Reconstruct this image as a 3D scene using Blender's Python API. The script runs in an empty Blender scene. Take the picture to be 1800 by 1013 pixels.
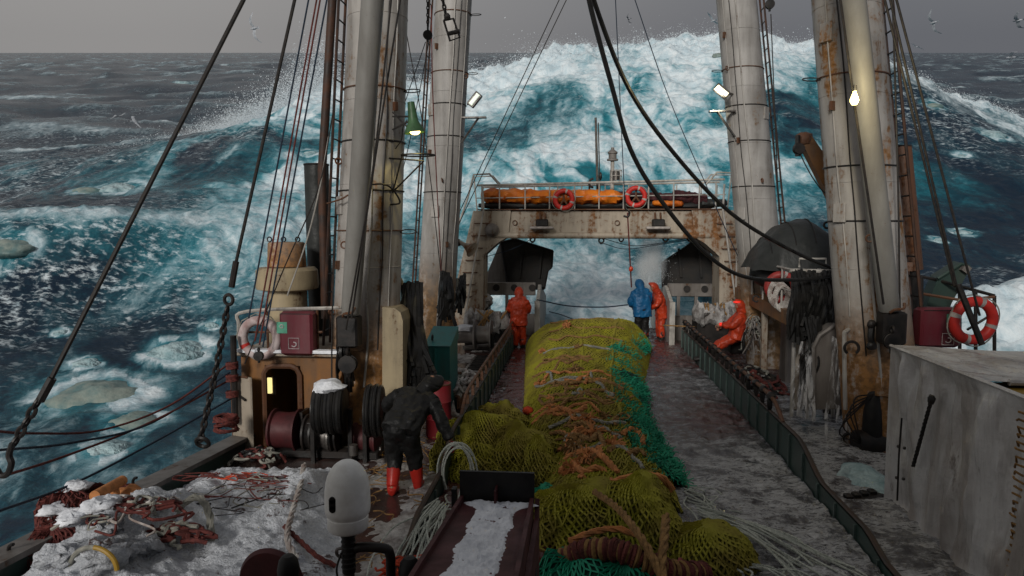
import bpy, math, random
import numpy as np
from math import pi, sin, cos, radians
random.seed(7)
RNG = np.random.default_rng(7)
SC = bpy.context.scene
COL = SC.collection
# ------------------------------------------------------------------ camera
EYE = 3.6
FPX = 1250.0
PITCH, YAW = radians(4.87), radians(5.03)
cd = bpy.data.cameras.new('camera')
cam = bpy.data.objects.new('camera', cd)
COL.objects.link(cam)
cam.location = (0, 0, EYE)
cam.rotation_euler = (pi / 2 - PITCH, 0, YAW)
cd.sensor_width = 36
cd.lens = 36 * FPX / 1800
cd.clip_start, cd.clip_end = 0.05, 20000
SC.camera = cam
SC.view_settings.view_transform = 'Standard'
SC.view_settings.look = 'None'
SC.view_settings.gamma = 1
SC.view_settings.use_curve_mapping = False
SC.view_settings.exposure = 0.0
SC.cycles.use_denoising = True
SC.cycles.max_bounces = 8
SC.cycles.volume_bounces = 8
SC.cycles.caustics_reflective = False
SC.cycles.caustics_refractive = False
# the ship is pitched: the scene is built in the frame of her deck and the sea lies tilted to it
cp, sp, cy, sy = cos(PITCH), sin(PITCH), cos(YAW), sin(YAW)
def _rot(v): return np.array([v[0]*cy - v[1]*sy, v[0]*sy + v[1]*cy, v[2]])
C_R, C_F, C_U = _rot([1, 0, 0]), _rot([0, cp, -sp]), _rot([0, sp, cp])
TILT = radians(18.35)
S_X = C_R
S_Z = C_U * cos(TILT) - C_F * sin(TILT)
S_Y = C_F * cos(TILT) + C_U * sin(TILT)
S_M = np.stack([S_X, S_Y, S_Z], 1)
def _ray(px, py): return C_F + C_R * (px - 900) / FPX + C_U * (506.5 - py) / FPX
def G(px, py, z=0.0):
    d = _ray(px, py); t = (z - EYE) / d[2]
    return np.array([0, 0, EYE]) + d * t
def P(px, py, y):
    d = _ray(px, py)
    return np.array([0, 0, EYE]) + d * (y / d[1])
# ------------------------------------------------------------------ sky and sun
SUN_EL, SUN_AZ = radians(33), radians(202)      # over the observer's shoulder, behind the bridge
sd = -(S_Y * cos(SUN_AZ) * cos(SUN_EL) + S_X * sin(SUN_AZ) * cos(SUN_EL) + S_Z * sin(SUN_EL))
world = bpy.data.worlds.new('World')
SC.world = world
world.use_nodes = True
nt = world.node_tree
nt.nodes.clear()
N = nt.nodes.new
L = nt.links.new
wo = N('ShaderNodeOutputWorld'); bg = N('ShaderNodeBackground')
bg.inputs['Strength'].default_value = 0.1
L(bg.outputs[0], wo.inputs[0])
tc = N('ShaderNodeTexCoord')
def wdot(v):
    n = N('ShaderNodeVectorMath'); n.operation = 'DOT_PRODUCT'
    L(tc.outputs['Generated'], n.inputs[0]); n.inputs[1].default_value = tuple(v)
    return n.outputs['Value']
def wmath(op, a, b=None, c=None):
    n = N('ShaderNodeMath'); n.operation = op
    for i, v in enumerate((a, b, c)):
        if v is None: continue
        if isinstance(v, (int, float)): n.inputs[i].default_value = v
        else: L(v, n.inputs[i])
    return n.outputs[0]
comb = N('ShaderNodeCombineXYZ')
dx, dy, dz = wdot(S_X), wdot(S_Y), wdot(S_Z)
L(dx, comb.inputs[0]); L(dy, comb.inputs[1]); L(wmath('MAXIMUM', dz, 0.02), comb.inputs[2])
sky = N('ShaderNodeTexSky'); sky.sky_type = 'NISHITA'; sky.sun_disc = False
sky.sun_elevation = SUN_EL; sky.sun_rotation = SUN_AZ
sky.dust_density = 4; sky.air_density = 1.5
L(comb.outputs[0], sky.inputs[0])
hs = N('ShaderNodeHueSaturation'); hs.inputs['Saturation'].default_value = 0.2; hs.inputs['Value'].default_value = 0.6
L(sky.outputs[0], hs.inputs['Color'])
cl = N('ShaderNodeTexNoise'); cl.inputs['Scale'].default_value = 1.3; cl.inputs['Detail'].default_value = 4
L(comb.outputs[0], cl.inputs['Vector'])
side = N('ShaderNodeMapRange'); side.interpolation_type = 'SMOOTHSTEP'
L(dx, side.inputs[0]); side.inputs[1].default_value = -0.5; side.inputs[2].default_value = 0.5
over = N('ShaderNodeMix'); over.data_type = 'RGBA'
L(side.outputs[0], over.inputs[0])
over.inputs[6].default_value = (3.15, 3.06, 3.02, 1); over.inputs[7].default_value = (1.40, 1.46, 1.64, 1)
lift = wmath('MULTIPLY_ADD', wmath('MAXIMUM', dz, 0.0), 0.15, wmath('MULTIPLY_ADD', cl.outputs[0], 0.35, 0.82))
sc_ = N('ShaderNodeVectorMath'); sc_.operation = 'SCALE'
L(over.outputs[2], sc_.inputs[0]); L(lift, sc_.inputs['Scale'])
mx = N('ShaderNodeMix'); mx.data_type = 'RGBA'; mx.inputs[0].default_value = 0.85
L(hs.outputs[0], mx.inputs[6]); L(sc_.outputs[0], mx.inputs[7])
L(mx.outputs[2], bg.inputs['Color'])
sl = bpy.data.lights.new('sun', 'SUN')
sl.energy = 2.1; sl.angle = radians(12); sl.color = (1.0, 0.96, 0.9)
so = bpy.data.objects.new('sun', sl); COL.objects.link(so)
from mathutils import Vector, Matrix
so.rotation_euler = Vector(sd).to_track_quat('-Z', 'Y').to_euler()
so.location = (0, -20, 30)

# ------------------------------------------------------------------ helpers
def V(*a): return np.array(a, float)
_perm = np.random.default_rng(3).permutation(512).astype(np.int64)
def _h2(ix, iy): return _perm[(_perm[(ix & 511)] + iy) & 511]
def pn(x, y):
    """gradient noise, about -1..1"""
    x = np.asarray(x, float); y = np.asarray(y, float)
    ix = np.floor(x).astype(np.int64); iy = np.floor(y).astype(np.int64)
    fx, fy = x - ix, y - iy
    u = fx*fx*fx*(fx*(fx*6-15)+10); v = fy*fy*fy*(fy*(fy*6-15)+10)
    def g(a, b, ex, ey):
        t = _h2(a, b) * (2*pi/512)
        return np.cos(t)*ex + np.sin(t)*ey
    a = g(ix, iy, fx, fy); b = g(ix+1, iy, fx-1, fy); c = g(ix, iy+1, fx, fy-1); d = g(ix+1, iy+1, fx-1, fy-1)
    return 1.5*((a*(1-u)+b*u)*(1-v) + (c*(1-u)+d*u)*v)
def fbm(x, y, o=4, g=0.5, l=2.03):
    s = 0; a = 1; t = 0
    for k in range(o):
        s = s + a*pn(x + 17.3*k, y - 9.1*k); t += a; a *= g; x = x*l; y = y*l
    return s/t
def ridge(x, y, o=4):
    s = 0; a = 1; t = 0
    for k in range(o):
        s = s + a*(1 - 2*np.abs(pn(x + 31.7*k, y + 5.3*k))); t += a; a *= 0.5; x = x*2.1; y = y*2.1
    return s/t
def sstep(a, b, x):
    t = np.clip((x-a)/(b-a), 0, 1); return t*t*(3-2*t)
def tagp(o, label=None, cat=None, group=None, kind=None):
    if label: o['label'] = label
    if cat: o['category'] = cat
    if group: o['group'] = group
    if kind: o['kind'] = kind
    return o
def origin_of(o):
    p = V(0, 0, 0)
    while o is not None:
        p = p + np.array(o.location); o = o.parent
    return p
def thing(name, label, cat, loc=(0, 0, 0), group=None):
    o = bpy.data.objects.new(name, None); COL.objects.link(o)
    o.location = tuple(loc); o.empty_display_size = 0.2
    return tagp(o, label, cat, group)
def mesh_obj(name, verts, faces, mat, parent=None, smooth=True, origin=None, sharp=True):
    verts = np.asarray(verts, float).reshape(-1, 3)
    off = origin_of(parent) if parent is not None else (V(*origin) if origin is not None else (V(0, 0, 0)))
    if parent is None and origin is None:
        lo, hi = verts.min(0), verts.max(0); off = V((lo[0]+hi[0])/2, (lo[1]+hi[1])/2, lo[2])
    me = bpy.data.meshes.new(name)
    me.from_pydata((verts - off).tolist(), [], faces if isinstance(faces, list) else faces.tolist())
    if smooth: me.polygons.foreach_set('use_smooth', [True]*len(me.polygons))
    me.update()
    if mat is not None: me.materials.append(mat)
    o = bpy.data.objects.new(name, me); COL.objects.link(o)
    if parent is not None: o.parent = parent
    else: o.location = tuple(off)
    if smooth and sharp:
        try: me.set_sharp_from_angle(angle=radians(38))
        except Exception: pass
    return o
def copy_tree(o, parent=None):
    c = o.copy(); COL.objects.link(c)
    if parent is not None: c.parent = parent
    for ch in list(o.children): copy_tree(ch, c)
    return c
def spline(pts, n=8):
    """Catmull-Rom through pts"""
    p = np.array(pts, float)
    if len(p) < 3: return p
    p = np.vstack([2*p[0]-p[1], p, 2*p[-1]-p[-2]])
    out = []
    for i in range(1, len(p)-2):
        for k in range(n):
            t = k/n
            out.append(0.5*((2*p[i]) + (p[i+1]-p[i-1])*t + (2*p[i-1]-5*p[i]+4*p[i+1]-p[i+2])*t*t + (-p[i-1]+3*p[i]-3*p[i+1]+p[i+2])*t**3))
    out.append(p[-2])
    return np.array(out)
def sag(a, b, s, n=16):
    a, b = np.array(a, float), np.array(b, float); t = np.linspace(0, 1, n)[:, None]
    q = a*(1-t) + b*t; q[:, 2] -= (4*s*t*(1-t))[:, 0]
    return q
def frames(p):
    d = np.gradient(p, axis=0); d /= np.linalg.norm(d, axis=1)[:, None] + 1e-9
    u = np.zeros_like(p)
    r = V(0, 0, 1) if abs(d[0][2]) < 0.9 else V(1, 0, 0)
    x = np.cross(d[0], r); x /= np.linalg.norm(x)
    for i in range(len(p)):
        x = x - d[i]*(x@d[i]); x /= np.linalg.norm(x) + 1e-9; u[i] = x
    return d, u, np.cross(d, u)
class MB:
    def __init__(s): s.v = []; s.f = []; s.n = 0
    def add(s, v, f):
        v = np.asarray(v, float).reshape(-1, 3); s.v.append(v)
        s.f.extend([[i + s.n for i in q] for q in f]); s.n += len(v)
        return s
    def box(s, c, d, rz=0, rx=0, ry=0, taper=1.0):
        m = np.array(Matrix.Rotation(rz, 3, 'Z') @ Matrix.Rotation(ry, 3, 'Y') @ Matrix.Rotation(rx, 3, 'X'))
        q = np.array([[x, y, z] for z in (-.5, .5) for y in (-.5, .5) for x in (-.5, .5)], float)
        q[4:, :2] *= taper
        q = q*np.array(d, float)
        return s.add(q@m.T + np.array(c, float), [[0,2,3,1],[4,5,7,6],[0,1,5,4],[2,6,7,3],[0,4,6,2],[1,3,7,5]])
    def bbox(s, c, d, b=0.02, rz=0, rx=0, ry=0):
        """box with chamfered vertical and horizontal edges"""
        m = np.array(Matrix.Rotation(rz, 3, 'Z') @ Matrix.Rotation(ry, 3, 'Y') @ Matrix.Rotation(rx, 3, 'X'))
        h = np.array(d, float)/2
        def ring(ix, z):
            x, y = h[0]-ix, h[1]-ix
            return [[-x+b,-y,z],[x-b,-y,z],[x,-y+b,z],[x,y-b,z],[x-b,y,z],[-x+b,y,z],[-x,y-b,z],[-x,-y+b,z]]
        q = np.array(ring(b, -h[2]) + ring(0, -h[2]+b) + ring(0, h[2]-b) + ring(b, h[2]))
        f = [[7,6,5,4,3,2,1,0], [24,25,26,27,28,29,30,31]]
        for k in range(3):
            for i in range(8): f.append([k*8+i, k*8+(i+1)%8, k*8+8+(i+1)%8, k*8+8+i])
        return s.add(q@m.T + np.array(c, float), f)
    def tube(s, p, r, n=6, caps=True, closed=False, flat=1.0):
        p = np.array(p, float)
        if closed: p = np.vstack([p, p[:1]])
        d, u, w = frames(p)
        if closed: pass
        r = np.broadcast_to(np.asarray(r, float), (len(p),))
        a = np.arange(n)*2*pi/n
        v = p[:, None] + (u[:, None]*np.cos(a)[None, :, None] + w[:, None]*flat*np.sin(a)[None, :, None])*r[:, None, None]
        f = [[i*n+j, i*n+(j+1) % n, (i+1)*n+(j+1) % n, (i+1)*n+j] for i in range(len(p)-1) for j in range(n)]
        if caps and not closed: f += [list(range(n))[::-1], [(len(p)-1)*n+j for j in range(n)]]
        return s.add(v.reshape(-1, 3), f)
    def rope(s, p, r, n=5, turns=4.0, seg=None):
        """three laid strands; turns per metre"""
        p = np.array(p, float)
        Ls = np.r_[0, np.cumsum(np.linalg.norm(np.diff(p, axis=0), axis=1))]
        m = max(4, int(Ls[-1]*turns*6)) if seg is None else seg
        t = np.linspace(0, Ls[-1], m)
        q = np.stack([np.interp(t, Ls, p[:, k]) for k in range(3)], 1)
        d, u, w = frames(q)
        for k in range(3):
            a = t*turns*2*pi + k*2*pi/3
            s.tube(q + (u*np.cos(a)[:, None] + w*np.sin(a)[:, None])*r*0.52, r*0.56, n)
        return s
    def cyl(s, a, b, r0, r1=None, n=16, caps=True):
        return s.tube([a, b], [r0, r0 if r1 is None else r1], n, caps)
    def lathe(s, prof, c=(0, 0, 0), axis=(0, 0, 1), n=24):
        ax = np.array(axis, float); ax /= np.linalg.norm(ax)
        r = V(1, 0, 0) if abs(ax[0]) < 0.9 else V(0, 1, 0)
        x = np.cross(ax, r); x /= np.linalg.norm(x); y = np.cross(ax, x)
        a = np.arange(n)*2*pi/n
        v = np.array([[np.array(c, float) + (x*cos(t)+y*sin(t))*pr + ax*ph for t in a] for pr, ph in prof])
        f = [[i*n+j, i*n+(j+1) % n, (i+1)*n+(j+1) % n, (i+1)*n+j] for i in range(len(prof)-1) for j in range(n)]
        if prof[0][0] > 1e-4: f.append(list(range(n))[::-1])
        if prof[-1][0] > 1e-4: f.append([(len(prof)-1)*n+j for j in range(n)])
        return s.add(v.reshape(-1, 3), f)
    def torus(s, c, R, r, axis=(0, 0, 1), n=28, m=8, a0=0, a1=2*pi):
        ax = np.array(axis, float); ax /= np.linalg.norm(ax)
        q = V(1, 0, 0) if abs(ax[0]) < 0.9 else V(0, 1, 0)
        x = np.cross(ax, q); x /= np.linalg.norm(x); y = np.cross(ax, x)
        full = abs(a1-a0-2*pi) < 1e-6
        t = np.linspace(a0, a1, n, endpoint=not full); b = np.arange(m)*2*pi/m
        v = np.array([[np.array(c, float) + (x*cos(i)+y*sin(i))*(R+r*cos(j)) + ax*r*sin(j) for j in b] for i in t])
        k = n if full else n-1
        f = [[i*m+j, ((i+1) % n)*m+j, ((i+1) % n)*m+(j+1) % m, i*m+(j+1) % m] for i in range(k) for j in range(m)]
        if not full: f += [list(range(m)), [(n-1)*m+j for j in range(m)][::-1]]
        return s.add(v.reshape(-1, 3), f)
    def blob(s, c, r, nu=14, nv=9, amp=0.12, fr=1.7, seed=0, rz=0):
        u = np.arange(nu)*2*pi/nu; w = np.linspace(0, pi, nv)
        X = np.sin(w)[:, None]*np.cos(u); Y = np.sin(w)[:, None]*np.sin(u); Z = np.cos(w)[:, None]+0*u
        k = 1 + amp*pn(X*fr+seed*3.1+Z*.7, Y*fr-seed*1.7+Z*fr) + amp*.5*pn(X*fr*3+seed+Z*2, Y*fr*3+Z*fr*3)
        q = np.stack([X*k*r[0], Y*k*r[1], Z*k*r[2]], -1).reshape(-1, 3)
        ca, sa = cos(rz), sin(rz)
        q = np.stack([q[:, 0]*ca-q[:, 1]*sa, q[:, 0]*sa+q[:, 1]*ca, q[:, 2]], 1) + np.array(c, float)
        f = [[i*nu+j, (i+1)*nu+j, (i+1)*nu+(j+1) % nu, i*nu+(j+1) % nu] for i in range(nv-1) for j in range(nu)]
        return s.add(q, f)
    def grid(s, A, flip=False):
        n, m = A.shape[:2]
        f = [[i*m+j, i*m+j+1, (i+1)*m+j+1, (i+1)*m+j] for i in range(n-1) for j in range(m-1)]
        if flip: f = [q[::-1] for q in f]
        return s.add(A.reshape(-1, 3), f)
    def prism(s, poly, ext):
        p = np.array(poly, float); e = np.array(ext, float); n = len(p)
        f = [list(range(n))[::-1], [n+i for i in range(n)]] + [[i, (i+1) % n, n+(i+1) % n, n+i] for i in range(n)]
        return s.add(np.vstack([p, p+e]), f)
    def build(s, name, mat, parent=None, smooth=True, origin=None, sharp=True):
        return mesh_obj(name, np.vstack(s.v), s.f, mat, parent, smooth, origin, sharp)
def single(name, mb, mat, label, cat, group=None, smooth=True, kind=None):
    return tagp(mb.build(name, mat, None, smooth), label, cat, group, kind)
# ------------------------------------------------------------------ materials
class NT:
    def __init__(s, name):
        s.m = bpy.data.materials.new(name); s.m.use_nodes = True
        s.t = s.m.node_tree; s.t.nodes.clear()
        s.o = s.t.nodes.new('ShaderNodeOutputMaterial')
        s.b = s.t.nodes.new('ShaderNodeBsdfPrincipled')
        s.t.links.new(s.b.outputs[0], s.o.inputs[0])
        s.c = s.t.nodes.new('ShaderNodeTexCoord')
    def node(s, typ, **k):
        n = s.t.nodes.new(typ)
        for a, b in k.items(): setattr(n, a, b)
        return n
    def link(s, a, b): s.t.links.new(a, b)
    def put(s, sock, v):
        if isinstance(v, (int, float)): sock.default_value = v
        elif isinstance(v, tuple): sock.default_value = v if len(v) != 3 or sock.type == 'VECTOR' else (*v, 1)
        else: s.link(v, sock)
    def math(s, op, a, b=0.0, c=0.0, clamp=False):
        n = s.node('ShaderNodeMath', operation=op, use_clamp=clamp)
        s.put(n.inputs[0], a); s.put(n.inputs[1], b); s.put(n.inputs[2], c)
        return n.outputs[0]
    def ramp(s, x, a, b, lo=0.0, hi=1.0):
        n = s.node('ShaderNodeMapRange', interpolation_type='SMOOTHSTEP')
        s.put(n.inputs[0], x); s.put(n.inputs[1], a); s.put(n.inputs[2], b); s.put(n.inputs[3], lo); s.put(n.inputs[4], hi)
        return n.outputs[0]
    def mix(s, f, a, b):
        n = s.node('ShaderNodeMix', data_type='RGBA')
        s.put(n.inputs[0], f); s.put(n.inputs[6], a); s.put(n.inputs[7], b)
        return n.outputs[2]
    def map(s, scale=(1, 1, 1), rot=(0, 0, 0), src=None):
        n = s.node('ShaderNodeMapping')
        s.link(src or s.c.outputs['Object'], n.inputs[0]); n.inputs['Scale'].default_value = scale; n.inputs['Rotation'].default_value = rot
        return n.outputs[0]
    def noise(s, vec, sc, det=4, rough=0.55, dist=0.0):
        n = s.node('ShaderNodeTexNoise')
        s.link(vec, n.inputs['Vector']); s.put(n.inputs['Scale'], sc); n.inputs['Detail'].default_value = det
        n.inputs['Roughness'].default_value = rough; n.inputs['Distortion'].default_value = dist
        return n.outputs[0]
    def voro(s, vec, sc, feature='F1'):
        n = s.node('ShaderNodeTexVoronoi', feature=feature)
        s.link(vec, n.inputs['Vector']); s.put(n.inputs['Scale'], sc)
        return n.outputs['Distance']
    def attr(s, name):
        n = s.node('ShaderNodeAttribute'); n.attribute_name = name
        return n.outputs['Fac']
    def bump(s, h, st=0.3, d=0.02):
        n = s.node('ShaderNodeBump'); n.inputs['Strength'].default_value = st; n.inputs['Distance'].default_value = d
        s.link(h, n.inputs['Height']); s.link(n.outputs[0], s.b.inputs['Normal'])
    def set(s, col=None, rough=None, metal=None, spec=None):
        for k, v in (('Base Color', col), ('Roughness', rough), ('Metallic', metal), ('Specular IOR Level', spec)):
            if v is not None: s.put(s.b.inputs[k], v)
        return s.m
def plain(name, col, col2=None, rough=0.6, sc=3.0, bump=0.15, metal=0.0, bsc=20.0, streak=1.0, bd=0.01):
    n = NT(name)
    v = n.map((1, 1, 1/streak))
    a = n.noise(v, sc, 6, 0.6)
    c2 = col2 or tuple(x*0.55 for x in col)
    n.set(n.mix(n.ramp(a, 0.35, 0.68), col, c2), n.ramp(a, 0.3, 0.7, rough-0.08, rough+0.1), metal, .3)
    n.bump(n.noise(v, bsc, 4), bump, bd)
    return n.m
def painted(name, col, rust=(0.16, 0.06, 0.018), amount=0.5, dirt=(0.06, 0.05, 0.04), rough=0.5, streak=7.0, sc=1.0, dirty=0.6, zrust=None):
    """paint with dirt, rust patches and rust runs that hang down from them"""
    n = NT(name)
    v = n.map(); vs = n.map((1, 1, 1/streak))
    big = n.noise(v, 0.9*sc, 5, 0.6); run = n.noise(vs, 3.4*sc, 6, 0.62, 0.3); fine = n.noise(v, 9*sc, 6, 0.65); speck = n.noise(v, 38*sc, 3, 0.6)
    g = n.math('ADD', n.math('MULTIPLY', run, 0.55), n.math('MULTIPLY', fine, 0.45))
    rm = n.ramp(n.math('ADD', g, n.math('MULTIPLY', big, 0.35)), 0.86-0.24*amount, 0.98-0.24*amount)
    if zrust is not None:
        sep = n.node('ShaderNodeSeparateXYZ'); n.link(n.c.outputs['Object'], sep.inputs[0])
        low = n.ramp(n.math('ADD', sep.outputs[2], n.math('MULTIPLY', run, 1.6)), zrust[0]+0.8, zrust[1]+0.8, 1.0, 0.0)
        rm = n.math('MAXIMUM', rm, n.math('MULTIPLY', low, n.ramp(g, 0.36, 0.5)))
    dm = n.ramp(n.math('ADD', n.math('MULTIPLY', run, 0.6), n.math('MULTIPLY', big, 0.5)), 0.42, 0.72, 0.0, dirty)
    c = n.mix(dm, col, dirt)
    c = n.mix(n.math('MULTIPLY', rm, 0.92), c, n.mix(n.ramp(fine, 0.4, 0.65), rust, tuple(x*0.45 for x in rust)))
    c = n.mix(n.ramp(speck, 0.66, 0.74, 0.0, 0.7), c, tuple(x*0.6 for x in rust))
    n.set(c, n.ramp(rm, 0, 1, rough, 0.85), None, .35)
    n.bump(n.math('ADD', fine, n.math('MULTIPLY', rm, 0.5)), 0.25, 0.008)
    return n.m
def glow(name, col, st):
    n = NT(name); n.set((*[min(1, c) for c in col],), 0.5)
    n.put(n.b.inputs['Emission Color'], tuple(col)); n.b.inputs['Emission Strength'].default_value = st
    return n.m
# ------------------------------------------------------------------ the sea (its own frame: x across, y away, z up, eye at 0)
BASE = -9.3
_cx = np.array([-60, -40, -30, -25.7, -20, -15, -9, -3.2, 0.5, 4.6, 8, 11, 14, 17, 20, 25, 29, 32, 37, 43, 50, 60, 80.])
_cz = np.array([-9, -9, -8.6, -7.8, -5.2, -2.6, -2.4, -2.0, -1.0, 0.1, 0.2, 0.45, 0.8, 1.15, .75, .55, -.5, -1.9, -4.3, -7.6, -8.6, -9, -9])
def sea_h(x, y):
    wx = x + 1.6*pn(y*.05+3, x*.04)
    H = np.interp(wx + 1.1*pn(x*.16, y*.05), _cx, _cz) - BASE
    yc = 61 - 0.0035*(x-12)**2 + 2.2*pn(x*.07+7, 0*x+3.3)
    t = (y - yc)
    front = np.where(t < 0, sstep(-36, 2.5, t)**1.25, 0)
    back = np.where(t >= 0, np.exp(-(t/15.0)**2), 0)
    prof = np.where(t < 0, front, back)
    big = H*prof
    z = BASE + big
    # swell beside the ship and out to the horizon
    sw = 1.0*pn(x*.035+1.5, y*.05+.7) + .5*pn(x*.09+4, y*.11)
    far = sstep(75, 160, y)
    sw2 = 2.0*ridge(x*.006+2, y*.018+1, 2)*sstep(75, 130, np.hypot(x, y)) + 1.0*ridge(x*.02+5, y*.045, 2)*sstep(50, 90, np.hypot(x, y))
    z = z + (sw + sw2*np.clip(1.2-prof, 0, 1))*(0.35+0.65*np.clip(1-prof, 0, 1))
    # steep little breaking wave abeam, and the wash along the other side of the hull
    yc2 = 29.5 + 1.6*pn(x*.12, 0*x+9) - .05*(x+18)
    t2 = y - yc2
    w2 = 2.5*np.exp(-((x+19)/9.5)**2)*np.where(t2 < 0, np.exp(-(t2/3.4)**2), np.exp(-(t2/6.5)**2))
    t3 = np.hypot((x-17.5)/7.5, (y-19.3-.12*(x-12))/2.6)
    w3 = 2.7*np.exp(-t3**2)
    z = z + w2 + w3
    flank = np.exp(-((x+27)/12)**2 - ((y-46)/7)**2)*1.8
    z = z + flank
    # ---- white water and aeration (0..1)
    centre = sstep(-25, -13, x)*(1-.62*sstep(15, 31, x + (61-y)*.33))
    face = sstep(.04, .25, prof)*np.where(t < 0, 1, np.exp(-(t/3.)**2))
    foam = face*centre*(.74 + .36*np.exp(-(t/5.)**2))
    foam = np.maximum(foam, 1.15*np.exp(-(t/(2.4+1.3*sstep(-30, 5, x)))**2)*sstep(-27, -20, x)*(1-.25*sstep(27, 36, x)-.45*sstep(42, 52, x)))
    dark = sstep(.05, .5, pn(x*.11+2.2, y*.09+.4) + .25*pn(x*.3, y*.3)) 
    foam = foam - .52*dark*face*sstep(-4, -9, t) - .3*face*sstep(14, 24, x)*sstep(-5, -14, t)
    streak = fbm(x*.5+2.2*fbm(x*.12, y*.08+5, 3), y*.11+z*.12, 4, .6)
    foam = foam + .62*streak*face*sstep(-2, -8, t) - .30*sstep(.1, .45, -streak)*face*sstep(-4, -10, t)
    stern = np.exp(-(((x-2.5)/7.5)**2 + ((y-27)/8.)**2))
    foam = np.maximum(foam, .80*stern)
    foam = np.maximum(foam, (.50+.45*streak)*face*sstep(24, 31, x)*sstep(-16, -3, t))
    top2 = np.exp(-((t2-.2)/1.0)**2)*np.exp(-((x+19)/9.)**2)
    foam = np.maximum(foam, .72*top2)
    lee = np.exp(-((x+10.5)/4.2)**2 - ((y-33)/8)**2)
    foam = np.maximum(foam, .58*lee)
    foam = np.maximum(foam, 1.1*np.exp(-(t3*.86)**4))
    foam = np.maximum(foam, .45*np.exp(-((x+17)/8.)**2 - ((y-15)/3.5)**2))
    rr = ridge(x*.02+5, y*.045, 2); caps = sstep(.66, .90, rr + .35*pn(x*.05, y*.1))*sstep(40, 80, np.hypot(x, y))*(1-face)
    foam = np.maximum(foam, .5*caps)
    lace = .38 + .55*pn(x*.07+8, y*.09) - .25*np.exp(-((x+13)/5)**2-((y-19)/4)**2) + .25*sstep(-8, -20, x)*(1-sstep(45, 90, y)) + .2*sstep(24, 32, x)*sstep(80, 40, y)
    lace = lace*(1-.55*sstep(60, 240, y))
    teal = np.clip(face*(.35+.65*centre) + .45*np.exp(-((x+19)/10)**2 - ((y-28.5)/3.0)**2) + .7*np.exp(-t3**2*.5) + .8*stern + .55*lee
                   + .25*np.exp(-((x+11)/7)**2 - ((y-14)/4)**2) - .5*dark*face - .35*face*sstep(22, 34, x), 0, 1)
    # chop: tumbling white water is rough, open water smoother
    fz = np.clip(foam, 0, 1)
    z = z + .22*ridge(x*.33+.3*z, y*.30, 4)*(.35+.65*(1-far)) * (1-.4*fz)
    z = z + fz*(.95*fbm(x*.20+9, y*.20+.3*z, 5, .55) + .3*ridge(x*.7, y*.6+z*.5, 3))
    z = z + np.exp(-(t/3.2)**2)*fz*.9*np.abs(fbm(x*.45, y*.45, 4, .6))
    return z, np.clip(foam, 0, 1), np.clip(lace, 0, 1), teal
def sea_hit(px, py):
    """where the sight line through a measured point meets the sea"""
    d = S_M.T@_ray(px, py)
    t = np.concatenate([np.linspace(9, 90, 1600), np.linspace(90, 500, 800)])/np.hypot(d[0], d[1])
    q = d[None]*t[:, None]; z = sea_h(q[:, 0], q[:, 1])[0]
    k = np.argmax(q[:, 2] < z)
    return q[k]
floes = [(210, 328, 34, 'grey white floe floating high beside a smaller brown one', 0), (155, 331, 22, 'small brownish floe beside the grey white one', 1), (12, 428, 30, 'brown floe tossed on the small breaking wave', 1), (545, 265, 14, 'little floe beside the vent pipe', 0),
         (308, 610, 42, 'long pale green slab of ice near the hanging chain', 0), (372, 568, 15, 'small white lump of ice beside the hanging chain', 0), (107, 579, 10, 'tiny white ice lump alone in dark water', 0), (165, 690, 66, 'large dirty floe awash beside the cargo wire', 1),
         (228, 738, 40, 'dirty floe behind the slack red ropes', 1), (182, 786, 34, 'smooth pale floe under the slack ropes', 0), (150, 634, 20, 'low floe awash beyond the large dirty one', 0), (1696, 405, 15, 'white floe in the dark water outside the exhaust pipe', 0), (1650, 418, 10, 'smaller white floe close to the exhaust pipe', 0),
         (1266, 92, 13, 'dark brown floe carried in the crest of the great wave', 1), (1640, 181, 14, 'floe on the dark flank of the wave outside the bright mast', 1), (1742, 230, 18, 'bluish floe awash on the dark flank of the wave', 0), (1690, 270, 8, 'small floe low on the dark flank of the wave', 0), (320, 142, 12, 'far white floe on the dark swell', 0)]
FLOE = []
for px, py, w, lab, br in floes:
    q = sea_hit(px, py+4); FLOE.append((q, w*np.linalg.norm(q)/FPX/np.cos(math.atan((px-900)/FPX))))
rr_ = np.concatenate([np.linspace(7, 20, 70, endpoint=False), np.linspace(20, 82, 460, endpoint=False), np.geomspace(82, 9000, 210)])
az_ = np.radians(np.linspace(-50, 50, 760))
RR, AA = np.meshgrid(rr_, az_, indexing='ij')
SXg, SYg = RR*np.sin(AA), RR*np.cos(AA)
SZg, s_foam, s_lace, s_teal = sea_h(SXg, SYg)
for q, s_ in FLOE:
    d_ = np.hypot(SXg-q[0], (SYg-q[1])*1.15)/s_
    s_foam = np.maximum(s_foam, .74*np.exp(-((d_-1.0)/.42)**2)*(.75+.25*np.sign(pn(SXg*.9/s_, SYg*.9/s_))))
    s_teal = np.maximum(s_teal, .8*np.exp(-(d_/1.5)**2))
n0, n1 = RR.shape
idx = np.arange(n0*n1).reshape(n0, n1)
sf = np.stack([idx[:-1, :-1], idx[:-1, 1:], idx[1:, 1:], idx[1:, :-1]], -1).reshape(-1, 4)
me = bpy.data.meshes.new('sea')
me.vertices.add(n0*n1); me.vertices.foreach_set('co', np.stack([SXg, SYg, SZg], -1).ravel())
me.loops.add(sf.size); me.loops.foreach_set('vertex_index', sf.ravel().astype(np.int32))
me.polygons.add(len(sf)); me.polygons.foreach_set('loop_start', np.arange(0, sf.size, 4, dtype=np.int32))
me.polygons.foreach_set('use_smooth', np.ones(len(sf), bool))
for nm, a in (('foam', s_foam), ('lace', s_lace), ('teal', s_teal)):
    at = me.attributes.new(nm, 'FLOAT', 'POINT'); at.data.foreach_set('value', a.ravel().astype(np.float32))
me.update(calc_edges=True)
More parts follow.
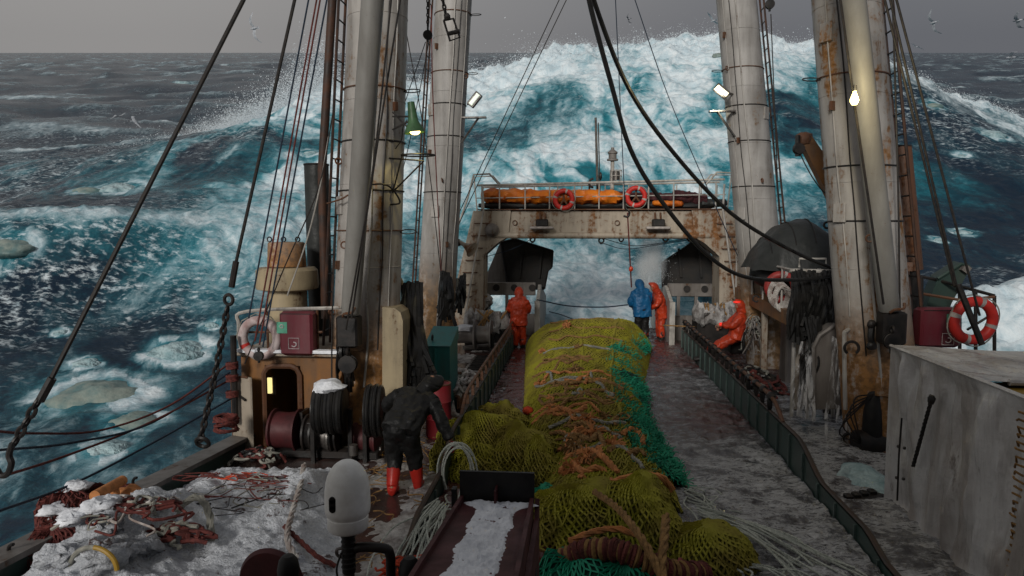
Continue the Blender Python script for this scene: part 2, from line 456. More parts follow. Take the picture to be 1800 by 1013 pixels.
sea = bpy.data.objects.new('sea', me); COL.objects.link(sea)
SEA_MW = Matrix.Translation((0, 0, EYE)) @ Matrix([list(r) for r in S_M]).to_4x4()
sea.matrix_world = SEA_MW
tagp(sea, 'stormy dark teal sea with a huge breaking white wave astern', None, None, 'structure')
def S(x, y, dz=0.0):
    """a point on the sea, in ship coordinates"""
    z = float(sea_h(np.array([float(x)]), np.array([float(y)]))[0][0]) + dz
    return V(0, 0, EYE) + S_M@V(x, y, z)
def sea_material():
    n = NT('sea_water')
    fo, la, te = n.attr('foam'), n.attr('lace'), n.attr('teal')
    v = n.c.outputs['Object']
    flow = n.map((1, .75, .8))
    warp = n.node('ShaderNodeTexNoise'); n.link(v, warp.inputs[0]); warp.inputs['Scale'].default_value = .22; warp.inputs['Detail'].default_value = 5
    wv = n.node('ShaderNodeVectorMath', operation='MULTIPLY_ADD'); n.link(warp.outputs['Color'], wv.inputs[0]); wv.inputs[1].default_value = (5, 5, 5); n.link(flow, wv.inputs[2])
    wv = wv.outputs[0]
    billow = n.noise(wv, .16, 8, .60, 1.2)
    fil = n.noise(wv, .42, 7, .62, 1.6)
    fil = n.math('SUBTRACT', 1.0, n.math('MULTIPLY', n.math('ABSOLUTE', n.math('SUBTRACT', fil, .5)), 5.5))
    fine = n.noise(flow, .9, 8, .70, 1.5)
    tiny = n.noise(v, 5.5, 5, .7)
    mixn = n.math('ADD', n.math('MULTIPLY', billow, .72), n.math('ADD', n.math('MULTIPLY', fine, .34), n.math('ADD', n.math('MULTIPLY', tiny, .12), n.math('MULTIPLY', fil, .12))))
    dens = n.math('ADD', n.math('MULTIPLY', fo, .70), n.math('MULTIPLY', n.math('SUBTRACT', mixn, .61), 1.5))
    body = n.ramp(dens, .20, .80)
    # lacy drift foam: the borders of warped cells
    w2 = n.node('ShaderNodeTexNoise'); n.link(v, w2.inputs[0]); w2.inputs['Scale'].default_value = .8; w2.inputs['Detail'].default_value = 6
    lv = n.node('ShaderNodeVectorMath', operation='MULTIPLY_ADD'); n.link(w2.outputs['Color'], lv.inputs[0]); lv.inputs[1].default_value = (1.9, 1.9, 1.9); n.link(n.map((.8, 1.25, 1)), lv.inputs[2])
    e1 = n.voro(lv.outputs[0], .55, 'DISTANCE_TO_EDGE'); e2 = n.voro(lv.outputs[0], 1.9, 'DISTANCE_TO_EDGE')
    gate = n.ramp(n.math('ADD', n.math('MULTIPLY', la, .62), n.math('MULTIPLY', n.noise(n.map((1, 1.6, 1)), .28, 6, .65), .9)), .60, .92)
    l1 = n.math('MULTIPLY', n.ramp(e1, .0, .17, 1, 0), gate)
    l2 = n.math('MULTIPLY', n.math('MULTIPLY', n.ramp(e2, .0, .16, 1, 0), .75), n.math('POWER', gate, 1.6))
    br = n.ramp(n.noise(n.map((1, 2.2, 1)), 2.6, 5, .7), .46, .66)
    lacy = n.math('MULTIPLY', n.math('MAXIMUM', l1, l2), br, clamp=True)
    foam = n.math('MAXIMUM', body, n.math('MULTIPLY', lacy, .85), clamp=True)
    milk = n.ramp(n.math('ADD', n.math('MULTIPLY', te, .8), n.math('MULTIPLY', n.math('SUBTRACT', billow, .5), .9)), .15, .8)
    water = n.mix(milk, (.008, .020, .037), (.008, .135, .172))
    halo = n.ramp(dens, .0, .45)
    water = n.mix(n.math('MULTIPLY', halo, n.math('MULTIPLY_ADD', te, .68, .14)), water, (.055, .30, .37))
    fcol = n.mix(n.ramp(fine, .35, .65), (.50, .62, .68), (.74, .81, .84))
    n.set(n.mix(foam, water, fcol), n.ramp(foam, 0, .6, .24, .9), None, .13)
    hgt = n.math('ADD', n.math('MULTIPLY', n.noise(n.map((1, 1.8, 1)), 1.3, 7, .62, .4), .35), n.math('MULTIPLY', n.noise(wv, .9, 7, .65), n.math('MULTIPLY_ADD', fo, .25, .12)))
    n.bump(hgt, .55, .6)
    return n.m
me.materials.append(sea_material())
# ------------------------------------------------------------------ materials
def PX(px, py, x):
    d = _ray(px, py); return np.array([0, 0, EYE]) + d*(x/d[0])
M = {}
M['mast'] = painted('mast_paint', (.38, .36, .335), amount=.68, dirty=.62, sc=1.1, zrust=(1.3, 2.7), rust=(.30, .13, .025))
M['mast_far'] = painted('mast_paint_aft', (.37, .355, .335), amount=.42, dirty=.62, sc=.8, zrust=(1.6, 3.2), rust=(.26, .14, .05))
M['boom'] = painted('boom_paint', (.21, .205, .19), amount=.12, dirty=.45)
M['darkrust'] = plain('dark_rusty_steel', (.030, .022, .019), (.075, .034, .020), .6, 4, .3)
M['cream'] = painted('cream_paint', (.36, .29, .18), amount=.55, dirty=.5, sc=1.6)
M['gantry'] = painted('gantry_paint', (.34, .29, .23), amount=.82, dirty=.65, sc=.9, rust=(.22, .085, .02))
M['orange_rust'] = painted('orange_primer', (.22, .09, .018), amount=.5, dirty=.7, sc=1.4, rust=(.14, .05, .012))
M['rusty'] = painted('rusty_steel', (.12, .05, .024), amount=.8, dirty=.7, sc=2, rust=(.15, .055, .018))
M['rail'] = painted('rail_paint', (.40, .38, .35), amount=.45, dirty=.5, sc=3)
M['black'] = plain('black_steel', (.009, .009, .009), (.022, .017, .015), .45, 5, .2)
M['blackrub'] = plain('black_rubber', (.010, .010, .011), (.02, .019, .018), .55, 8, .25)
M['green'] = painted('green_bulwark_paint', (.030, .062, .052), amount=.22, dirty=.55, sc=1.3, dirt=(.05, .05, .047), rust=(.09, .04, .02), rough=.35)
M['rib'] = plain('rib_paint', (.085, .12, .11), (.05, .075, .068), .4, 6)
M['deck'] = painted('red_deck', (.066, .032, .027), amount=.3, dirty=.85, sc=1.0, dirt=(.045, .038, .035), rough=.25, streak=1)
M['maroon'] = painted('maroon_locker', (.12, .012, .022), amount=.1, dirty=.35, sc=2.5, dirt=(.1, .07, .07))
M['dirtysnow'] = plain('dirty_snow', (.40, .39, .38), (.17, .15, .14), .8, 5, .8, bsc=14, bd=.05)
M['teal'] = painted('teal_locker', (.02, .17, .17), amount=.18, dirty=.4, sc=2)
M['barrel'] = painted('red_barrel', (.22, .008, .016), amount=.1, dirty=.4)
M['chute'] = plain('dark_red_paint', (.075, .015, .017), (.04, .010, .011), .6, 4, .2)
M['orange'] = plain('orange_oilskin', (.44, .042, .012), (.25, .024, .009), .42, 3, .35, bsc=7, bd=.03)
M['blue'] = plain('blue_jacket', (.005, .090, .22), (.005, .055, .14), .5, 3, .4, bsc=8, bd=.03)
M['darkcloth'] = plain('dark_oilskin', (.012, .012, .012), (.007, .007, .007), .5, 4, .6, bsc=9, bd=.03)
M['boot'] = plain('red_boot', (.50, .028, .018), (.32, .018, .012), .4, 5, .2)
M['skin'] = plain('skin', (.33, .17, .11), (.26, .12, .08), .5, 10, .05)
M['snow'] = plain('snow', (.78, .80, .84), (.60, .62, .66), .8, 7, .6, bsc=22, bd=.03)
M['white_dome'] = plain('white_plastic', (.84, .84, .81), (.70, .69, .65), .45, 9, .05)
M['ring'] = plain('life_ring_red', (.52, .028, .020), (.36, .022, .018), .45, 6, .15)
M['ringdark'] = plain('life_ring_old_red', (.30, .030, .026), (.20, .025, .022), .5, 6, .2)
M['ringwhite'] = plain('life_ring_frost', (.50, .43, .42), (.30, .20, .19), .6, 5, .3)
M['ringband'] = plain('reflective_band', (.42, .38, .36), None, .3, 8, .1)
M['tarp'] = plain('dark_tarpaulin', (.026, .028, .027), (.016, .018, .017), .5, 3, .5, bsc=4, bd=.05)
M['orange_tarp'] = plain('orange_tarpaulin', (.62, .17, .012), (.42, .09, .010), .45, 3, .6, bsc=6, bd=.06)
M['plum'] = plain('plum_net', (.070, .018, .022), (.035, .012, .014), .8, 9, .9, bsc=25, bd=.04)
M['hose'] = plain('wet_black_hose', (.010, .010, .010), (.017, .016, .015), .32, 5, .1)
M['redrope'] = plain('red_brown_rope', (.13, .030, .024), (.07, .02, .018), .8, 20, .4)
M['bluerope'] = plain('dark_blue_rope', (.016, .030, .052), (.012, .018, .03), .7, 20, .3)
M['ropebrown'] = plain('brown_rope', (.29, .165, .060), (.15, .085, .035), .9, 14, .6, bsc=60)
M['ropeorange'] = plain('orange_rope', (.54, .215, .075), (.32, .14, .055), .9, 10, .6, bsc=60)
M['ropegrey'] = plain('grey_rope', (.30, .29, .25), (.16, .16, .14), .9, 10, .5, bsc=60)
M['ropewhite'] = plain('white_rope', (.50, .52, .47), (.30, .33, .29), .8, 30, .4)
M['cordwhite'] = plain('snowy_rope', (.52, .50, .47), (.22, .17, .15), .9, 5, .6, bsc=40)
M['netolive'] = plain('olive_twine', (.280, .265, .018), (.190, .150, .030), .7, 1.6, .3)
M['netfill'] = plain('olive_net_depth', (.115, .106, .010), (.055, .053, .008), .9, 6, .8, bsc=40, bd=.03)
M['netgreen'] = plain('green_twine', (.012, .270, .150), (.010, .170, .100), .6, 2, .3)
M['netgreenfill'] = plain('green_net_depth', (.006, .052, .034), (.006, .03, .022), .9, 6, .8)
M['netred'] = plain('red_net', (.17, .045, .036), (.075, .026, .022), .9, 8, .9, bsc=40, bd=.05)
M['orangenet'] = plain('bright_orange_net', (.55, .06, .018), (.25, .03, .012), .8, 8, .6)
M['steel'] = plain('worn_steel', (.16, .15, .14), (.07, .06, .055), .4, 6, .25, metal=.6)
M['lampgreen'] = plain('lamp_green', (.055, .125, .055), (.035, .08, .035), .45, 6, .1)
M['wire'] = plain('dark_wire_rope', (.016, .015, .015), (.03, .024, .02), .5, 20, .2)
M['sticker'] = plain('green_sticker', (.10, .36, .24), (.08, .28, .19), .5, 10, .02)
M['mark'] = plain('white_mark', (.55, .50, .50), (.38, .33, .33), .6, 20, .02)
M['ice'] = plain('floe_ice', (.40, .52, .54), (.18, .30, .33), .4, 1.6, .8, bsc=2.2, bd=.5)
M['icebrown'] = plain('dirty_floe_ice', (.25, .29, .255), (.09, .17, .175), .45, 1.6, .3, bsc=2.2, bd=.3)
M['gull'] = plain('gull_feathers', (.45, .47, .50), (.25, .27, .30), .7, 9, .05)
M['greydoor'] = plain('trawl_door_steel', (.010, .010, .010), (.022, .018, .015), .55, 3, .3)
M['hullgreen'] = painted('boat_green', (.018, .040, .032), amount=.1, dirty=.4)
M['yellow'] = painted('yellow_slot', (.32, .19, .02), amount=.3, dirty=.5)
M['sternplate'] = painted('stern_plate', (.17, .155, .145), amount=.45, dirty=.8, sc=1.3)
M['greytarp'] = None
M['capmat'] = plain('worn_cap', (.035, .028, .024), (.06, .035, .024), .5, 6, .2)
def grey_tarp():
    n = NT('grey_tarpaulin')
    v = n.map(); vz = n.map((1, 1, .12))
    folds = n.noise(vz, 3.2, 5, .55, .4); stains = n.noise(n.map((1, 1, .22)), 1.9, 6, .62, .5); fine = n.noise(v, 22, 4)
    c = n.mix(n.ramp(stains, .38, .66), (.56, .55, .54), (.33, .30, .275))
    c = n.mix(n.ramp(n.noise(n.map((1, 1, .35)), 4.5, 6, .7), .60, .72, 0, .7), c, (.075, .048, .033))
    n.set(c, .22)
    n.bump(n.math('ADD', n.math('MULTIPLY', folds, 1.0), n.math('MULTIPLY', fine, .08)), .9, .10)
    return n.m
M['greytarp'] = grey_tarp()
def snow_net():
    """trampled snow that shows the dark red net under it where it is thin"""
    n = NT('snow_over_net'); v = n.map()
    a = n.noise(v, 1.5, 8, .68, .5); b = n.noise(v, 6, 7, .7); f = n.noise(v, 34, 5, .65)
    thin = n.ramp(n.math('ADD', n.math('MULTIPLY', a, .5), n.math('MULTIPLY', b, .5)), .565, .625)
    c = n.mix(n.ramp(f, .35, .6), (.80, .83, .88), (.62, .65, .70))
    c = n.mix(thin, c, n.mix(n.ramp(f, .4, .6), (.12, .10, .095), (.10, .030, .026)))
    n.set(c, .85)
    n.bump(n.math('ADD', n.math('MULTIPLY', f, .5), n.math('MULTIPLY', b, 1.4)), 1.0, .09)
    return n.m
M['snownet'] = snow_net()
def wash():
    n = NT('wash_over_deck'); v = n.map()
    st = n.map((1, .55, 1), (0, 0, .35))
    w = n.node('ShaderNodeTexNoise'); n.link(v, w.inputs[0]); w.inputs['Scale'].default_value = 1.1; w.inputs['Detail'].default_value = 6
    lv = n.node('ShaderNodeVectorMath', operation='MULTIPLY_ADD'); n.link(w.outputs['Color'], lv.inputs[0]); lv.inputs[1].default_value = (1.1, 1.1, 0); n.link(n.map((.55, 1.7, 1)), lv.inputs[2])
    def thread(sc, wd, dist):
        q = n.noise(n.map((.55, 1.8, 1)), sc, 5, .6, dist)
        return n.ramp(n.math('ABSOLUTE', n.math('SUBTRACT', q, .5)), 0.0, wd, 1, 0)
    lace = thread(1.8, .05, 2.8); lace2 = thread(4.2, .075, 2.2); lace3 = thread(9.5, .10, 1.6)
    froth = n.attr('foam')
    g = n.noise(n.map((.8, 2.2, 1)), 1.5, 9, .72, 1.4)
    k = n.ramp(n.math('ADD', froth, n.math('MULTIPLY_ADD', g, 2.2, -1.1)), .22, .85)
    brk = n.ramp(n.noise(v, 3.0, 6, .7), .36, .54)
    fo = n.math('MULTIPLY', n.math('MULTIPLY', k, brk), n.math('MAXIMUM', n.math('MAXIMUM', lace, n.math('MULTIPLY', lace2, .8)), n.math('MULTIPLY', lace3, .7)), clamp=True)
    c = n.mix(n.ramp(n.math('ADD', froth, n.math('SUBTRACT', g, .5)), .05, .6), (.078, .026, .023), (.040, .038, .041))
    c = n.mix(n.math('MULTIPLY', fo, .95), c, (.50, .51, .53))
    n.set(c, n.ramp(fo, 0, 1, .05, .6), None, .7)
    n.bump(n.math('ADD', n.noise(st, 4, 7, .65, .5), n.math('MULTIPLY', fo, .3)), .5, .07)
    return n.m
M['wash'] = wash()
def water_fall():
    n = NT('pouring_water'); v = n.map((1, 1, .12))
    a = n.noise(v, 9, 6, .7, .3)
    n.set((.55, .55, .56), .3)
    n.put(n.b.inputs['Alpha'], n.ramp(a, .44, .64, 0, .85))
    n.bump(a, .6, .05)
    return n.m
M['pour'] = water_fall()
# ------------------------------------------------------------------ deck, wash, hull
dk = MB()
dk.box((-3.5, 12, -.2), (4.0, 30, .4)); dk.box((.75, 11, -.2), (4.5, 28, .4)); dk.box((4.85, 12, -.2), (3.7, 30, .4))
dk.add([[-1.5, 25, 0], [3, 25, 0], [3, 33, -3.2], [-1.5, 33, -3.2]], [[0, 1, 2, 3]])
tagp(dk.build('deck', M['deck'], smooth=False), 'wet red brown steel working deck of the trawler', None, None, 'structure')
hl = MB()
for x in (-5.56, 6.76):
    hl.box((x, 12, -4), (.1, 30.2, 8.2))
hl.box((.6, 27.1, -4.6), (12.2, .12, 8))
tagp(hl.build('hull', M['green'], smooth=False), 'dark green hull plating below the working deck', None, None, 'structure')
def water_sheet(x0, x1, y0, y1, nx, ny, base, fo):
    X, Y = np.meshgrid(np.linspace(x0, x1, nx), np.linspace(y0, y1, ny))
    f = fo(X, Y)
    h = base + .05*fbm(X*.9+3, Y*1.3, 6, .65) + .05*ridge(X*1.3+.8*fbm(X*.8, Y*.8, 2), Y*2.6+2, 4)+ .02*fbm(X*5, Y*7, 3) + .02*np.clip(f, 0, 1)*ridge(X*1.1, Y*1.6, 4)
    A = np.stack([X, Y, np.maximum(h, .006)], -1)
    m = MB().grid(A)
    o = m.build('wash_water', M['wash'], None, True, origin=(0, 0, 0))
    at = o.data.attributes.new('foam', 'FLOAT', 'POINT'); at.data.foreach_set('value', np.clip(f, 0, 1).ravel().astype(np.float32))
    return o
def f_lane(X, Y):
    return .44 + .55*np.exp(-((Y-9.2)/1.9)**2)*sstep(.8, 2.2, X) + .5*np.exp(-((X-3.05)/.5)**2)*sstep(13, 9, Y) - .30*np.exp(-((Y-13.2)/1.5)**2 - ((X-2.7)/.8)**2) - .25*sstep(16, 19, Y) + .1*np.exp(-((Y-16)/1.5)**2) - .5*sstep(.2, -.6, X)
w1 = water_sheet(-1.72, 3.15, 4.0, 25, 200, 460, .075, f_lane)
tagp(w1, 'grey foaming seawater sluicing over the red deck between the two low walls', None, None, 'structure')
def f_side(X, Y): return .62 + .35*np.exp(-((Y-11)/2.2)**2) - .35*sstep(15, 19, Y)
w2 = water_sheet(3.25, 6.6, 4.0, 21, 150, 300, .09, f_side)
tagp(w2, 'foaming seawater covering the side deck beside the tarpaulin covered box', None, None, 'structure')
# ------------------------------------------------------------------ the two low walls that bound the lane
def lane_top(y): return .60 - .30*sstep(10.3, 9.1, y) - .14*sstep(7.9, 7.2, y)
def lane_wall(x, sgn, label, y0, y1, heavy):
    t = thing('lane_wall', label, 'low wall', (x, (y0+y1)/2, 0), 'low green walls along the net lane')
    ys = np.linspace(y0, y1, 90); zs = lane_top(ys)
    th = .035
    A = MB()
    for s in (-1, 1):
        g = np.stack([np.stack([np.full(90, x+s*th), ys, np.zeros(90)], -1), np.stack([np.full(90, x+s*th), ys, zs], -1)])
        A.grid(g, s > 0)
    A.build('wall_plate', M['green'], t)
    c = MB()
    cp_ = np.stack([np.full(90, x), ys, zs+.02], -1)
    c.tube(cp_, .034, 6, flat=.6); c.build('wall_cap', M['capmat'], t)
    for k, y in enumerate(np.arange(y0+.3, y1, .62)):
        z = lane_top(np.array([y]))[0]
        r = MB().box((x - sgn*(th+.014), y, z/2), (.026, .03, z-.03)); r.build('rib', M['rib'], t, False)
    # rail on top with its worn sleeves
    ry = np.array([11.0, 11.25, 11.7, 13, 15, 17, 19, y1-.1]); rz = np.array([.62, .74, .86, .88, .88, .88, .88, .88])
    MB().tube(spline(np.stack([np.full(8, x+.0), ry, rz], 1), 5), .034 if heavy else .028, 8).build('top_rail', M['rusty'], t)
    for k, y in enumerate(np.arange(11.7, y1-.2, .48 if heavy else .62)):
        p = MB()
        if heavy:
            p.blob((x, y, .87), (.075, .10, .065), 8, 6, .25, 2, k)
            p.blob((x+.01*(k % 3-1), y+.03, .74), (.045, .06, .13), 7, 6, .3, 2, k+9)
            p.build('rail_roller', M['black'], t)
        else:
            p.box((x, y, .73), (.05, .05, .28)); p.build('post', M['rusty'], t, False)
    return t
lane_wall(3.2, 1, 'low dark green wall with a rail of black rollers, beside the water filled lane', 4.0, 21.2, True)
lane_wall(-1.78, -1, 'low dark green wall with a plain pipe rail, beside the man in red boots', 4.0, 20.4, False)
# scupper grating in the wall with the rollers
# ------------------------------------------------------------------ ship's side: bulwark with heavy cap, bitts and eyes
bA, bB = PX(432, 770, -5.25), PX(0, 990, -5.25)
dirb = (bB-bA); pts = [bA + dirb*k for k in (-.55, 0, .5, 1.0, 1.35)]
t = thing('bulwark', 'dark green ship side bulwark with a wide worn cap above the snowy nets', 'bulwark', (bA[0], (bA[1]+bB[1])/2, 0))
m = MB()
q = np.array(pts); m.grid(np.stack([q*V(1, 1, 0), q])); m.grid(np.stack([q*V(1, 1, 0)-V(.06, 0, 0), q-V(.06, 0, 0)]), True)
m.build('bulwark_plate', M['green'], t)
m = MB()
for k in range(4):
    a, b = pts[k], pts[k+1]
    m.add([a+V(.05, 0, .02), a+V(-.26, 0, .02), b+V(-.26, 0, .02), b+V(.05, 0, .02), a+V(.05, 0, -.04), a+V(-.26, 0, -.04), b+V(-.26, 0, -.04), b+V(.05, 0, -.04)], [[0,1,2,3],[7,6,5,4],[0,3,7,4],[1,5,6,2]])
m.build('cap', M['sternplate'], t, False)
for (px, py) in ((241, 842), (24, 962)):
    c = PX(px, py+8, -5.3); MB().torus(c, .07, .018, (.3, 1, 0), 14, 6, 0, pi).build('lashing_eye', M['black'], t)
# ------------------------------------------------------------------ masts
def hoop(t, c, r, mat='rusty', side=1, loop=True, th=.012):
    MB().torus(c, r+.012, th, (0, 0, 1), 28, 5).build('cable_band', M[mat], t)
    if loop:
        cc = np.array(c) + V(side*(r+.13), 0, -.02)
        a = np.arange(13)/12*2*pi
        MB().tube(np.stack([cc[0]+.14*np.cos(a), cc[1]+.05*np.sin(a)-.05, cc[2]+.035*np.sin(a*1.0)], 1), .010, 5, closed=False).build('cable_eye', M['black'], t)
def mast(name_label, b, tp, r0, r1, mat, bands, side, ladder_side, group='white mast tubes'):
    b, tp = np.array(b, float), np.array(tp, float)
    t = thing('mast', name_label, 'mast', b, group)
    n = 14; prof = []
    m = MB().tube([b+(tp-b)*k/n for k in range(n+1)], np.linspace(r0, r1, n+1), 36); m.build('mast_tube', M[mat], t)
    at = lambda z: (b+(tp-b)*((z-b[2])/(tp[2]-b[2])), r0+(r1-r0)*(z-b[2])/(tp[2]-b[2]))
    for z, lp in bands:
        c, r = at(z); hoop(t, c, r, 'rusty' if lp else 'black', side, lp)
    for z in np.arange(1.6, tp[2], 1.35):
        c, r = at(z); MB().torus(c, r+.001, .007, (0, 0, 1), 32, 4).build('weld_seam', M[mat], t)
    m = MB().tube([b, b+V(0, 0, .12)], [r0+.1, r0+.05], 24); m.build('mast_foot', M['rusty'], t)
    # ladder down the outer side
    lr = [MB(), MB()]
    for z in np.arange(.9, tp[2], .32):
        c, r = at(z); x = c[0]+ladder_side*(r+.13)
        MB().tube([(x, c[1]-.17, z), (x, c[1]+.17, z)], .014, 5).build('ladder_rung', M['black'], t)
    for k, s in enumerate((-1, 1)):
        pts = [at(z)[0]+V(ladder_side*(at(z)[1]+.13), s*.17, 0) for z in (.5, tp[2])]
        lr[k].tube(pts, .024, 6).build('ladder_rail', M['darkrust'], t)
    return t, at
mL, atL = mast('thick white mast with the green floodlight, stained orange at its foot', (-3.62, 11.75, 0), (-3.08, 11.75, 10), .585, .44, 'mast', ((5.85, True), (5.0, False), (4.2, False), (3.55, True)), 1, -1)
mR, atR = mast('thick white mast carrying the bright bare bulb, beside the grey covered box', (5.08, 11.9, 0), (3.85, 11.9, 10), .585, .46, 'mast', ((5.95, True), (4.55, False), (3.7, False)), -1, 1)
fL, afL = mast('slimmer white mast with a dark patch, beside the end of the gantry with the horn', (-3.72, 18.3, 0), (-2.9, 18.3, 12), .50, .44, 'mast_far', ((8.95, True), (7.5, True), (6.7, False), (5.9, False), (4.5, False)), 1, -1)
fR, afR = mast('slimmer white mast rising behind the black boat cover', (4.95, 18.3, 0), (3.55, 18.3, 12), .54, .45, 'mast_far', ((7.45, True), (6.55, False), (5.7, False), (4.6, False)), -1, 1)
# fittings that belong to the masts
def frame_ring(t, c, rx, ry, mat, th=.016, struts=()):
    a = np.arange(25)/24*2*pi
    MB().tube(np.stack([c[0]+rx*np.cos(a), c[1]+ry*np.sin(a), c[2]+.0*a], 1), th, 6).build('guard_ring', M[mat], t)
    for p, q in struts: MB().tube([p, q], th, 6).build('strut', M[mat], t)
Z = 11.4
c = P(735, 273, Z)
frame_ring(mL, c, .27, .2, 'black', .014, [(P(680, 278, Z), P(745, 283, Z)), (P(708, 270, Z), P(690, 340, Z)), (P(745, 283, Z), P(690, 338, Z)), (P(684, 248, Z), P(706, 250, Z))])
MB().tube(spline([P(640, 326, Z-.3), P(672, 324, Z-.3), P(690, 333, Z-.1), P(703, 356, Z), P(686, 360, Z)], 6), .015, 6).build('cable_bracket', M['black'], mL)
MB().tube(spline([P(575, 358, 11.3), P(600, 350, 11.15), P(612, 343, 11.15)], 4), .014, 6).build('cable_bracket', M['rusty'], mL)
MB().bbox(P(686, 445, 11.7), (.18, .1, .64), .01).build('junction_box', M['rail'], mL)
for k in range(6): MB().box(P(680, 468+6.5*k, 11.9), (.13, .1, .03)).build('step', M['black'], mL, False)
for tt, zz, side in ((fL, (840, 207, 17.9), 1), (fR, (1262, 196, 17.9), -1)):
    e = P(*zz); w = e - V(side*.0, 0, 0)
    ctr = e - V(side*.42, 0, 0)
    m = MB().box(e-V(side*.1, 0, 0), (.62, .18, .035)); m.build('lamp_bracket', M['steel'], tt, False)
    for dy in (-.06, .06): MB().tube([e+V(side*.02, dy, 0), ctr+V(0, dy, -.62)], .016, 6).build('strut', M['steel'], tt)
# ------------------------------------------------------------------ derrick booms lashed in front of the masts
def boom(label, pa, pb, r, ext=1.5):
    a, b = np.array(pa), np.array(pb); d = (a-b)/np.linalg.norm(a-b)
    t = thing('cargo_boom', label, 'boom', b, 'grey cargo booms')
    MB().tube([b, b+d*.12, a+d*ext], [r*.92, r, r*1.12], 24).build('boom_tube', M['boom'], t)
    MB().bbox(b-d*.28, (.34, .30, .50), .03).build('heel_block', M['black'], t)
    MB().torus(b+d*1.1+V(-r-.02, -.02, 0), .05, .014, (0, 1, 0), 12, 5).build('lug', M['rusty'], t)
    MB().tube(spline([b+V(-.06, -.18, -.02), b+V(-.02, -.24, .03), b+V(.1, -.24, .05), b+V(.13, -.18, .12)], 4), .02, 6).build('shackle', M['rusty'], t)
    return t
boom('grey cargo boom leaning on the mast with the green floodlight', P(655, 0, 10.2), P(616, 552, 10.8), .148)
boom('grey cargo boom leaning on the mast with the bright bulb', P(1500, 0, 10.4), P(1563, 545, 11.0), .150)
# sheave blocks hung below the boom heels
def block(label, c, s, mat='black', group='hanging rope blocks', name='rope_block', parts=True):
    t = thing(name, label, 'block', np.array(c)-V(0, 0, s*1.3), group)
    c = np.array(c)
    for k in (-1, 1):
        MB().lathe([(s*.05, -.02*s), (s*.62, 0), (s*.6, .12*s), (s*.05, .16*s)], c+V(0, k*.22*s-.07*s, 0), (0, 1, 0), 16).build('cheek', M[mat], t)
    MB().torus(c, s*.42, s*.16, (0, 1, 0), 16, 6).build('sheave', M['steel'], t)
    MB().torus(c+V(0, 0, s*.85), s*.24, s*.09, (1, 0, 0), 12, 6).build('eye', M[mat], t)
    MB().tube([c+V(0, 0, s*.6), c-V(0, 0, s*.9)], s*.16, 6).build('strap', M[mat], t)
    return t
block('steel rope block hanging under the boom heel above the chain', P(612, 640, 10.7), .23)
# chain
def chain(t, pts, r, w, mat='black'):
    pts = np.array(pts); Ls = np.r_[0, np.cumsum(np.linalg.norm(np.diff(pts, axis=0), axis=1))]
    n = max(2, int(Ls[-1]/(w*1.55)))
    tt = (np.arange(n)+.5)*Ls[-1]/n
    proto = None
    for k, s in enumerate(tt):
        c = np.array([np.interp(s, Ls, pts[:, j]) for j in range(3)])
        d = np.array([np.interp(min(s+.02, Ls[-1]), Ls, pts[:, j]) for j in range(3)]) - np.array([np.interp(max(s-.02, 0), Ls, pts[:, j]) for j in range(3)])
        d /= np.linalg.norm(d)
        if proto is None:
            a = np.arange(16)/16*2*pi
            q = np.stack([.55*w*np.cos(a), 0*a, 1.0*w*np.sin(a)], 1)
            mb = MB().tube(q, r, 6, closed=True)
            proto = mesh_obj('chain_link', np.vstack(mb.v), mb.f, M[mat], None, True, origin=(0, 0, 0))
            o = proto
        else:
            o = proto.copy(); COL.objects.link(o)
        o.parent = t
        o.location = tuple(c - origin_of(t))
        e = Vector(d).to_track_quat('Z', 'Y').to_matrix() @ Matrix.Rotation(pi/2*(k % 2)+.3, 3, 'Z')
        o.rotation_euler = e.to_euler()
def chain_thing(label, pts, r, w, loc, group=None, mat='black'):
    t = thing('chain', label, 'chain', loc, group); chain(t, pts, r, w, mat); return t
chain_thing('thin rusty chain hanging on the orange foot of the mast', [P(613, 668, 10.9), P(608, 770, 10.9)], .012, .035, P(608, 770, 10.9), 'deck chains', 'rusty')
# ------------------------------------------------------------------ vent pipes beside the masts
t = thing('vent_pipe', 'wide dark grey vent pipe standing behind the mast with the green floodlight', 'vent pipe', P(562, 560, 12.6)*V(1, 1, 0))
b0, b1 = P(566, 600, 12.8), P(556, 290, 12.8)
MB().tube([b0, b1], .22, 24, False).build('pipe_wall', M['tarp'], t)
MB().torus(b1, .215, .02, (0, 0, 1), 24, 6).build('pipe_rim', M['black'], t)
single('rusty_pipe', MB().tube([P(572, 560, 12.1), P(566, 300, 12.1), P(588, -60, 12.1)], .075, 12), M['darkrust'], 'thin rusty riser pipe running up beside the vent pipe', 'pipe')
t = thing('exhaust_pipe', 'rusty brown exhaust pipe on the outer side of the mast with the bright bulb', 'exhaust pipe', (5.7, 12.4, 0))
MB().tube([P(1603, 475, 12.3), P(1582, 258, 12.3)], .17, 20).build('pipe_wall', M['rusty'], t)
MB().torus(P(1582, 258, 12.3), .165, .015, (0, 0, 1), 20, 5).build('pipe_rim', M['black'], t)
MB().tube([P(1606, 560, 12.3), P(1603, 475, 12.3)], .12, 14).build('lower_pipe', M['black'], t)
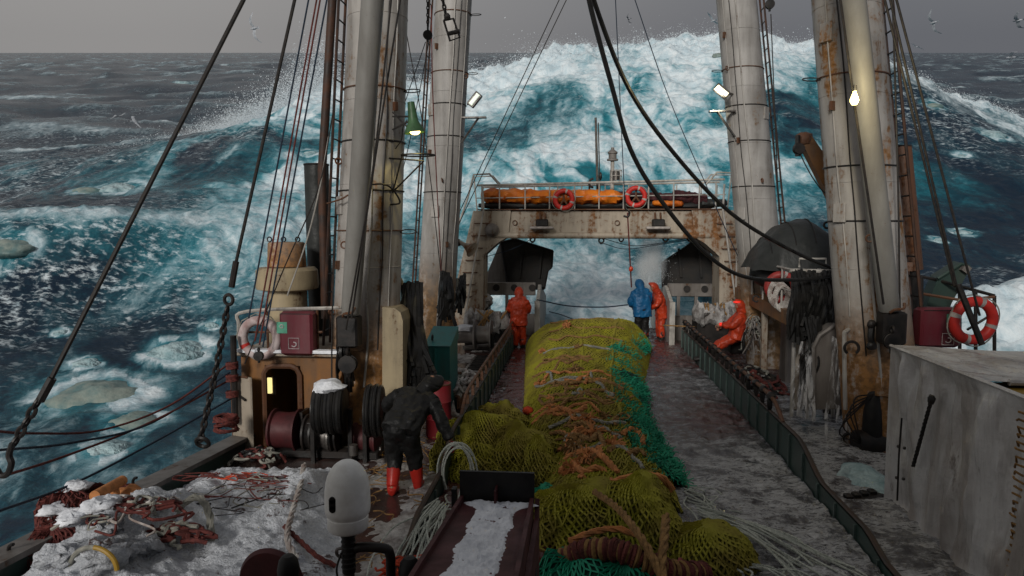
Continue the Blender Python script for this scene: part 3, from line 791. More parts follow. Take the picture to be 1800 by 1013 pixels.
# ------------------------------------------------------------------ gantry over the stern
GY = 21.5
g = thing('stern_gantry', 'rust streaked white steel gantry spanning the stern of the trawler', 'gantry', (.75, GY, 0))
def gp(px, py, y=GY): return P(px, py, y)
zb, zt = 3.32, 4.12
bm = MB(); bm.bbox((.78, GY+.45, (zb+zt)/2), (7.0, .95, zt-zb), .04); bm.build('cross_beam', M['gantry'], g)
MB().tube([(-2.5, GY-.05, zb+.04), (4.0, GY-.05, zb+.04)], .10, 10).build('lower_flange', M['gantry'], g)
for s, xo, xi, xto, xti in ((-1, -4.05, -2.80, -3.06, -2.52), (1, 5.55, 4.30, 4.62, 4.02)):
    poly = [(xo, GY-.1, 0), (xi, GY-.1, 0), (xi-s*.05, GY-.1, 2.75), (xti-s*.18, GY-.1, 3.12), (xti-s*.52, GY-.1, zb+.01), (xti-s*.6, GY-.1, zt-.02), (xto, GY-.1, zt-.02)]
    if s > 0: poly = poly[::-1]
    MB().prism(poly, (0, 1.1, 0)).build('gantry_leg', M['gantry'], g, False)
    # ladder on the leg's face with pipe stringers
    for k in range(7):
        z = 1.5+.37*k; f = z/zt
        xa = xo+(xto-xo)*f - s*.14; xb = xa - s*.42
        MB().tube([(xa, GY-.11, z), (xa, GY-.2, z), (xb, GY-.2, z), (xb, GY-.11, z)], .018, 5).build('ladder_rung', M['rusty'], g)
    MB().tube([(xo-s*.25-(s*.95), GY-.25, .9), (xto-s*.62, GY-.25, zt+.2)] if False else [(xo-s*.72, GY-.28, .75), (xto-s*.34, GY-.28, 4.1), (xto-s*.30, GY-.2, 4.85)], .03, 8).build('hand_rail', M['rail'], g)
    MB().tube([(xo+s*.12, GY-.1, 1.8), (xto+s*.16, GY-.1, 4.5), (xto-s*.02, GY-.1, 5.18), (xto-s*.5, GY-.1, 5.2), (xto-s*.8, GY-.05, 4.86)], .03, 8).build('hand_rail', M['rail'], g)
    MB().tube([(xto-s*.0, GY+.8, 4.1), (xto+s*.1, GY+.8, 5.18), (xto-s*.5, GY+.8, 5.2), (xto-s*.8, GY+.8, 4.86)], .025, 8).build('hand_rail', M['rail'], g)
yr, yb = GY-.06, GY+.92
for yy in (yr, yb):
    MB().tube([(-2.95, yy, 4.86), (4.35, yy, 5.0)] if yy == yr else [(-2.95, yy, 4.86), (4.4, yy, 4.98)], .032, 8).build('guard_rail', M['rail'], g)
    MB().tube([(-2.95, yy, 4.48), (4.4, yy, 4.56)], .018, 6).build('guard_rail', M['rail'], g)
    for px in (847, 878, 923, 966, 1010, 1053, 1096, 1140, 1184, 1229, 1258):
        x = P(px, 350, yr)[0] + (0 if yy == yr else .22)
        MB().tube([(x, yy, 4.1), (x, yy, 4.9)], .022, 6).build('rail_post', M['rail'], g)
MB().box((.78, GY+.43, 4.135), (7.4, 1.15, .03)).build('walkway', M['rusty'], g, False)
for px in (905, 1085, 1242):
    MB().torus(gp(px, 392, GY-.06), .07, .015, (.4, 1, 0), 14, 5).build('hanging_ring', M['rusty'], g)
# lamps on the gantry
for px, lab in ((953, 'snow capped box lamp on the gantry under the first life ring'), (1157, 'snow capped box lamp on the gantry under the second life ring')):
    c = gp(px, 392, GY-.28)
    t = thing('box_lamp', lab, 'lamp', c-V(0, 0, .2), 'box lamps on the gantry')
    MB().bbox(c, (.36, .3, .22), .03).build('lamp_housing', M['black'], t)
    MB().bbox(c+V(0, -.03, -.15), (.70, .36, .09), .03).build('lamp_glass', M['ringband'], t)
    MB().tube([c+V(-.08, .1, .08), c+V(-.08, .2, .3)], .03, 6).build('lamp_arm', M['rusty'], t)
    MB().tube([c+V(.08, .1, .08), c+V(.08, .2, .3)], .03, 6).build('lamp_arm', M['rusty'], t)
c = gp(865, 405, GY-.2)
t = thing('round_lamp', 'round unlit floodlight on the gantry corner by the horn', 'lamp', c-V(0, 0, .2))
MB().lathe([(.02, .18), (.13, .14), (.21, 0), (.19, -.03)], c, (0, -1, 0.1), 20).build('lamp_bowl', M['sternplate'], t)
MB().lathe([(.0, -.02), (.18, -.028)], c, (0, -1, .1), 20).build('lamp_glass', M['steel'], t)
# blocks and shackles hung beneath the beam
for k, (px, py, s) in enumerate(((1057, 423, .10), (1092, 421, .085), (1170, 420, .10), (1213, 419, .11), (936, 421, .10))):
    c = gp(px, py, GY+.15)
    lab = ('black round block hung beneath the gantry beam, nearest the hook', 'small shackle under the beam, left of the hanging red rope', 'shackle hung beneath the beam above the spray', 'shackle above the trawl door with the spray', 'shackle hung above the trawl door behind the man in orange')[k]
    lab = lab.replace(', nearest the hook', ' next to a small shackle').replace('left of', 'close to')
    t = thing('hanging_shackle', lab, 'shackle', c-V(0, 0, .1), 'shackles under the gantry')
    MB().torus(c, s*.75, s*.26, (.2, 1, 0), 14, 6).build('bow', M['black'], t)
    MB().tube([c+V(0, 0, s*.7), (c[0], c[1], zb)], s*.2, 6).build('hanger', M['black'], t)
    MB().blob(c-V(0, 0, s*.8), (s*.5, s*.4, s*.35), 8, 6, .1).build('pin', M['black'], t)
# loudhailer horn
c = gp(815, 430, 19.4)
t = thing('loudhailer', 'white loudhailer horn pointing across from the slim mast', 'horn', c-V(0, 0, .2))
MB().lathe([(.05, -.22), (.06, 0), (.10, .14), (.20, .30), (.22, .31)], c, (.75, -.35, -.42), 18).build('horn_bell', M['gantry'], t)
MB().cyl(c-V(.3, -.1, -.02), c-V(.12, -.05, -.06), .1, .1, 12).build('horn_driver', M['black'], t)
MB().tube([c-V(.2, -.07, -.1), c-V(.22, -.07, -.38)], .025, 6).build('horn_bracket', M['black'], t)
# rolled tarpaulins and nets stowed on the gantry
def roll(name, label, cat, pa, pb, r, mat, seed, ln=30, lump=.25, grp='rolls stowed on the gantry'):
    a, b = np.array(pa), np.array(pb); t = np.linspace(0, 1, ln)[:, None]
    p = a*(1-t)+b*t
    th = np.arange(14)*2*pi/14
    out = []
    for i in range(ln):
        k = r*(1+lump*fbm(np.cos(th)*1.1+i*.33+seed, np.sin(th)*1.1+seed*2, 4)) * (1-.55*sstep(.94, 1, float(t[i, 0]))-.45*sstep(.05, 0, float(t[i, 0])))
        out.append(np.stack([p[i, 0]+0*th, p[i, 1]+k*1.15*np.cos(th), p[i, 2]+k*.85*np.sin(th)], -1))
    A = np.array(out); A = np.concatenate([A, A[:, :1]], 1)
    m = MB().grid(A, True); m.f += [list(range(14)), [(ln-1)*15+j for j in range(14)][::-1]]
    return single(name, m, M[mat], label, cat, grp)
roll('black_tarp', 'long black tarpaulin bundle lying under the orange cover on the gantry', 'tarpaulin', (-2.95, GY+.3, 4.27), (4.35, GY+.3, 4.26), .13, 'blackrub', 3, 60)
roll('orange_tarp', 'crumpled bright orange tarpaulin laid along the gantry rail', 'tarpaulin', (-2.85, GY+.22, 4.56), (1.45, GY+.22, 4.50), .25, 'orange_tarp', 11, 60, .5)
roll('plum_net_roll', 'dark plum rolled net behind the second life ring on the gantry', 'net roll', (.7, GY+.55, 4.55), (3.3, GY+.5, 4.46), .19, 'plum', 21, 40, .5)
roll('plum_net_roll', 'short dark red net bundle at the end of the gantry by the black boat cover', 'net roll', (2.9, GY+.3, 4.55), (3.95, GY+.35, 4.40), .22, 'plum', 31, 20, .5)
roll('grey_bag', 'flat dark bag at the very end of the gantry walkway', 'bag', (3.7, GY+.25, 4.33), (4.5, GY+.25, 4.32), .14, 'tarp', 41, 16, .3)
roll('orange_scrap', 'small orange tarpaulin scrap lying before the plum net on the gantry', 'tarpaulin', (2.3, GY+.15, 4.32), (3.2, GY+.12, 4.30), .10, 'orange_tarp', 51, 20, .5)
def life_ring(label, c, R, r, axis, mat, bands='ringband', group='life rings', gaps=4, a0=.3, rope=True):
    c = np.array(c); ax = np.array(axis, float)/np.linalg.norm(axis)
    t = thing('life_ring', label, 'life ring', c-V(0, 0, R+r), group)
    MB().torus(c, R, r, ax, 40, 12).build('ring_body', M[mat], t)
    x = np.cross(ax, V(0, 0, 1)); x /= np.linalg.norm(x); y = np.cross(ax, x)
    for k in range(gaps):
        a = a0+k*2*pi/gaps
        MB().torus(c, R, r*1.04, ax, 5, 12, a-.10, a+.10).build('band', M[bands], t)
    if rope:
        for k in range(gaps):
            a = a0+k*2*pi/gaps+np.linspace(.1, 2*pi/gaps-.1, 10)
            rad = R+r*1.02+.035*np.sin(np.linspace(0, pi, 10))
            MB().tube(c+np.outer(np.cos(a)*rad, x)+np.outer(np.sin(a)*rad, y), .010, 5).build('grab_line', M['ropegrey'], t)
    return t
life_ring('red life ring on the gantry rail in front of the orange tarpaulin', gp(991, 351, GY-.17), .255, .072, (0, 1, .1), 'ring')
life_ring('red life ring on the gantry rail in front of the plum net', gp(1118, 346, GY-.17), .255, .072, (.1, 1, .05), 'ring')
for px, py in ((991, 351), (1118, 346)):
    c = gp(px, py, GY-.1)
    MB().tube([c+V(0, .02, .25), c, c+V(-.14, .02, -.2)], .03, 6).build('ring_holder', M['rusty'], g)
    MB().tube([c, c+V(.14, .02, -.2)], .03, 6).build('ring_holder', M['rusty'], g)
# light mast, aerial and small winch on the gantry
c = gp(1076, 340, GY+.5)
t = thing('light_mast', 'short signal light mast with a caged lamp on top of the gantry', 'light mast', c*V(1, 1, 0)+V(0, 0, 4.15))
MB().tube([(c[0], c[1], 4.15), (c[0], c[1], 5.85)], .06, 10).build('pole', M['rail'], t)
z0 = gp(1076, 280, GY+.5)[2]
MB().lathe([(.0, 0), (.17, 0), (.17, .05), (.12, .07), (.12, .2), (.15, .22), (.15, .26), (.05, .34), (.05, .40), (0, .40)], (c[0], c[1], z0-.05), (0, 0, 1), 16).build('lamp_top', M['sternplate'], t)
z1 = gp(1076, 310, GY+.5)[2]
MB().lathe([(0, -.12), (.11, -.12), (.11, .14), (0, .14)], (c[0]+.1, c[1]-.1, z1), (0, 0, 1), 14).build('signal_lamp', M['steel'], t)
for k in range(8):
    a = k*pi/4
    MB().tube([(c[0]+.1+.17*cos(a), c[1]-.1+.17*sin(a), z1-.16), (c[0]+.1+.17*cos(a), c[1]-.1+.17*sin(a), z1+.17)], .01, 5).build('cage_bar', M['rail'], t)
for dz in (-.16, 0, .17): MB().torus((c[0]+.1, c[1]-.1, z1+dz), .17, .01, (0, 0, 1), 18, 5).build('cage_ring', M['rail'], t)
t = thing('aerial', 'thin whip aerial standing on the gantry beside the light mast', 'aerial', gp(1050, 360, GY+.5)*V(1, 1, 0)+V(0, 0, 4.15))
a0, a1 = gp(1051, 345, GY+.5), gp(1047, 207, GY+.5)
MB().tube([a0*V(1, 1, 0)+V(0, 0, 4.15), a0, a1], [.05, .045, .035], 8).build('pole', M['steel'], t)
MB().tube([a0+V(.07, 0, 0), a1+V(.08, 0, -.15)], .018, 5).build('feeder', M['black'], t)
MB().blob(a0+V(.07, 0, .6), (.05, .05, .13), 8, 6).build('coupler', M['black'], t)
c = gp(1043, 322, GY+.3)
t = thing('small_winch', 'small black hoist winch clamped to the gantry rail', 'winch', c-V(0, 0, .5))
MB().torus(c, .13, .035, (.2, 1, 0), 16, 6, 0, pi).build('bail', M['black'], t)
MB().tube([c+V(.12, 0, -.05), c+V(.12, 0, -.45)], .03, 6).build('side_bar', M['black'], t)
MB().tube([c+V(-.12, 0, -.05), c+V(-.12, 0, -.45)], .03, 6).build('side_bar', M['black'], t)
MB().bbox(c-V(0, 0, .38), (.3, .25, .25), .04).build('winch_drum', M['rusty'], t)
# ------------------------------------------------------------------ stern: doors, plates, slipway cheeks
def door(label, poly, y, mirror):
    t = thing('trawl_door', label, 'trawl door', P(*poly[0], y)*V(1, 1, 0), 'trawl doors')
    p = [P(a, b, y) for a, b in poly]
    MB().prism(p, (0, .16, 0)).build('door_plate', M['greydoor'], t, False)
    q = p + [p[0]]
    for k in range(len(p)):
        MB().tube([q[k]+V(0, -.02, 0), q[k+1]+V(0, -.02, 0)], .035, 6).build('edge_bar', M['black'], t)
    cx = np.mean(p, axis=0)
    for k in (-.35, .3): MB().box(cx+V(k, -.05, .0), (.07, .08, .95), ry=.1*mirror).build('stiffener', M['greydoor'], t, False)
    return t
door('black trawl door hanging behind the man in orange with his back turned', [(893, 508), (880, 426), (905, 420), (972, 441), (970, 470), (963, 476), (957, 508)], 23.6, 1)
single('stern_wedge', MB().prism([P(846, 505, 23.9), P(880, 424, 23.9), P(896, 424, 23.9), P(896, 505, 23.9)], (0, .1, 0)), M['sternplate'], 'grey slanted plate behind the trawl door on the side with the horn', 'plate', None, False)
single('stern_wedge', MB().prism([P(1228, 422, 23.9), P(1240, 424, 23.9), P(1272, 505, 23.9), P(1222, 505, 23.9)], (0, .1, 0)), M['sternplate'], 'grey slanted plate behind the pointed trawl door', 'plate', None, False)
door('black trawl door hanging behind the white spray, pointed at its top', [(1165, 512), (1163, 462), (1204, 435), (1222, 421), (1230, 423), (1256, 470), (1258, 512)], 23.6, -1)
for s, lab, x0, x1 in ((-1, 'grey slotted stern plate behind the man with his back turned', -3.7, -1.25), (1, 'grey slotted stern plate behind the snow covered catch boxes', 2.95, 5.3)):
    t = thing('stern_plate', lab, 'stern plate', ((x0+x1)/2, 22.9, 0), 'stern plates')
    MB().bbox(((x0+x1)/2, 22.9, 1.62), (x1-x0, .12, .42), .02).build('upper_plate', M['sternplate'], t)
    MB().box(((x0+x1)/2, 22.95, .4), (x1-x0, .10, .8)).build('lower_plate', M['sternplate'], t, False)
    for k in range(4):
        x = x0+.35+k*(x1-x0-.7)/3
        MB().box((x, 22.9, 1.1), (.10, .1, .64)).build('post', M['sternplate'], t, False)
        MB().lathe([(0, 0), (.11, 0), (.11, .03), (0, .03)], (x+.25, 22.835, 1.66), (0, -1, 0), 16).build('fairlead_dark_disc', M['black'], t)  # black disc laid on the plate, painting the dark of an uncut hole
for x, lab in ((-1.12, 'frosted slipway cheek plate with the blue rope tied to it'), (2.92, 'frosted slipway cheek plate beside the two men at the net')):
    t = thing('slipway_cheek', lab, 'cheek plate', (x, 23.5, 0), 'slipway cheek plates')
    MB().prism([(x-.05, 21.6, -.3), (x-.05, 27, -1), (x-.05, 27, 1.0), (x-.05, 23, 1.75), (x-.05, 21.6, 1.35)], (.10, 0, 0)).build('cheek', M['rail'], t, False)
    MB().box((x, 21.5, .7), (.16, .14, 1.35)).build('post', M['rail'], t, False)

# cable runs, pads and lugs on the masts
Rm = np.random.default_rng(77)
for tt, at, zz, sd in ((mL, atL, 8, 1), (mR, atR, 8, -1), (fL, afL, 10, 1), (fR, afR, 10, -1)):
    for q in range(3):
        a = -pi/2 + sd*(.25+.35*q) + Rm.normal(0, .05)
        pts = [at(z)[0]+V(cos(a), sin(a), 0)*(at(z)[1]+.018)+V(Rm.normal(0, .012), 0, 0) for z in np.linspace(1.0+.6*q, zz+2, 12)]
        MB().tube(spline(pts, 3), .011 if q else .02, 5).build('cable_run', M['black' if q == 1 else 'rail'], tt)
    for q in range(9):
        z = 1.1+q*.85+Rm.uniform(0, .4); a = -pi/2+Rm.uniform(-1.2, 1.2); c, r = at(z)
        d = V(cos(a), sin(a), 0)
        if q % 3 == 0: MB().bbox(c+d*(r+.01), (.22, .05, .30), .01, rz=a+pi/2).build('doubler_plate', M['mast'], tt)
        elif q % 3 == 1: MB().torus(c+d*(r+.05), .05, .016, (-d[1], d[0], .2), 12, 5).build('pad_eye', M['rusty'], tt)
        else: MB().box(c+d*(r+.03), (.05, .09, .14), rz=a+pi/2).build('lug', M['rusty'], tt, False)
# ------------------------------------------------------------------ deckhouse beside the mast with the green floodlight
dh = thing('deckhouse', 'low rusty deckhouse with a dark doorway and a lit window', 'deckhouse', (-4.5, 11.3, 0))
DY = 11.0
def dp(px, py, y=DY): return P(px, py, y)
xl, xr = dp(424, 640)[0], dp(600, 640)[0]
zr = dp(500, 626)[2]
dl, dr_ = dp(478, 650)[0]-.12, dp(528, 650)[0]
dzt = dp(500, 643)[2]
w = MB()
w.box(((xl+dl)/2, DY+.04, zr/2), (dl-xl, .08, zr)); w.box(((dr_+xr)/2, DY+.04, zr/2), (xr-dr_, .08, zr)); w.box(((dl+dr_)/2, DY+.04, (dzt+zr)/2), (dr_-dl, .08, zr-dzt))
w.build('front_wall', M['orange_rust'], dh, False)
w = MB(); w.box((xl+.04, DY+1.0, zr/2), (.08, 1.84, zr)); w.box(((xl+xr)/2, DY+1.95, zr/2), (xr-xl, .08, zr)); w.build('side_wall', M['orange_rust'], dh, False)
MB().bbox(((xl+xr)/2, DY+.95, zr+.04), (xr-xl+.12, 2.1, .08), .02).build('roof', M['gantry'], dh)
MB().box(((xl+xr)/2, DY-.1, zr+.10), (xr-xl, .14, .05)).build('snow_strip', M['snow'], dh, False)
MB().box(((xl+xr)/2, DY+1.2, .02), (xr-xl-.2, 1.4, .04)).build('inner_floor', M['black'], dh, False)
fr = MB()
a = [(dl, DY-.03, .05), (dl, DY-.03, dzt-.12), (dl+.06, DY-.03, dzt-.03), (dl+.14, DY-.03, dzt), (dr_-.14, DY-.03, dzt), (dr_-.05, DY-.03, dzt-.04), (dr_, DY-.03, dzt-.14), (dr_, DY-.03, .05)]
fr.tube(a, .045, 6); fr.build('door_frame', M['rusty'], dh)
# opened steel door leaf
h = MB().bbox(((dl-.30), DY-.20, .62), (.44, .05, 1.22), .02, rz=-.35); dl_o = h.build('door_leaf', M['gantry'], dh)
hx = MB().tube([(dl-.5, DY-.13, .1), (dl-.5, DY-.13, 1.22), (dl-.16, DY-.27, 1.22)], .022, 6); hx.build('leaf_rim', M['rusty'], dl_o)
MB().tube([(dl-.3, DY-.24, .9), (dl-.2, DY-.3, .86)], .02, 6).build('handle', M['black'], dl_o)
M['lit'] = glow('lit_window', (.95, .78, .32), 1.2)
wz0, wz1 = dp(474, 694)[2], dp(474, 662)[2]
wx = P(474, 678, DY+.55)
t = thing('lit_lamp', 'small yellow tube lamp glowing inside the dark doorway', 'lamp', wx-V(0, 0, .2))
MB().bbox(wx, (.085, .05, .27), .01).build('lamp_tube', M['lit'], t)
MB().bbox(wx+V(.07, .02, 0), (.05, .06, .33), .01).build('lamp_case', M['ringband'], t)
# railing round the roof
rt = thing('roof_railing', 'bent rail fence round the deckhouse roof', 'railing', ((xl+xr)/2, DY, zr+.08))
MB().tube(spline([(xl+.02, DY, zr), (xl-.02, DY, zr+.5), (xl+.12, DY, zr+.72), (dp(600, 537)[0], DY, dp(600, 541)[2])], 5), .03, 6).build('top_rail', M['rail'], rt)
MB().tube([(xl+.02, DY, zr+.38), (xr-.3, DY, zr+.40)], .02, 6).build('mid_rail', M['rusty'], rt)
for px in (470, 500, 558):
    x = dp(px, 600)[0]; MB().tube([(x, DY+.02, zr+.06), (x, DY+.02, zr+.76)], .02, 6).build('post', M['rusty'], rt)
life_ring('frosted white life ring with one red stripe beside the maroon locker', dp(457, 594, DY-.12), .285, .075, (0, 1, .05), 'ringwhite', 'ring', gaps=1, a0=1.1, rope=True)
def locker(label, c, d, rz=0, green=None, hook=None):
    t = thing('hose_locker', label, 'locker', np.array(c)-V(0, 0, d[2]/2), 'maroon hose lockers')
    MB().bbox(c, d, .04, rz).build('locker_box', M['maroon'], t)
    e = V(cos(rz), sin(rz), 0); nrm = V(sin(rz), -cos(rz), 0); c = np.array(c)
    o = c + nrm*(d[1]/2+.006)
    def rect(u, v, w, hh, k=0): return [o+nrm*k+e*(u-w/2)+V(0, 0, v-hh/2), o+nrm*k+e*(u+w/2)+V(0, 0, v-hh/2), o+nrm*k+e*(u+w/2)+V(0, 0, v+hh/2), o+nrm*k+e*(u-w/2)+V(0, 0, v+hh/2)]
    u, v, w, hh = green
    st = MB().add(rect(u, v, w, hh), [[0, 1, 2, 3]]).build('green_sign', M['sticker'], t, False)
    MB().torus(o+nrm*.004+e*u+V(0, 0, v+.02), w*.16, .008, nrm, 14, 4).build('sign_mark', M['mark'], st)
    u, v, w, hh = hook
    q = [o+nrm*.004+e*(u+a*w/2)+V(0, 0, v+b*hh/2) for a, b in ((-1, -1), (1, -1), (1, 1), (-1, 1))]
    hm = MB().tube(q, .006, 4, closed=True).build('hose_sign', M['mark'], t)
    a = np.linspace(-2.6, .9, 12)
    MB().tube([o+nrm*.005+e*(u+w*.24*cos(x))+V(0, 0, v-hh*.08+hh*.22*sin(x)) for x in a]+[o+nrm*.005+e*(u-w*.02)+V(0, 0, v+hh*.12)], .009, 4).build('sign_mark', M['mark'], hm)
    MB().box(c+V(0, 0, d[2]/2-.03)+nrm*(d[1]/2+.003), (d[0]*.9, .008, .012), rz).build('lid_seam', M['black'], t, False)
    return t
locker('maroon hose locker with green sign next to the frosted life ring', dp(526, 585, DY-.05), (.54, .3, .70), 0, (-.22, .10, .17, .18), (-.03, -.15, .17, .17))
# mushroom ventilators on the deckhouse roof
c = dp(507, 560, DY+1.0); cc = V(c[0], DY+1.0, zr+.08)
t = thing('mushroom_vent', 'cream drum shaped ventilator in three tiers on the deckhouse roof', 'ventilator', cc)
z_a, z_b, z_c, z_d = (P(507, y, DY+1.0)[2] for y in (510, 470, 426, 536))
MB().lathe([(.33, 0), (.33, z_a-cc[2]+.02)], cc, n=28).build('lower_drum', M['cream'], t)
MB().lathe([(.40, z_a-cc[2]), (.52, z_a-cc[2]+.03), (.535, z_a-cc[2]+.10), (.52, z_b-cc[2]-.05), (.47, z_b-cc[2]), (.2, z_b-cc[2]+.01)], cc, n=32).build('cap_drum', M['cream'], t)
MB().lathe([(.30, z_b-cc[2]), (.33, z_b-cc[2]+.02), (.31, z_c-cc[2]-.02), (.29, z_c-cc[2]), (0, z_c-cc[2]+.01)], cc, n=28).build('upper_drum', M['mast'], t)
for k in range(3):
    MB().torus(cc+V(-.25+.25*k, -.12, z_c-cc[2]+.05), .04, .012, (0, 1, 0), 12, 5).build('lifting_eye', M['black'], t)
# tall hose reels in front of the deckhouse
def hose_reel(label, c, R, w, snow):
    c = np.array(c)
    t = thing('hose_reel', label, 'hose reel', c*V(1, 1, 0), 'black hose reels')
    for k in range(7):
        MB().torus(c+V((k-3)*w/7, 0, 0)*V(1, 1, 1), R*(.93+.05*sin(k*2.1)), w*.10, (.12*sin(k), 1, 0) if False else (1, .15, 0), 26, 6).build('hose_turn', M['hose'], t)
    MB().lathe([(R*.1, -w*.62), (R*.9, -w*.55), (R*.9, -w*.45), (R*.1, -w*.45)], c, (1, .15, 0), 24).build('reel_side', M['black'], t)
    MB().lathe([(R*.1, w*.45), (R*.9, w*.45), (R*.9, w*.55), (R*.1, w*.62)], c, (1, .15, 0), 24).build('reel_side', M['black'], t)
    for s in (-1, 1): MB().box((c[0]+s*w*.7, c[1]+.05, c[2]/2), (.06, .08, c[2])).build('stand', M['black'], t, False)
    if snow: MB().blob(c+V(0, -.05, R*.98), (w*.6, .22, .10), 12, 7, .35, 2, 5).build('snow_cap', M['snow'], t)
    return t
hose_reel('black hose reel with a cap of snow in front of the doorway', P(576, 722, 10.2)+V(0, .1, 0), .36, .42, True)
hose_reel('narrow black hose reel beside the man in red boots', P(655, 725, 10.3)+V(0, .1, 0), .40, .24, False)
# hanging bundle of black hose against the cream cabinet
def hang_bundle(name, label, cat, tops, bots, n, r, mat, seed, loc, grp=None, sagk=.12, stuffname='hose'):
    R = np.random.default_rng(seed)
    t = thing(name, label, cat, loc, grp)
    for k in range(n):
        f = R.random(); a = np.array(tops[0])*(1-f)+np.array(tops[1])*f
        f2 = np.clip(f + R.normal(0, .12), 0, 1); b = np.array(bots[0])*(1-f2)+np.array(bots[1])*f2
        b = b + V(0, 0, R.random()*.35*abs(a[2]-b[2]))
        j = R.normal(0, .05, 3)
        pts = spline([a+j*.5, a*.7+b*.3+V(R.normal(0, sagk*.5), -.1+R.normal(0, .06), -.05), a*.35+b*.65+V(R.normal(0, sagk), -.06+R.normal(0, .06), 0), b+j], 5)
        MB().tube(pts, r*(.7+.6*R.random()), 5).build(stuffname, M[mat], t)
    return t
hang_bundle('hose_bundle', 'tall bundle of black hoses hung between the cream cabinet and the teal locker', 'hose bundle', (P(712, 500, 12.2), P(735, 500, 12.2)), (P(708, 700, 11.6), P(758, 700, 11.6)), 46, .045, 'hose', 5, P(735, 760, 12)*V(1, 1, 0), None, .05)
single('hose_hanger', MB().tube(spline([P(690, 560, 12.3), P(688, 500, 12.3), P(697, 488, 12.3), P(707, 500, 12.3), P(707, 560, 12.3)], 5), .03, 8), M['cream'], 'upright rusty hoop holding the black hose bundle', 'hoop')
single('cabinet', MB().prism([P(672, 760, 11.25), P(708, 760, 11.25), P(708, 565, 11.25), P(704, 550, 11.25), P(694, 542, 11.25), P(672, 540, 11.25)], (0, .55, 0)), M['cream'], 'tall cream cabinet with a rounded top beside the hose bundle', 'cabinet', None, False)
t = thing('teal_locker', 'teal steel locker with a sloping lid behind the red barrel', 'locker', P(780, 690, 14)*V(1, 1, 0))
c0, c1 = P(757, 590, 13.6), P(790, 590, 13.6); zt_ = P(775, 575, 14)[2]
x0, x1 = P(755, 620, 13.6)[0], P(797, 620, 13.6)[0]
MB().prism([(x0, 13.2, 0), (x1, 13.2, 0), (x1, 13.2, zt_-.25), (x0, 13.2, zt_-.25)], (0, .9, 0)).build('locker_body', M['teal'], t, False)
MB().prism([(x0-.02, 13.17, zt_-.25), (x0-.02, 14.12, zt_-.25), (x0-.02, 14.12, zt_)], (x1-x0+.04, 0, 0)).build('sloping_lid', M['teal'], t, False)
MB().torus((x0+.1, 13.4, zt_-.12), .05, .015, (1, 0, 0), 12, 5).build('lid_handle', M['black'], t)
MB().tube([(x0+.42*(x1-x0), 13.17, .1), (x0+.42*(x1-x0), 13.17, zt_-.3)], .02, 5).build('edge_strip', M['teal'], t)
c = P(771, 770, 11.9)*V(1, 1, 0)
t = thing('oil_barrel', 'dark red oil barrel standing beside the low wall', 'barrel', c)
zb_ = P(771, 672, 11.9)[2]
MB().lathe([(.21, 0), (.22, .03), (.22, zb_*.33), (.232, zb_*.35), (.22, zb_*.37), (.22, zb_*.64), (.232, zb_*.66), (.22, zb_*.68), (.22, zb_-.02)], c, n=26).build('barrel_body', M['barrel'], t)
MB().torus(c+V(0, 0, zb_-.02), .215, .014, n=26, m=6).build('barrel_rim', M['rusty'], t)
MB().lathe([(0, 0), (.205, 0)], c+V(0, 0, zb_-.04), n=22).build('barrel_lid', M['ringband'], t)
# warping winch on deck
c = G(560, 812)+V(0, .3, 0)
wn = thing('deck_winch', 'brown warping winch with dark drums before the doorway', 'winch', c)
wz = P(560, 770, c[1])[2]
def drum(px0, px1, R, mat, name, fl=True, y=0):
    a, b = P(px0, 770, c[1]), P(px1, 770, c[1])
    A = V(a[0], c[1]+y, R+.06); B = V(b[0], c[1]+y, R+.06)
    d_ = MB().lathe([(0, 0), (R, 0), (R, .03), (R*.86, .05), (R*.82, (B-A)[0]/2), (R*.86, (B-A)[0]-.05), (R, (B-A)[0]-.03), (R, (B-A)[0]), (0, (B-A)[0])], A, (1, 0, 0), 26).build(name, M[mat], wn)
drum(483, 528, .34, 'chute', 'gear_case'); drum(540, 556, .30, 'black', 'brake_drum'); drum(560, 585, .26, 'steel', 'warp_drum'); drum(588, 600, .33, 'black', 'drum_flange'); drum(622, 664, .24, 'chute', 'warping_head')
MB().tube([P(480, 790, c[1]+.0), P(670, 790, c[1]+.0)], .05, 8).build('shaft', M['steel'], wn)
MB().bbox((c[0]+.1, c[1]+.1, .08), (1.6, .6, .14), .02).build('winch_bed', M['black'], wn)
for px in (536, 604): MB().box(P(px, 765, c[1]+.1)*V(1, 1, 0)+V(0, 0, .35), (.05, .3, .7)).build('side_frame', M['black'], wn, False)
MB().tube([P(540, 745, c[1]-.2), P(600, 745, c[1]-.2)], .02, 6).build('cross_bar', M['black'], wn)
MB().cyl(P(621, 800, 9.6), P(621, 782, 9.6), .06, .06, 14).build('grease_pot', M['steel'], wn)
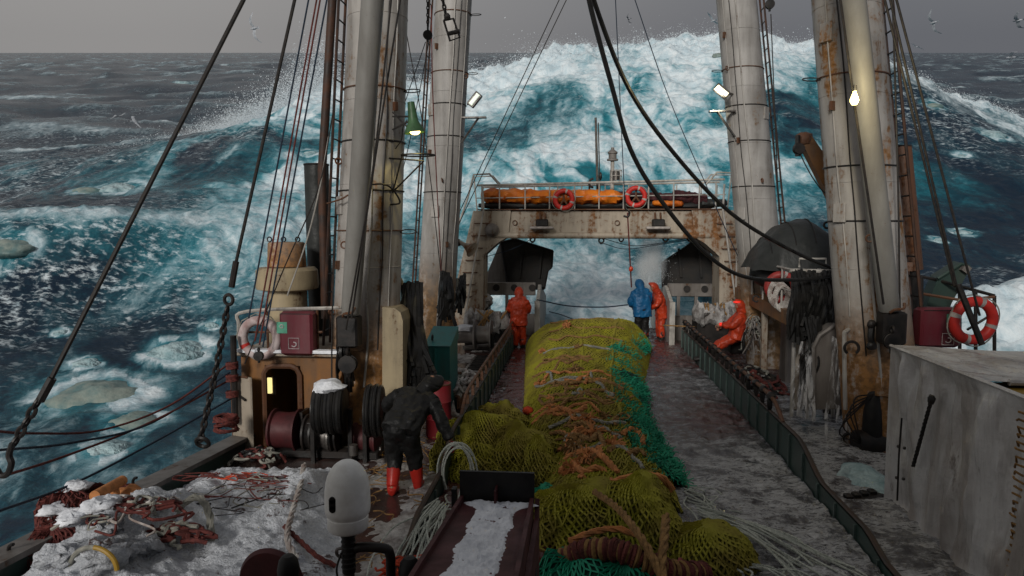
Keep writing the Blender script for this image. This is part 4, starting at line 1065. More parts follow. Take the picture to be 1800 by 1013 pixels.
# ------------------------------------------------------------------ after deck by the man with his back turned
t = thing('net_drum', 'frosted net winch drum on the after deck beside the gantry leg', 'winch', P(832, 612, 18.6)*V(1, 1, 0))
a = P(815, 588, 18.6)
MB().lathe([(.1, 0), (.24, .02), (.22, .5), (.24, .52), (.42, .54), (.42, .58), (.24, .6), (.22, .95), (.4, .97), (.4, 1.0), (0, 1.0)], a-V(.25, 0, 0), (1, 0, 0), 24).build('drum', M['sternplate'], t)
MB().blob(a+V(.05, -.05, .18), (.3, .25, .10), 12, 7, .3, 2, 3).build('snow_cap', M['snow'], t)
for x in (-.3, .75): MB().box((a[0]+x, a[1], a[2]/2), (.09, .4, a[2]+.1)).build('stand', M['black'], t, False)
def snow_heap(name, label, cat, px0, px1, py0, py1, y, n, seed, grp):
    R = np.random.default_rng(seed)
    c = P((px0+px1)/2, py1, y)
    t = thing(name, label, cat, c*V(1, 1, 0), grp)
    xa, xb = P(px0, py1, y)[0], P(px1, py1, y)[0]; zz = P(px0, py0, y)[2]
    MB().box(((xa+xb)/2, y+.3, c[2]/2-.03), (xb-xa, .9, max(.1, c[2]))).build('base_box', M['black'], t, False)
    for k in range(n):
        x = xa+(xb-xa)*(k+.5)/n
        m = MB().blob((x, y+.25+R.normal(0, .12), c[2]+.12+R.random()*.1), ((xb-xa)/n*.9, .45, (zz-c[2])*.62), 14, 8, .45, 1.7, seed+k)
        m.build('snow_lump', M['dirtysnow'], t)
    for k in range(5):
        p0 = V(xa+(xb-xa)*R.random(), y-.15, c[2]+.05); p1 = V(xa+(xb-xa)*R.random(), y-.1, zz)
        MB().tube(spline([p0, (p0+p1)/2+V(0, -.12, .05), p1], 6), .03, 5).build('rope_end', M['ropebrown'], t)
    return t
snow_heap('snowy_net_heap', 'snow crusted net heap beside the man with his back turned', 'net heap', 818, 895, 545, 578, 20.6, 5, 3, 'snowy net heaps on the after deck')
snow_heap('snowy_net_heap', 'snow crusted heap of nets beside the leaning man', 'net heap', 1224, 1296, 533, 566, 20.4, 5, 8, 'snowy net heaps on the after deck')
snow_heap('snowy_net_heap', 'low snowy net bundle under the gantry leg with the horn', 'net heap', 812, 858, 520, 540, 22.2, 3, 15, 'snowy net heaps on the after deck')
ht = thing('hatch_cover', 'slatted dark hatch cover flat on the deck beside the rail', 'hatch', G(862, 645))
hc = G(862, 645)
MB().bbox(hc+V(0, 0, .05), (1.15, 2.2, .08), .02).build('hatch_frame', M['sternplate'], ht)
for k in range(9):
    MB().box(hc+V(0, -.9+.225*k, .11), (.95, .1, .035)).build('slat', M['black'], ht, False)
MB().tube([G(815, 612, .35), G(890, 605, .35)], .06, 8).build('hatch_bar', M['sternplate'], ht)
# tangled heap of snowy rope by the rail
def tangle(name, label, cat, c, rx, ry, h, n, r, mat, seed, loc=None, grp=None, mats=None, pname='rope_loop'):
    R = np.random.default_rng(seed); c = np.array(c, float)
    t = thing(name, label, cat, c*V(1, 1, 1) if loc is None else loc, grp)
    for k in range(n):
        a = R.random()*6.28; p = []
        cx, cy_ = R.normal(0, .35)*rx, R.normal(0, .35)*ry; L_ = .25+.5*R.random()
        for i in range(6):
            a += R.normal(0, .9)
            x = np.clip(cx + i*.22*L_*rx*cos(a), -rx, rx); y = np.clip(cy_ + i*.22*L_*ry*sin(a), -ry, ry)
            p.append(c + V(x, y, h*(max(0, 1-(x/rx)**2-(y/ry)**2)**.5)*(.55+.45*k/n) + R.random()*.05))
        MB().tube(spline(p, 4), r*(.7+.6*R.random()), 5).build(pname, M[(mats or [mat])[k % len(mats or [mat])]], t)
    return t
tangle('rope_tangle', 'snow dusted tangle of grey ropes between the teal locker and the rail', 'rope tangle', G(822, 705)+V(-.1, 0, .02), .42, 1.3, .55, 60, .035, 'cordwhite', 4, mats=['cordwhite', 'ropegrey', 'rusty', 'cordwhite'])
# ------------------------------------------------------------------ starboard... the covered boat, walkway and hanging gear by the bright mast
by = 16.2
t = thing('covered_boat', 'black tarpaulin cover lashed over a boat beside the slim mast', 'boat cover', P(1385, 470, by)*V(1, 1, 0))
pa, pb = P(1312, 440, by), P(1475, 440, by)
n_, m_ = 40, 30
A = np.zeros((n_, m_, 3))
for i in range(n_):
    u = i/(n_-1); x = pa[0]+(pb[0]-pa[0])*u
    hgt = np.interp(u, [0, .08, .3, .55, .62, .85, 1], [.0, .38, .85, 1.0, .98, .70, .55])
    for j in range(m_):
        v = j/(m_-1)*2-1
        prof_ = (1-abs(v)**2.6)**.55
        y = by + v*1.0*(.35+.65*np.interp(u, [0, .25, 1], [.3, 1, 1]))
        A[i, j] = (x, y, pa[2]-.42+ (1.04*hgt+.05)*prof_ - .25*(1-u)*0)
A[..., 2] += .045*ridge(A[..., 0]*1.4+.8*A[..., 1], A[..., 1]*.6, 3)*np.linspace(.3, 1, n_)[:, None] + .03*fbm(A[..., 0]*3, A[..., 1]*3, 3)
MB().grid(A, True).build('boat_cover', M['tarp'], t)
MB().blob(((pa[0]+pb[0])/2+.1, by+.1, pa[2]-.5), (1.0, .8, .45), 20, 10, .05).build('boat_hull', M['blackrub'], t)
for u in (.2, .42, .63):
    i = int(u*(n_-1)); MB().tube(A[i, 2:-2]+V(0, 0, .012), .012, 4).build('lashing', M['black'], t)
MB().bbox(((pa[0]+pb[0])/2+.2, by+.3, (pa[2]-.9)/2), (.5, .5, pa[2]-.9), .03).build('boat_cradle', M['sternplate'], t)
wk = thing('side_walkway', 'raised rusty walkway with railing leading under the black boat cover', 'walkway', P(1330, 560, 17)*V(1, 1, 0))
wpts = [P(1292, 493, 20.0), P(1338, 532, 16.6), P(1392, 575, 13.9)]
wl = np.array([[p[0], p[1], p[2]] for p in wpts]); zq = wl[:, 2].mean()-.05
kk = []
for p in wl: kk += [[p[0], p[1], zq+.09], [p[0], p[1], zq-.16]]
wm = MB()
for k in range(2):
    a, b = wl[k], wl[k+1]
    wm.add([[a[0], a[1], zq+.1], [b[0], b[1], zq+.1], [b[0]+1.1, b[1], zq+.1], [a[0]+1.1, a[1], zq+.1], [a[0], a[1], zq-.18], [b[0], b[1], zq-.18], [b[0]+1.1, b[1], zq-.18], [a[0]+1.1, a[1], zq-.18]], [[0,1,2,3],[7,6,5,4],[0,4,5,1],[1,5,6,2],[3,2,6,7],[0,3,7,4]])
wm.build('walkway_deck', M['orange_rust'], wk, False)
for f in np.linspace(0, 1, 7):
    q = spline(wl, 8); p = q[int(f*(len(q)-1))]
    MB().tube([(p[0]+.03, p[1], zq+.08), (p[0]+.03, p[1], zq+.92)], .022, 6).build('rail_post', M['rail'], wk)
for dz in (.92, .5): MB().tube([(p[0]+.03, p[1], zq+dz) for p in wl], .026 if dz > .6 else .018, 6).build('guard_rail', M['rail'], wk)
for p in (wl[1], wl[2], wl[0]):
    MB().box((p[0]+.08, p[1]-.02, (zq-.18)/2), (.12, .12, zq-.18)).build('support', M['gantry'], wk, False)
for p, q in ((P(1328, 525, 17.0), .05),):
    MB().torus(p+V(0, -.06, 0), .07, .02, (.3, 1, 0), 16, 6).build('lashing_ring', M['black'], wk)
life_ring('old dull red life ring behind the railing, half hidden by a coil of white rope', P(1373, 505, 15.2), .26, .08, (.2, 1, 0), 'ringdark', gaps=2, rope=False)
rc = thing('rope_coil', 'coil of frosted white rope hung on the walkway railing', 'rope coil', P(1370, 535, 14.9)-V(0, 0, .3))
for k in range(7):
    c = P(1366+1.5*k, 516+1.5*k, 14.9); MB().rope([c+V(.16*cos(a)*(1+.1*sin(k)), -.02*k+.02, .26*sin(a)) for a in np.linspace(k, k+5.6, 22)], .03, 5, 7, 60).build('rope_turn', M['cordwhite'], rc)
hang_bundle('cable_bundle', 'thick curtain of black cables hanging beside the bright mast', 'cable bundle', (P(1392, 478, 13.2), P(1475, 482, 13.0)), (P(1385, 600, 13), P(1470, 640, 12.9)), 74, .036, 'hose', 15, P(1430, 720, 13)*V(1, 1, 0), None, .05, 'cable')
hang_bundle('cable_bundle', 'narrow strand of black cables trailing down to the flooded side deck', 'cable bundle', (P(1418, 560, 12.8), P(1440, 560, 12.8)), (P(1412, 745, 12.6), P(1432, 700, 12.6)), 22, .026, 'hose', 25, P(1420, 745, 12.7)*V(1, 1, 0), None, .05, 'cable')
t = thing('cable_rack', 'short railing that the black cables are slung over', 'rack', P(1430, 500, 13.2)*V(1, 1, 0))
MB().tube([P(1388, 476, 13.2), P(1480, 478, 13.2)], .04, 8).build('rack_bar', M['rail'], t)
for px in (1400, 1440, 1474): MB().tube([P(px, 472, 13.3)*V(1, 1, 0), P(px, 472, 13.3)], .035, 8).build('rack_post', M['rail'], t)
MB().tube([P(1405, 470, 13.3), P(1405, 455, 13.3), P(1452, 455, 13.3), P(1452, 470, 13.3)], .02, 6).build('rack_hoop', M['rail'], t)
t = thing('sheave_guard', 'grey curved sheave guard below the black cables', 'sheave guard', P(1460, 720, 12.6)*V(1, 1, 0))
p0 = [P(1430, 720, 12.5), P(1430, 610, 12.5), P(1440, 590, 12.5), P(1466, 572, 12.5), P(1482, 572, 12.5), P(1482, 720, 12.5)]
MB().prism(p0, (0, .35, 0)).build('guard_plate', M['sternplate'], t, False)
MB().tube(np.array(p0[:5])-V(0, .02, 0), .04, 6).build('guard_rim', M['sternplate'], t)
single('pipe_stand', MB().tube(spline([P(1486, 720, 11.6), P(1484, 600, 11.6), P(1488, 582, 11.6), P(1500, 578, 11.7)], 5), .035, 8), M['rail'], 'pale bent pipe rising along the foot of the bright mast', 'pipe')
t = thing('dark_pillar', 'black square post behind the bright mast with a pale ring', 'post', P(1472, 500, 13.6)*V(1, 1, 0))
a, b = P(1462, 470, 13.6), P(1480, 300, 13.6)
MB().bbox(((a[0]+b[0])/2+.05, 13.6, (b[2])/2), (.26, .3, b[2]), .02).build('post_body', M['black'], t)
MB().torus(P(1454, 396, 13.4), .055, .02, (.1, 1, 0), 16, 6).build('post_ring', M['black'], t)
# crane jib
t = thing('crane_jib', 'rusty orange crane jib with a black block at its tip', 'crane', P(1470, 330, 14)*V(1, 1, 1)-V(0, 0, 1))
a, b = P(1418, 246, 14.2), P(1482, 352, 14.2)
d = (b-a)/np.linalg.norm(b-a); nz = np.cross(d, V(0, 1, 0))
MB().prism([a-nz*.10, a+nz*.12, b+nz*.20, b-nz*.2], (0, .24, 0)).build('jib_arm', M['orange_rust'], t, False)
MB().blob(a+V(-.02, .1, .02), (.17, .16, .14), 12, 8, .2, 2, 4).build('jib_head', M['rusty'], t)
MB().lathe([(0, -.07), (.10, -.07), (.12, 0), (.10, .07), (0, .07)], P(1404, 262, 14.2), (0, 1, 0), 14).build('jib_sheave', M['black'], t)
MB().tube([P(1402, 238, 14.2), P(1402, 275, 14.2)], .05, 6).build('jib_block', M['black'], t)
MB().tube(sag(P(1404, 265, 14.2), P(1450, 340, 14.0), .08, 10), .012, 5).build('jib_wire', M['wire'], t)
# gear on the foot of the bright mast
block('black rope block low on the bright mast under the boom heel', P(1568, 600, 10.8), .2)
single('lashing_eye', MB().torus(P(1497, 612, 11.25), .10, .022, (.2, 1, 0), 18, 6, .6, 5.6), M['black'], 'open black hook on the foot of the bright mast', 'hook')
single('lashing_strap', MB().tube(spline([P(1533, 565, 11.2), P(1531, 595, 11.15), P(1536, 612, 11.2)], 4), .05, 6).blob(P(1532, 570, 11.15), (.07, .05, .07), 8, 6).blob(P(1532, 608, 11.15), (.08, .05, .07), 8, 6), M['black'], 'short black strap shackle on the bright mast', 'strap')
t = thing('fender_roll', 'tall black rubber roll standing on the flooded deck by the mast foot', 'fender', G(1532, 800))
fb = G(1532, 800)
MB().lathe([(.13, .25), (.16, .3), (.15, .7), (.12, 1.0), (.06, 1.12), (0, 1.12)], fb, n=18).build('roll_body', M['blackrub'], t)
MB().lathe([(0, -.28), (.2, -.28), (.2, .28), (0, .28)], fb+V(.02, 0, .2), (1, .1, 0), 20).build('roller', M['black'], t)
for k in range(5): MB().tube(spline([fb+V(-.05, -.1, 1.0), fb+V(-.35-.05*k, -.12, .9-.12*k), fb+V(-.25, -.15, .3-.02*k)], 6), .012, 5).build('loose_cord', M['black'], t)
single('deck_shackle', MB().torus(G(1505, 790)+V(-.1, 0, .16), .11, .03, (.1, 1, .1), 16, 6, 0, 5.2).blob(G(1512, 792)+V(.06, 0, .1), (.09, .09, .07), 8, 6), M['black'], 'large open black shackle lying at the bright mast foot', 'shackle')
# water pouring off the side
def pour(label, tops, bots, y, seed):
    X = np.zeros((24, 12, 3))
    for i in range(24):
        f = i/23
        for j in range(12):
            g_ = j/11
            a = P(tops[0]+(tops[2]-tops[0])*g_, tops[1]+(tops[3]-tops[1])*g_, y); b = P(bots[0]+(bots[2]-bots[0])*g_, bots[1]+(bots[3]-bots[1])*g_, y)
            X[i, j] = a*(1-f)+b*f + V(0, -.25*f+.1*pn(g_*5+seed, f*2.0)+.08*f*pn(g_*9, f*3.+seed), 0)
    o = MB().grid(X).build('pouring_water', M['pour']); tagp(o, label, 'water', None, 'stuff')
pour('white seawater pouring down from under the black cables', (1408, 600, 1432, 604), (1360, 715, 1425, 735), 12.5, 1)
pour('white seawater streaming off the curved sheave guard', (1462, 590, 1486, 605), (1440, 770, 1500, 765), 12.0, 5)
# hanging shreds of pale wet net behind the drum
tangle('shredded_net', 'grey shredded netting hanging below the walkway support', 'net shreds', P(1325, 590, 17.0)-V(0, 0, .4), .3, .3, .9, 50, .014, 'ropegrey', 44, mats=['ropegrey', 'black', 'sternplate'], pname='shred')
single('rubber_drum', MB().lathe([(.1, -.3), (.33, -.3), (.36, -.22), (.36, .22), (.33, .3), (.1, .3)], P(1303, 598, 18.9), (1, -.1, .05), 24), M['blackrub'], 'black rubber drum that the leaning man sits against', 'drum')
# ------------------------------------------------------------------ boat bow, locker, ring and rail outboard of the bright mast
t = thing('outboard_railing', 'black railing outboard of the bright mast above the wash', 'railing', P(1680, 600, 12)*V(1, 1, 0)+V(0, 0, 1.5))
for y0, y1 in ((490, 520),):
    MB().tube([P(1612, 485, 13), P(1645, 492, 13), P(1748, 520, 12.2)], .03, 6).build('top_rail', M['black'], t)
    MB().tube([P(1612, 515, 12.6), P(1690, 528, 12.2), P(1748, 522, 12.2)], .026, 6).build('mid_rail', M['rusty'], t)
for px, py in ((1748, 520), (1715, 512), (1687, 507), (1620, 487)): MB().tube([P(px, py, 12.3), P(px, 640, 12.3)], .028, 6).build('post', M['black'], t)
MB().tube([P(1700, 580, 12.25), P(1745, 552, 12.25)], .02, 6).build('brace', M['black'], t)
t = thing('boat_bow', 'dark green upturned boat bow behind the maroon locker', 'boat', P(1655, 560, 13)-V(0, 0, .8))
MB().prism([P(1618, 560, 12.9), P(1648, 492, 12.9), P(1690, 466, 12.9), P(1704, 470, 12.9), P(1700, 482, 12.9), P(1672, 535, 12.9), P(1662, 575, 12.9)], (.12, .5, .05)).build('bow_shell', M['hullgreen'], t, False)
MB().tube([P(1648, 490, 12.85), P(1690, 464, 12.85), P(1704, 469, 12.85)], .03, 6).build('gunwale', M['hullgreen'], t)
MB().box(P(1697, 473, 12.85), (.12, .1, .12), ry=.6).build('bow_patch', M['sternplate'], t, False)
locker('maroon hose locker with green sign beside the big red life ring', P(1646, 575, 11.7), (.62, .3, .62), .05, (.14, .14, .15, .17), (.10, -.17, .18, .18))
life_ring('big bright red life ring standing outside the grey covered box', P(1711, 564, 11.2), .295, .078, (-.12, 1, .08), 'ring')
# ------------------------------------------------------------------ grey tarpaulin covered box
bx0 = 4.02; by0, by1 = 6.35, 9.35; bz = 2.08
t = thing('covered_box', 'large box on deck wrapped in stained grey tarpaulin', 'covered box', (5.3, 7.8, 0))
def tarp_face(name, A, amp, seed, flip=False):
    amp = amp*1.9
    d1 = A[1, 0]-A[0, 0]; d2 = A[0, 1]-A[0, 0]; nn = np.cross(d1, d2); nn /= np.linalg.norm(nn)
    U = np.linspace(0, 1, A.shape[0])[:, None]; W = np.linspace(0, 1, A.shape[1])[None, :]
    k = amp*(.8*fbm(A[..., 1]*2.2+seed, A[..., 2]*.5+A[..., 0]*2.0, 4) + .38*ridge(A[..., 1]*2.6+A[..., 0]*2.2+.5*A[..., 2]+seed, A[..., 2]*.35, 3) + .30*ridge(A[..., 1]*1.1+A[..., 2]*.8+seed, A[..., 2]*.8-A[..., 1], 2)*(1-.8*U) + .25*fbm(A[..., 0]*6+A[..., 1]*7, A[..., 2]*.8, 3))
    edge = np.clip(np.minimum(np.minimum(U, 1-U)*12, np.minimum(W, 1-W)*12), 0, 1)
    return MB().grid(A + nn*(k*edge)[..., None], flip).build(name, M['greytarp'], t)
ys = np.linspace(by1, by0, 70); zs = np.linspace(0, bz, 60)
Y2, Z2 = np.meshgrid(ys, zs); X2 = bx0+.16*(1-Z2/bz)*-1*sstep(by0+2, by0, Y2)*.8 + 0*Y2
tarp_face('tarp_side', np.stack([X2, Y2, Z2], -1), .09, 2)
xs = np.linspace(bx0, 7.2, 60); X3, Z3 = np.meshgrid(xs, zs); tarp_face('tarp_end', np.stack([X3, by0+0*X3, Z3], -1), .07, 7)
X4, Y4 = np.meshgrid(xs, np.linspace(by0+.85, by1, 40)); tarp_face('tarp_top', np.stack([X4, Y4, bz+.0*X4+.03*np.sin(X4*2)], -1), .05, 4)
MB().box((bx0+1.65, by0+.68, bz-.06), (3.1, .42, .04)).build('slot_floor', M['yellow'], t, False)
MB().box((bx0+1.65, by0+.93, bz-.5), (3.1, .03, 1.0)).build('slot_back', M['black'], t, False)
MB().tube([(bx0+.2, by0+.86, bz+.02), (7.2, by0+.86, bz+.02)], .035, 8).build('tarp_hem', M['greytarp'], t)
X5, Y5 = np.meshgrid(xs, np.linspace(by0, by0+.5, 10)); tarp_face('tarp_lip', np.stack([X5, Y5, bz-.02+0*X5], -1), .03, 9)
MB().tube([(bx0+.0, by0+.0, bz), (bx0, by0+.85, bz+.01), (bx0, by1, bz+.02)], .022, 6).build('top_edge', M['greytarp'], t)
for k, (a, b) in enumerate((((1637, 703), (1605, 820)),)):
    pa_, pb_ = PX(*a, bx0-.07), PX(*b, bx0-.07)
    MB().rope(np.linspace(pa_, pb_, 12), .022, 5, 6, 40).build('tie_rope', M['black'], t)
    MB().blob(pa_, (.04, .05, .06), 8, 6, .2).build('tie_knot', M['black'], t)
sm = [PX(x, y, bx0-.045) for x, y in ((1585, 735), (1580, 800), (1577, 880))]
MB().tube(sm, .012, 5).build('seam', M['black'], t)
R = np.random.default_rng(3)
for k in range(26):
    z = .25+k*.068; MB().tube([(bx0-.03+R.normal(0, .01), by0+.16+R.normal(0, .02), z), (bx0-.08, by0+.22, z+.02), (bx0-.03, by0+.30+R.normal(0, .03), z-.02+R.normal(0, .02))], .011, 5).build('lacing', M['ropebrown'], t)
for px, py in ((1579, 785), (1590, 788), (1576, 840), (1588, 842)):
    MB().blob(PX(px, py, bx0-.06), (.02, .025, .02), 7, 5).build('eyelet', M['black'], t)
# ice slab and broken grating on the flooded side deck
single('ice_slab', MB().blob(G(1520, 852)+V(0, 0, .05), (.38, .62, .16), 16, 8, .22, 1.5, 2), M['ice'], 'pale green slab of ice stranded on the flooded side deck', 'ice')
t = thing('grating_strip', 'black toothed grating strip lying across the flooded side deck', 'grating', G(1520, 878))
a, b = G(1490, 885, .08), G(1552, 872, .08)
MB().bbox((a+b)/2, (np.linalg.norm(b-a), .10, .07), .01, rz=math.atan2(b[1]-a[1], b[0]-a[0])).build('grating_bar', M['black'], t)
for f in (.08, .3, .52, .75): MB().bbox(a*(1-f)+b*f+V(0, .08, .05), (.09, .12, .06), .01, rz=.1).build('grating_tooth', M['black'], t)

hang_bundle('hose_bundle', 'black gear hung at the foot of the slim mast by the horn', 'hose bundle', (P(778, 478, 17.2), P(792, 490, 17.2)), (P(772, 575, 17), P(800, 570, 17)), 26, .05, 'hose', 35, P(785, 600, 17.2)*V(1, 1, 0), None, .05)
hang_bundle('hose_bundle', 'dark ropes draped down the gantry leg below the horn', 'hose bundle', (P(806, 490, 20.5), P(818, 482, 20.5)), (P(800, 560, 20.3), P(815, 545, 20.3)), 16, .04, 'hose', 36, P(810, 600, 20.4)*V(1, 1, 0), None, .05)
hang_bundle('hose_bundle', 'short black hose bundle behind the boom heel on the deckhouse', 'hose bundle', (P(596, 585, 10.95), P(612, 580, 10.95)), (P(598, 680, 10.9), P(622, 690, 10.9)), 14, .03, 'hose', 37, P(608, 700, 10.9)*V(1, 1, 1), None, .03)
tangle('rope_tangle', 'wet dark hoses and ropes strewn on the flooded side deck behind the rollers', 'rope tangle', G(1325, 672, .12), .6, 1.5, .25, 50, .03, 'hose', 46, mats=['hose', 'ropegrey', 'hose', 'redrope'])
tangle('rope_tangle', 'dark ropes coiled on the deck behind the man with his back turned', 'rope tangle', G(868, 600, .05), .6, .9, .22, 40, .03, 'hose', 47, mats=['hose', 'ropegrey', 'cordwhite', 'rusty'])
tangle('rope_tangle', 'dark frayed ropes piled against the deckhouse foot beside the winch', 'rope tangle', G(455, 815, .03), .4, .3, .22, 36, .02, 'redrope', 48, mats=['hose', 'redrope', 'ropegrey'])
# ------------------------------------------------------------------ nets
def strands(A, r, mb, lift=0.0, step=1, jit=.18, seed=0):
    """knotted netting: zigzag twines that meet their neighbours, laid over the surface grid A[n, m, 3]"""
    n, m = A.shape[:2]; R = np.random.default_rng(seed)
    gu = np.gradient(A, axis=0); gv = np.gradient(A, axis=1)
    nn = np.cross(gv, gu); nn /= np.linalg.norm(nn, axis=2)[..., None] + 1e-9
    if nn[..., 2].mean() < 0: nn = -nn
    Q = A + nn*(lift + r*.6*R.random((n, m)))[..., None]
    Q = Q + (gu*R.normal(0, jit*.4, (n, m))[..., None] + gv*R.normal(0, jit*.4, (n, m))[..., None])
    I, J = np.meshgrid(np.arange(n-1), np.arange(m-1), indexing='ij')
    par = (I+J) % 2 == 0
    a = np.where(par[..., None], Q[:-1, :-1], Q[:-1, 1:]).reshape(-1, 3)
    b = np.where(par[..., None], Q[1:, 1:], Q[1:, :-1]).reshape(-1, 3)
    d = b-a; L_ = np.linalg.norm(d, axis=1)[:, None]+1e-9; d = d/L_
    up = np.where(np.abs(d[:, 2:3]) > .9, V(1, 0, 0), V(0, 0, 1)); u = np.cross(d, up); u /= np.linalg.norm(u, axis=1)[:, None]+1e-9; w = np.cross(d, u)
    k = len(a); vs = np.zeros((k, 6, 3))
    for j in range(3):
        t = j*2*pi/3
        o = (u*cos(t)+w*sin(t))*r
        vs[:, j] = a-d*r*.5+o; vs[:, 3+j] = b+d*r*.5+o
    base = np.arange(k)[:, None]*6 + mb.n
    f = np.concatenate([base+np.array(q)[None] for q in ([0,1,4,3],[1,2,5,4],[2,0,3,5])])
    mb.v.append(vs.reshape(-1, 3)); mb.f.extend(f.tolist()); mb.n += k*6
    return mb
def dome_grid(c, r, nu, nv, seed, amp=.18, rz=0, fr=1.4, fold=0.0, fdir=0):
    """lobed heap: a lumpy half ellipsoid as a grid of rings"""
    u = np.linspace(0, 2*pi, nu); w = np.linspace(.02, pi*.56, nv)
    W, U = np.meshgrid(w, u, indexing='ij')
    X, Y, Z = np.sin(W)*np.cos(U), np.sin(W)*np.sin(U), np.cos(W)
    k = 1+amp*pn(X*fr+seed*3.3+Z, Y*fr-seed*1.9) + amp*.45*pn(X*fr*2.6+seed, Y*fr*2.6+Z*2)
    if fold: k = k + fold*np.sin((X*cos(fdir)+Y*sin(fdir))*9+3*pn(X*2+seed, Y*2))*np.sin(W)
    P3 = np.stack([X*k*r[0], Y*k*r[1], Z*k*r[2]], -1)
    ca, sa = cos(rz), sin(rz)
    return np.stack([P3[..., 0]*ca-P3[..., 1]*sa, P3[..., 0]*sa+P3[..., 1]*ca, P3[..., 2]], -1)+np.array(c, float)
def net_heap(label, lobes, mat, fill, tw, seed, name='net_heap', group=None, lift=.015):
    c0 = np.array(lobes[0][0], float)*V(1, 1, 0)
    t = thing(name, label, 'fishing net', c0, group)
    body, net = MB(), MB()
    for k, lb in enumerate(lobes):
        c, r, rz, amp, fold, fdir, cell = lb
        body.grid(dome_grid(c, r, 40, 20, seed+k, amp, rz, 1.4, fold, fdir), True)
        nu = max(12, int(2*pi*(r[0]+r[1])/2/cell)); nv = max(8, int(pi*.56*(max(r[0], r[1])*.6+r[2]*.4)/cell))
        nu += nu % 2 == 0
        strands(dome_grid(c, np.array(r)*1.01, nu, nv, seed+k, amp, rz, 1.4, fold, fdir), tw, net, lift, seed=seed+k, jit=.4)
        nu2 = int(nu*.8)//2*2+1
        strands(dome_grid(c, np.array(r)*.985, nu2, int(nv*.85), seed+k, amp, rz+.4, 1.4, fold, fdir), tw*.9, net, lift*.4, seed=seed+k+100, jit=.8)
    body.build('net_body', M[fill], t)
    o = net.build('netting', M[mat], t, False); o['kind'] = 'stuff'
    return t
def rope_on(label, pts, r, mat, sub=8, turns=None, name='rope', group=None, fray=0, seed=0):
    p = spline(pts, sub)
    t = thing(name, label, 'rope', p[0], group)
    MB().rope(p, r, 5, turns or .35/r*.25).build('rope_lay', M[mat], t)
    return t
# long full net bag along the lane
right_px = [(1150, 592), (1140, 645), (1128, 700), (1146, 765), (1172, 830), (1185, 880)]
left_px = [(926, 590), (924, 650), (922, 700), (926, 765), (948, 830), (965, 890)]
ledge = np.array([G(*p, .15)[:2] for p in left_px])
redge = np.array([G(*p)[:2] for p in right_px])
def net_x(y):
    xr = np.interp(y, redge[::-1, 1], redge[::-1, 0]); 
    xl = np.interp(y, ledge[::-1, 1], ledge[::-1, 0])
    return xl, xr
def net_surface(ny, nx, y0, y1, t0=-1, t1=1, off=0.0):
    ys = np.linspace(y0, y1, ny); ts = np.linspace(t0, t1, nx)
    T, Yv = np.meshgrid(ts, ys)
    xl, xr = net_x(Yv)
    h = np.interp(Yv, [7.5, 9, 11, 14, 17, 20.4, 21.0, 21.4], [.30, .36, .42, .52, .66, .92, .72, .05])
    prof = np.clip(1-np.abs(T)**3.2, 0, 1)**.62
    seg = 1+.085*np.sin(Yv*4.6)*(Yv > 14.5)
    X = (xl+xr)/2+T*(xr-xl)/2
    lump = .19*fbm(X*1.3+4, Yv*1.1, 4, .6)+.09*ridge(X*.8, Yv*2.2+1, 3)*sstep(16.5, 14, Yv) + .22*np.exp(-((Yv-20.3)/.6)**2-((T-.72)/.25)**2)
    Zv = (h*prof*seg+lump*prof*(.6+.4*prof)).clip(0.0) + off
    return np.stack([X, Yv, Zv], -1)
tn = thing('trawl_net', 'long bulging olive green trawl net full of catch lying down the lane', 'trawl net', (.3, 15, 0))
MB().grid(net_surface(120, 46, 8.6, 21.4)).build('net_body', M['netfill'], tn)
nm = strands(net_surface(150, 76, 13.6, 21.38, -.99, .99), .016, MB(), .022, seed=3)
strands(net_surface(104, 70, 8.6, 13.9, -.99, .99), .013, nm, .022, seed=4)
strands(net_surface(60, 50, 8.6, 13.9, -.98, .98), .009, nm, .045, seed=5, jit=1.0)
o = nm.build('netting', M['netolive'], tn, False); o['kind'] = 'stuff'
def on_net(y, tt, dz=.05):
    A = net_surface(2, 2, y, y+.01, tt, tt+.01); return A[0, 0]+V(0, 0, dz)
# lengthwise pale seam bands
for tt in (-.05, .45):
    q = np.array([on_net(y, tt+.03*sin(y*1.3), .03) for y in np.linspace(11.5, 21.2, 60)])
    MB().rope(q, .035, 5, 4, 200).build('seam_rope', M['netolive'], tn)
R = np.random.default_rng(12)
# cross ropes with frayed tufts
rows = [20.6, 19.2, 17.9, 16.9, 16.2, 15.6, 15.1, 14.5, 14.0, 13.4, 12.9, 12.3, 11.8, 11.2, 10.7]
for k, y in enumerate(rows):
    ta, tb = R.uniform(-.93, -.6), R.uniform(.05, .62)
    if k < 3: ta, tb = -.62, R.uniform(.35, .62)
    q = [on_net(y+R.normal(0, .07)*(1+.6*(k > 5)), tt, .055+.03*R.random()*(k > 3)) for tt in np.linspace(ta, tb, 9)]
    q = spline(q, 5)
    mt = ('ropebrown', 'ropebrown', 'ropeorange', 'ropegrey', 'ropebrown')[k % 5] if k > 2 else 'ropebrown'
    MB().rope(q, .030 if k > 2 else .024, 5, 4).build('cross_rope', M[mt], tn)
def tuft(c, s, n, mb, R, spread=1.0, seg=4, r=.008):
    for i in range(n):
        d = R.normal(0, 1, 3)*V(1, 1, .5); d[2] = abs(d[2])*.7; d /= np.linalg.norm(d)
        p = [np.array(c)]
        for j in range(seg):
            d = d+R.normal(0, .35, 3)+V(0, 0, -.16*j); d /= np.linalg.norm(d); q_ = p[-1]+d*s/seg
            q_[2] = max(q_[2], .04); p.append(q_)
        mb.tube(p, r*(.7+.6*R.random()), 3, False)
    return mb
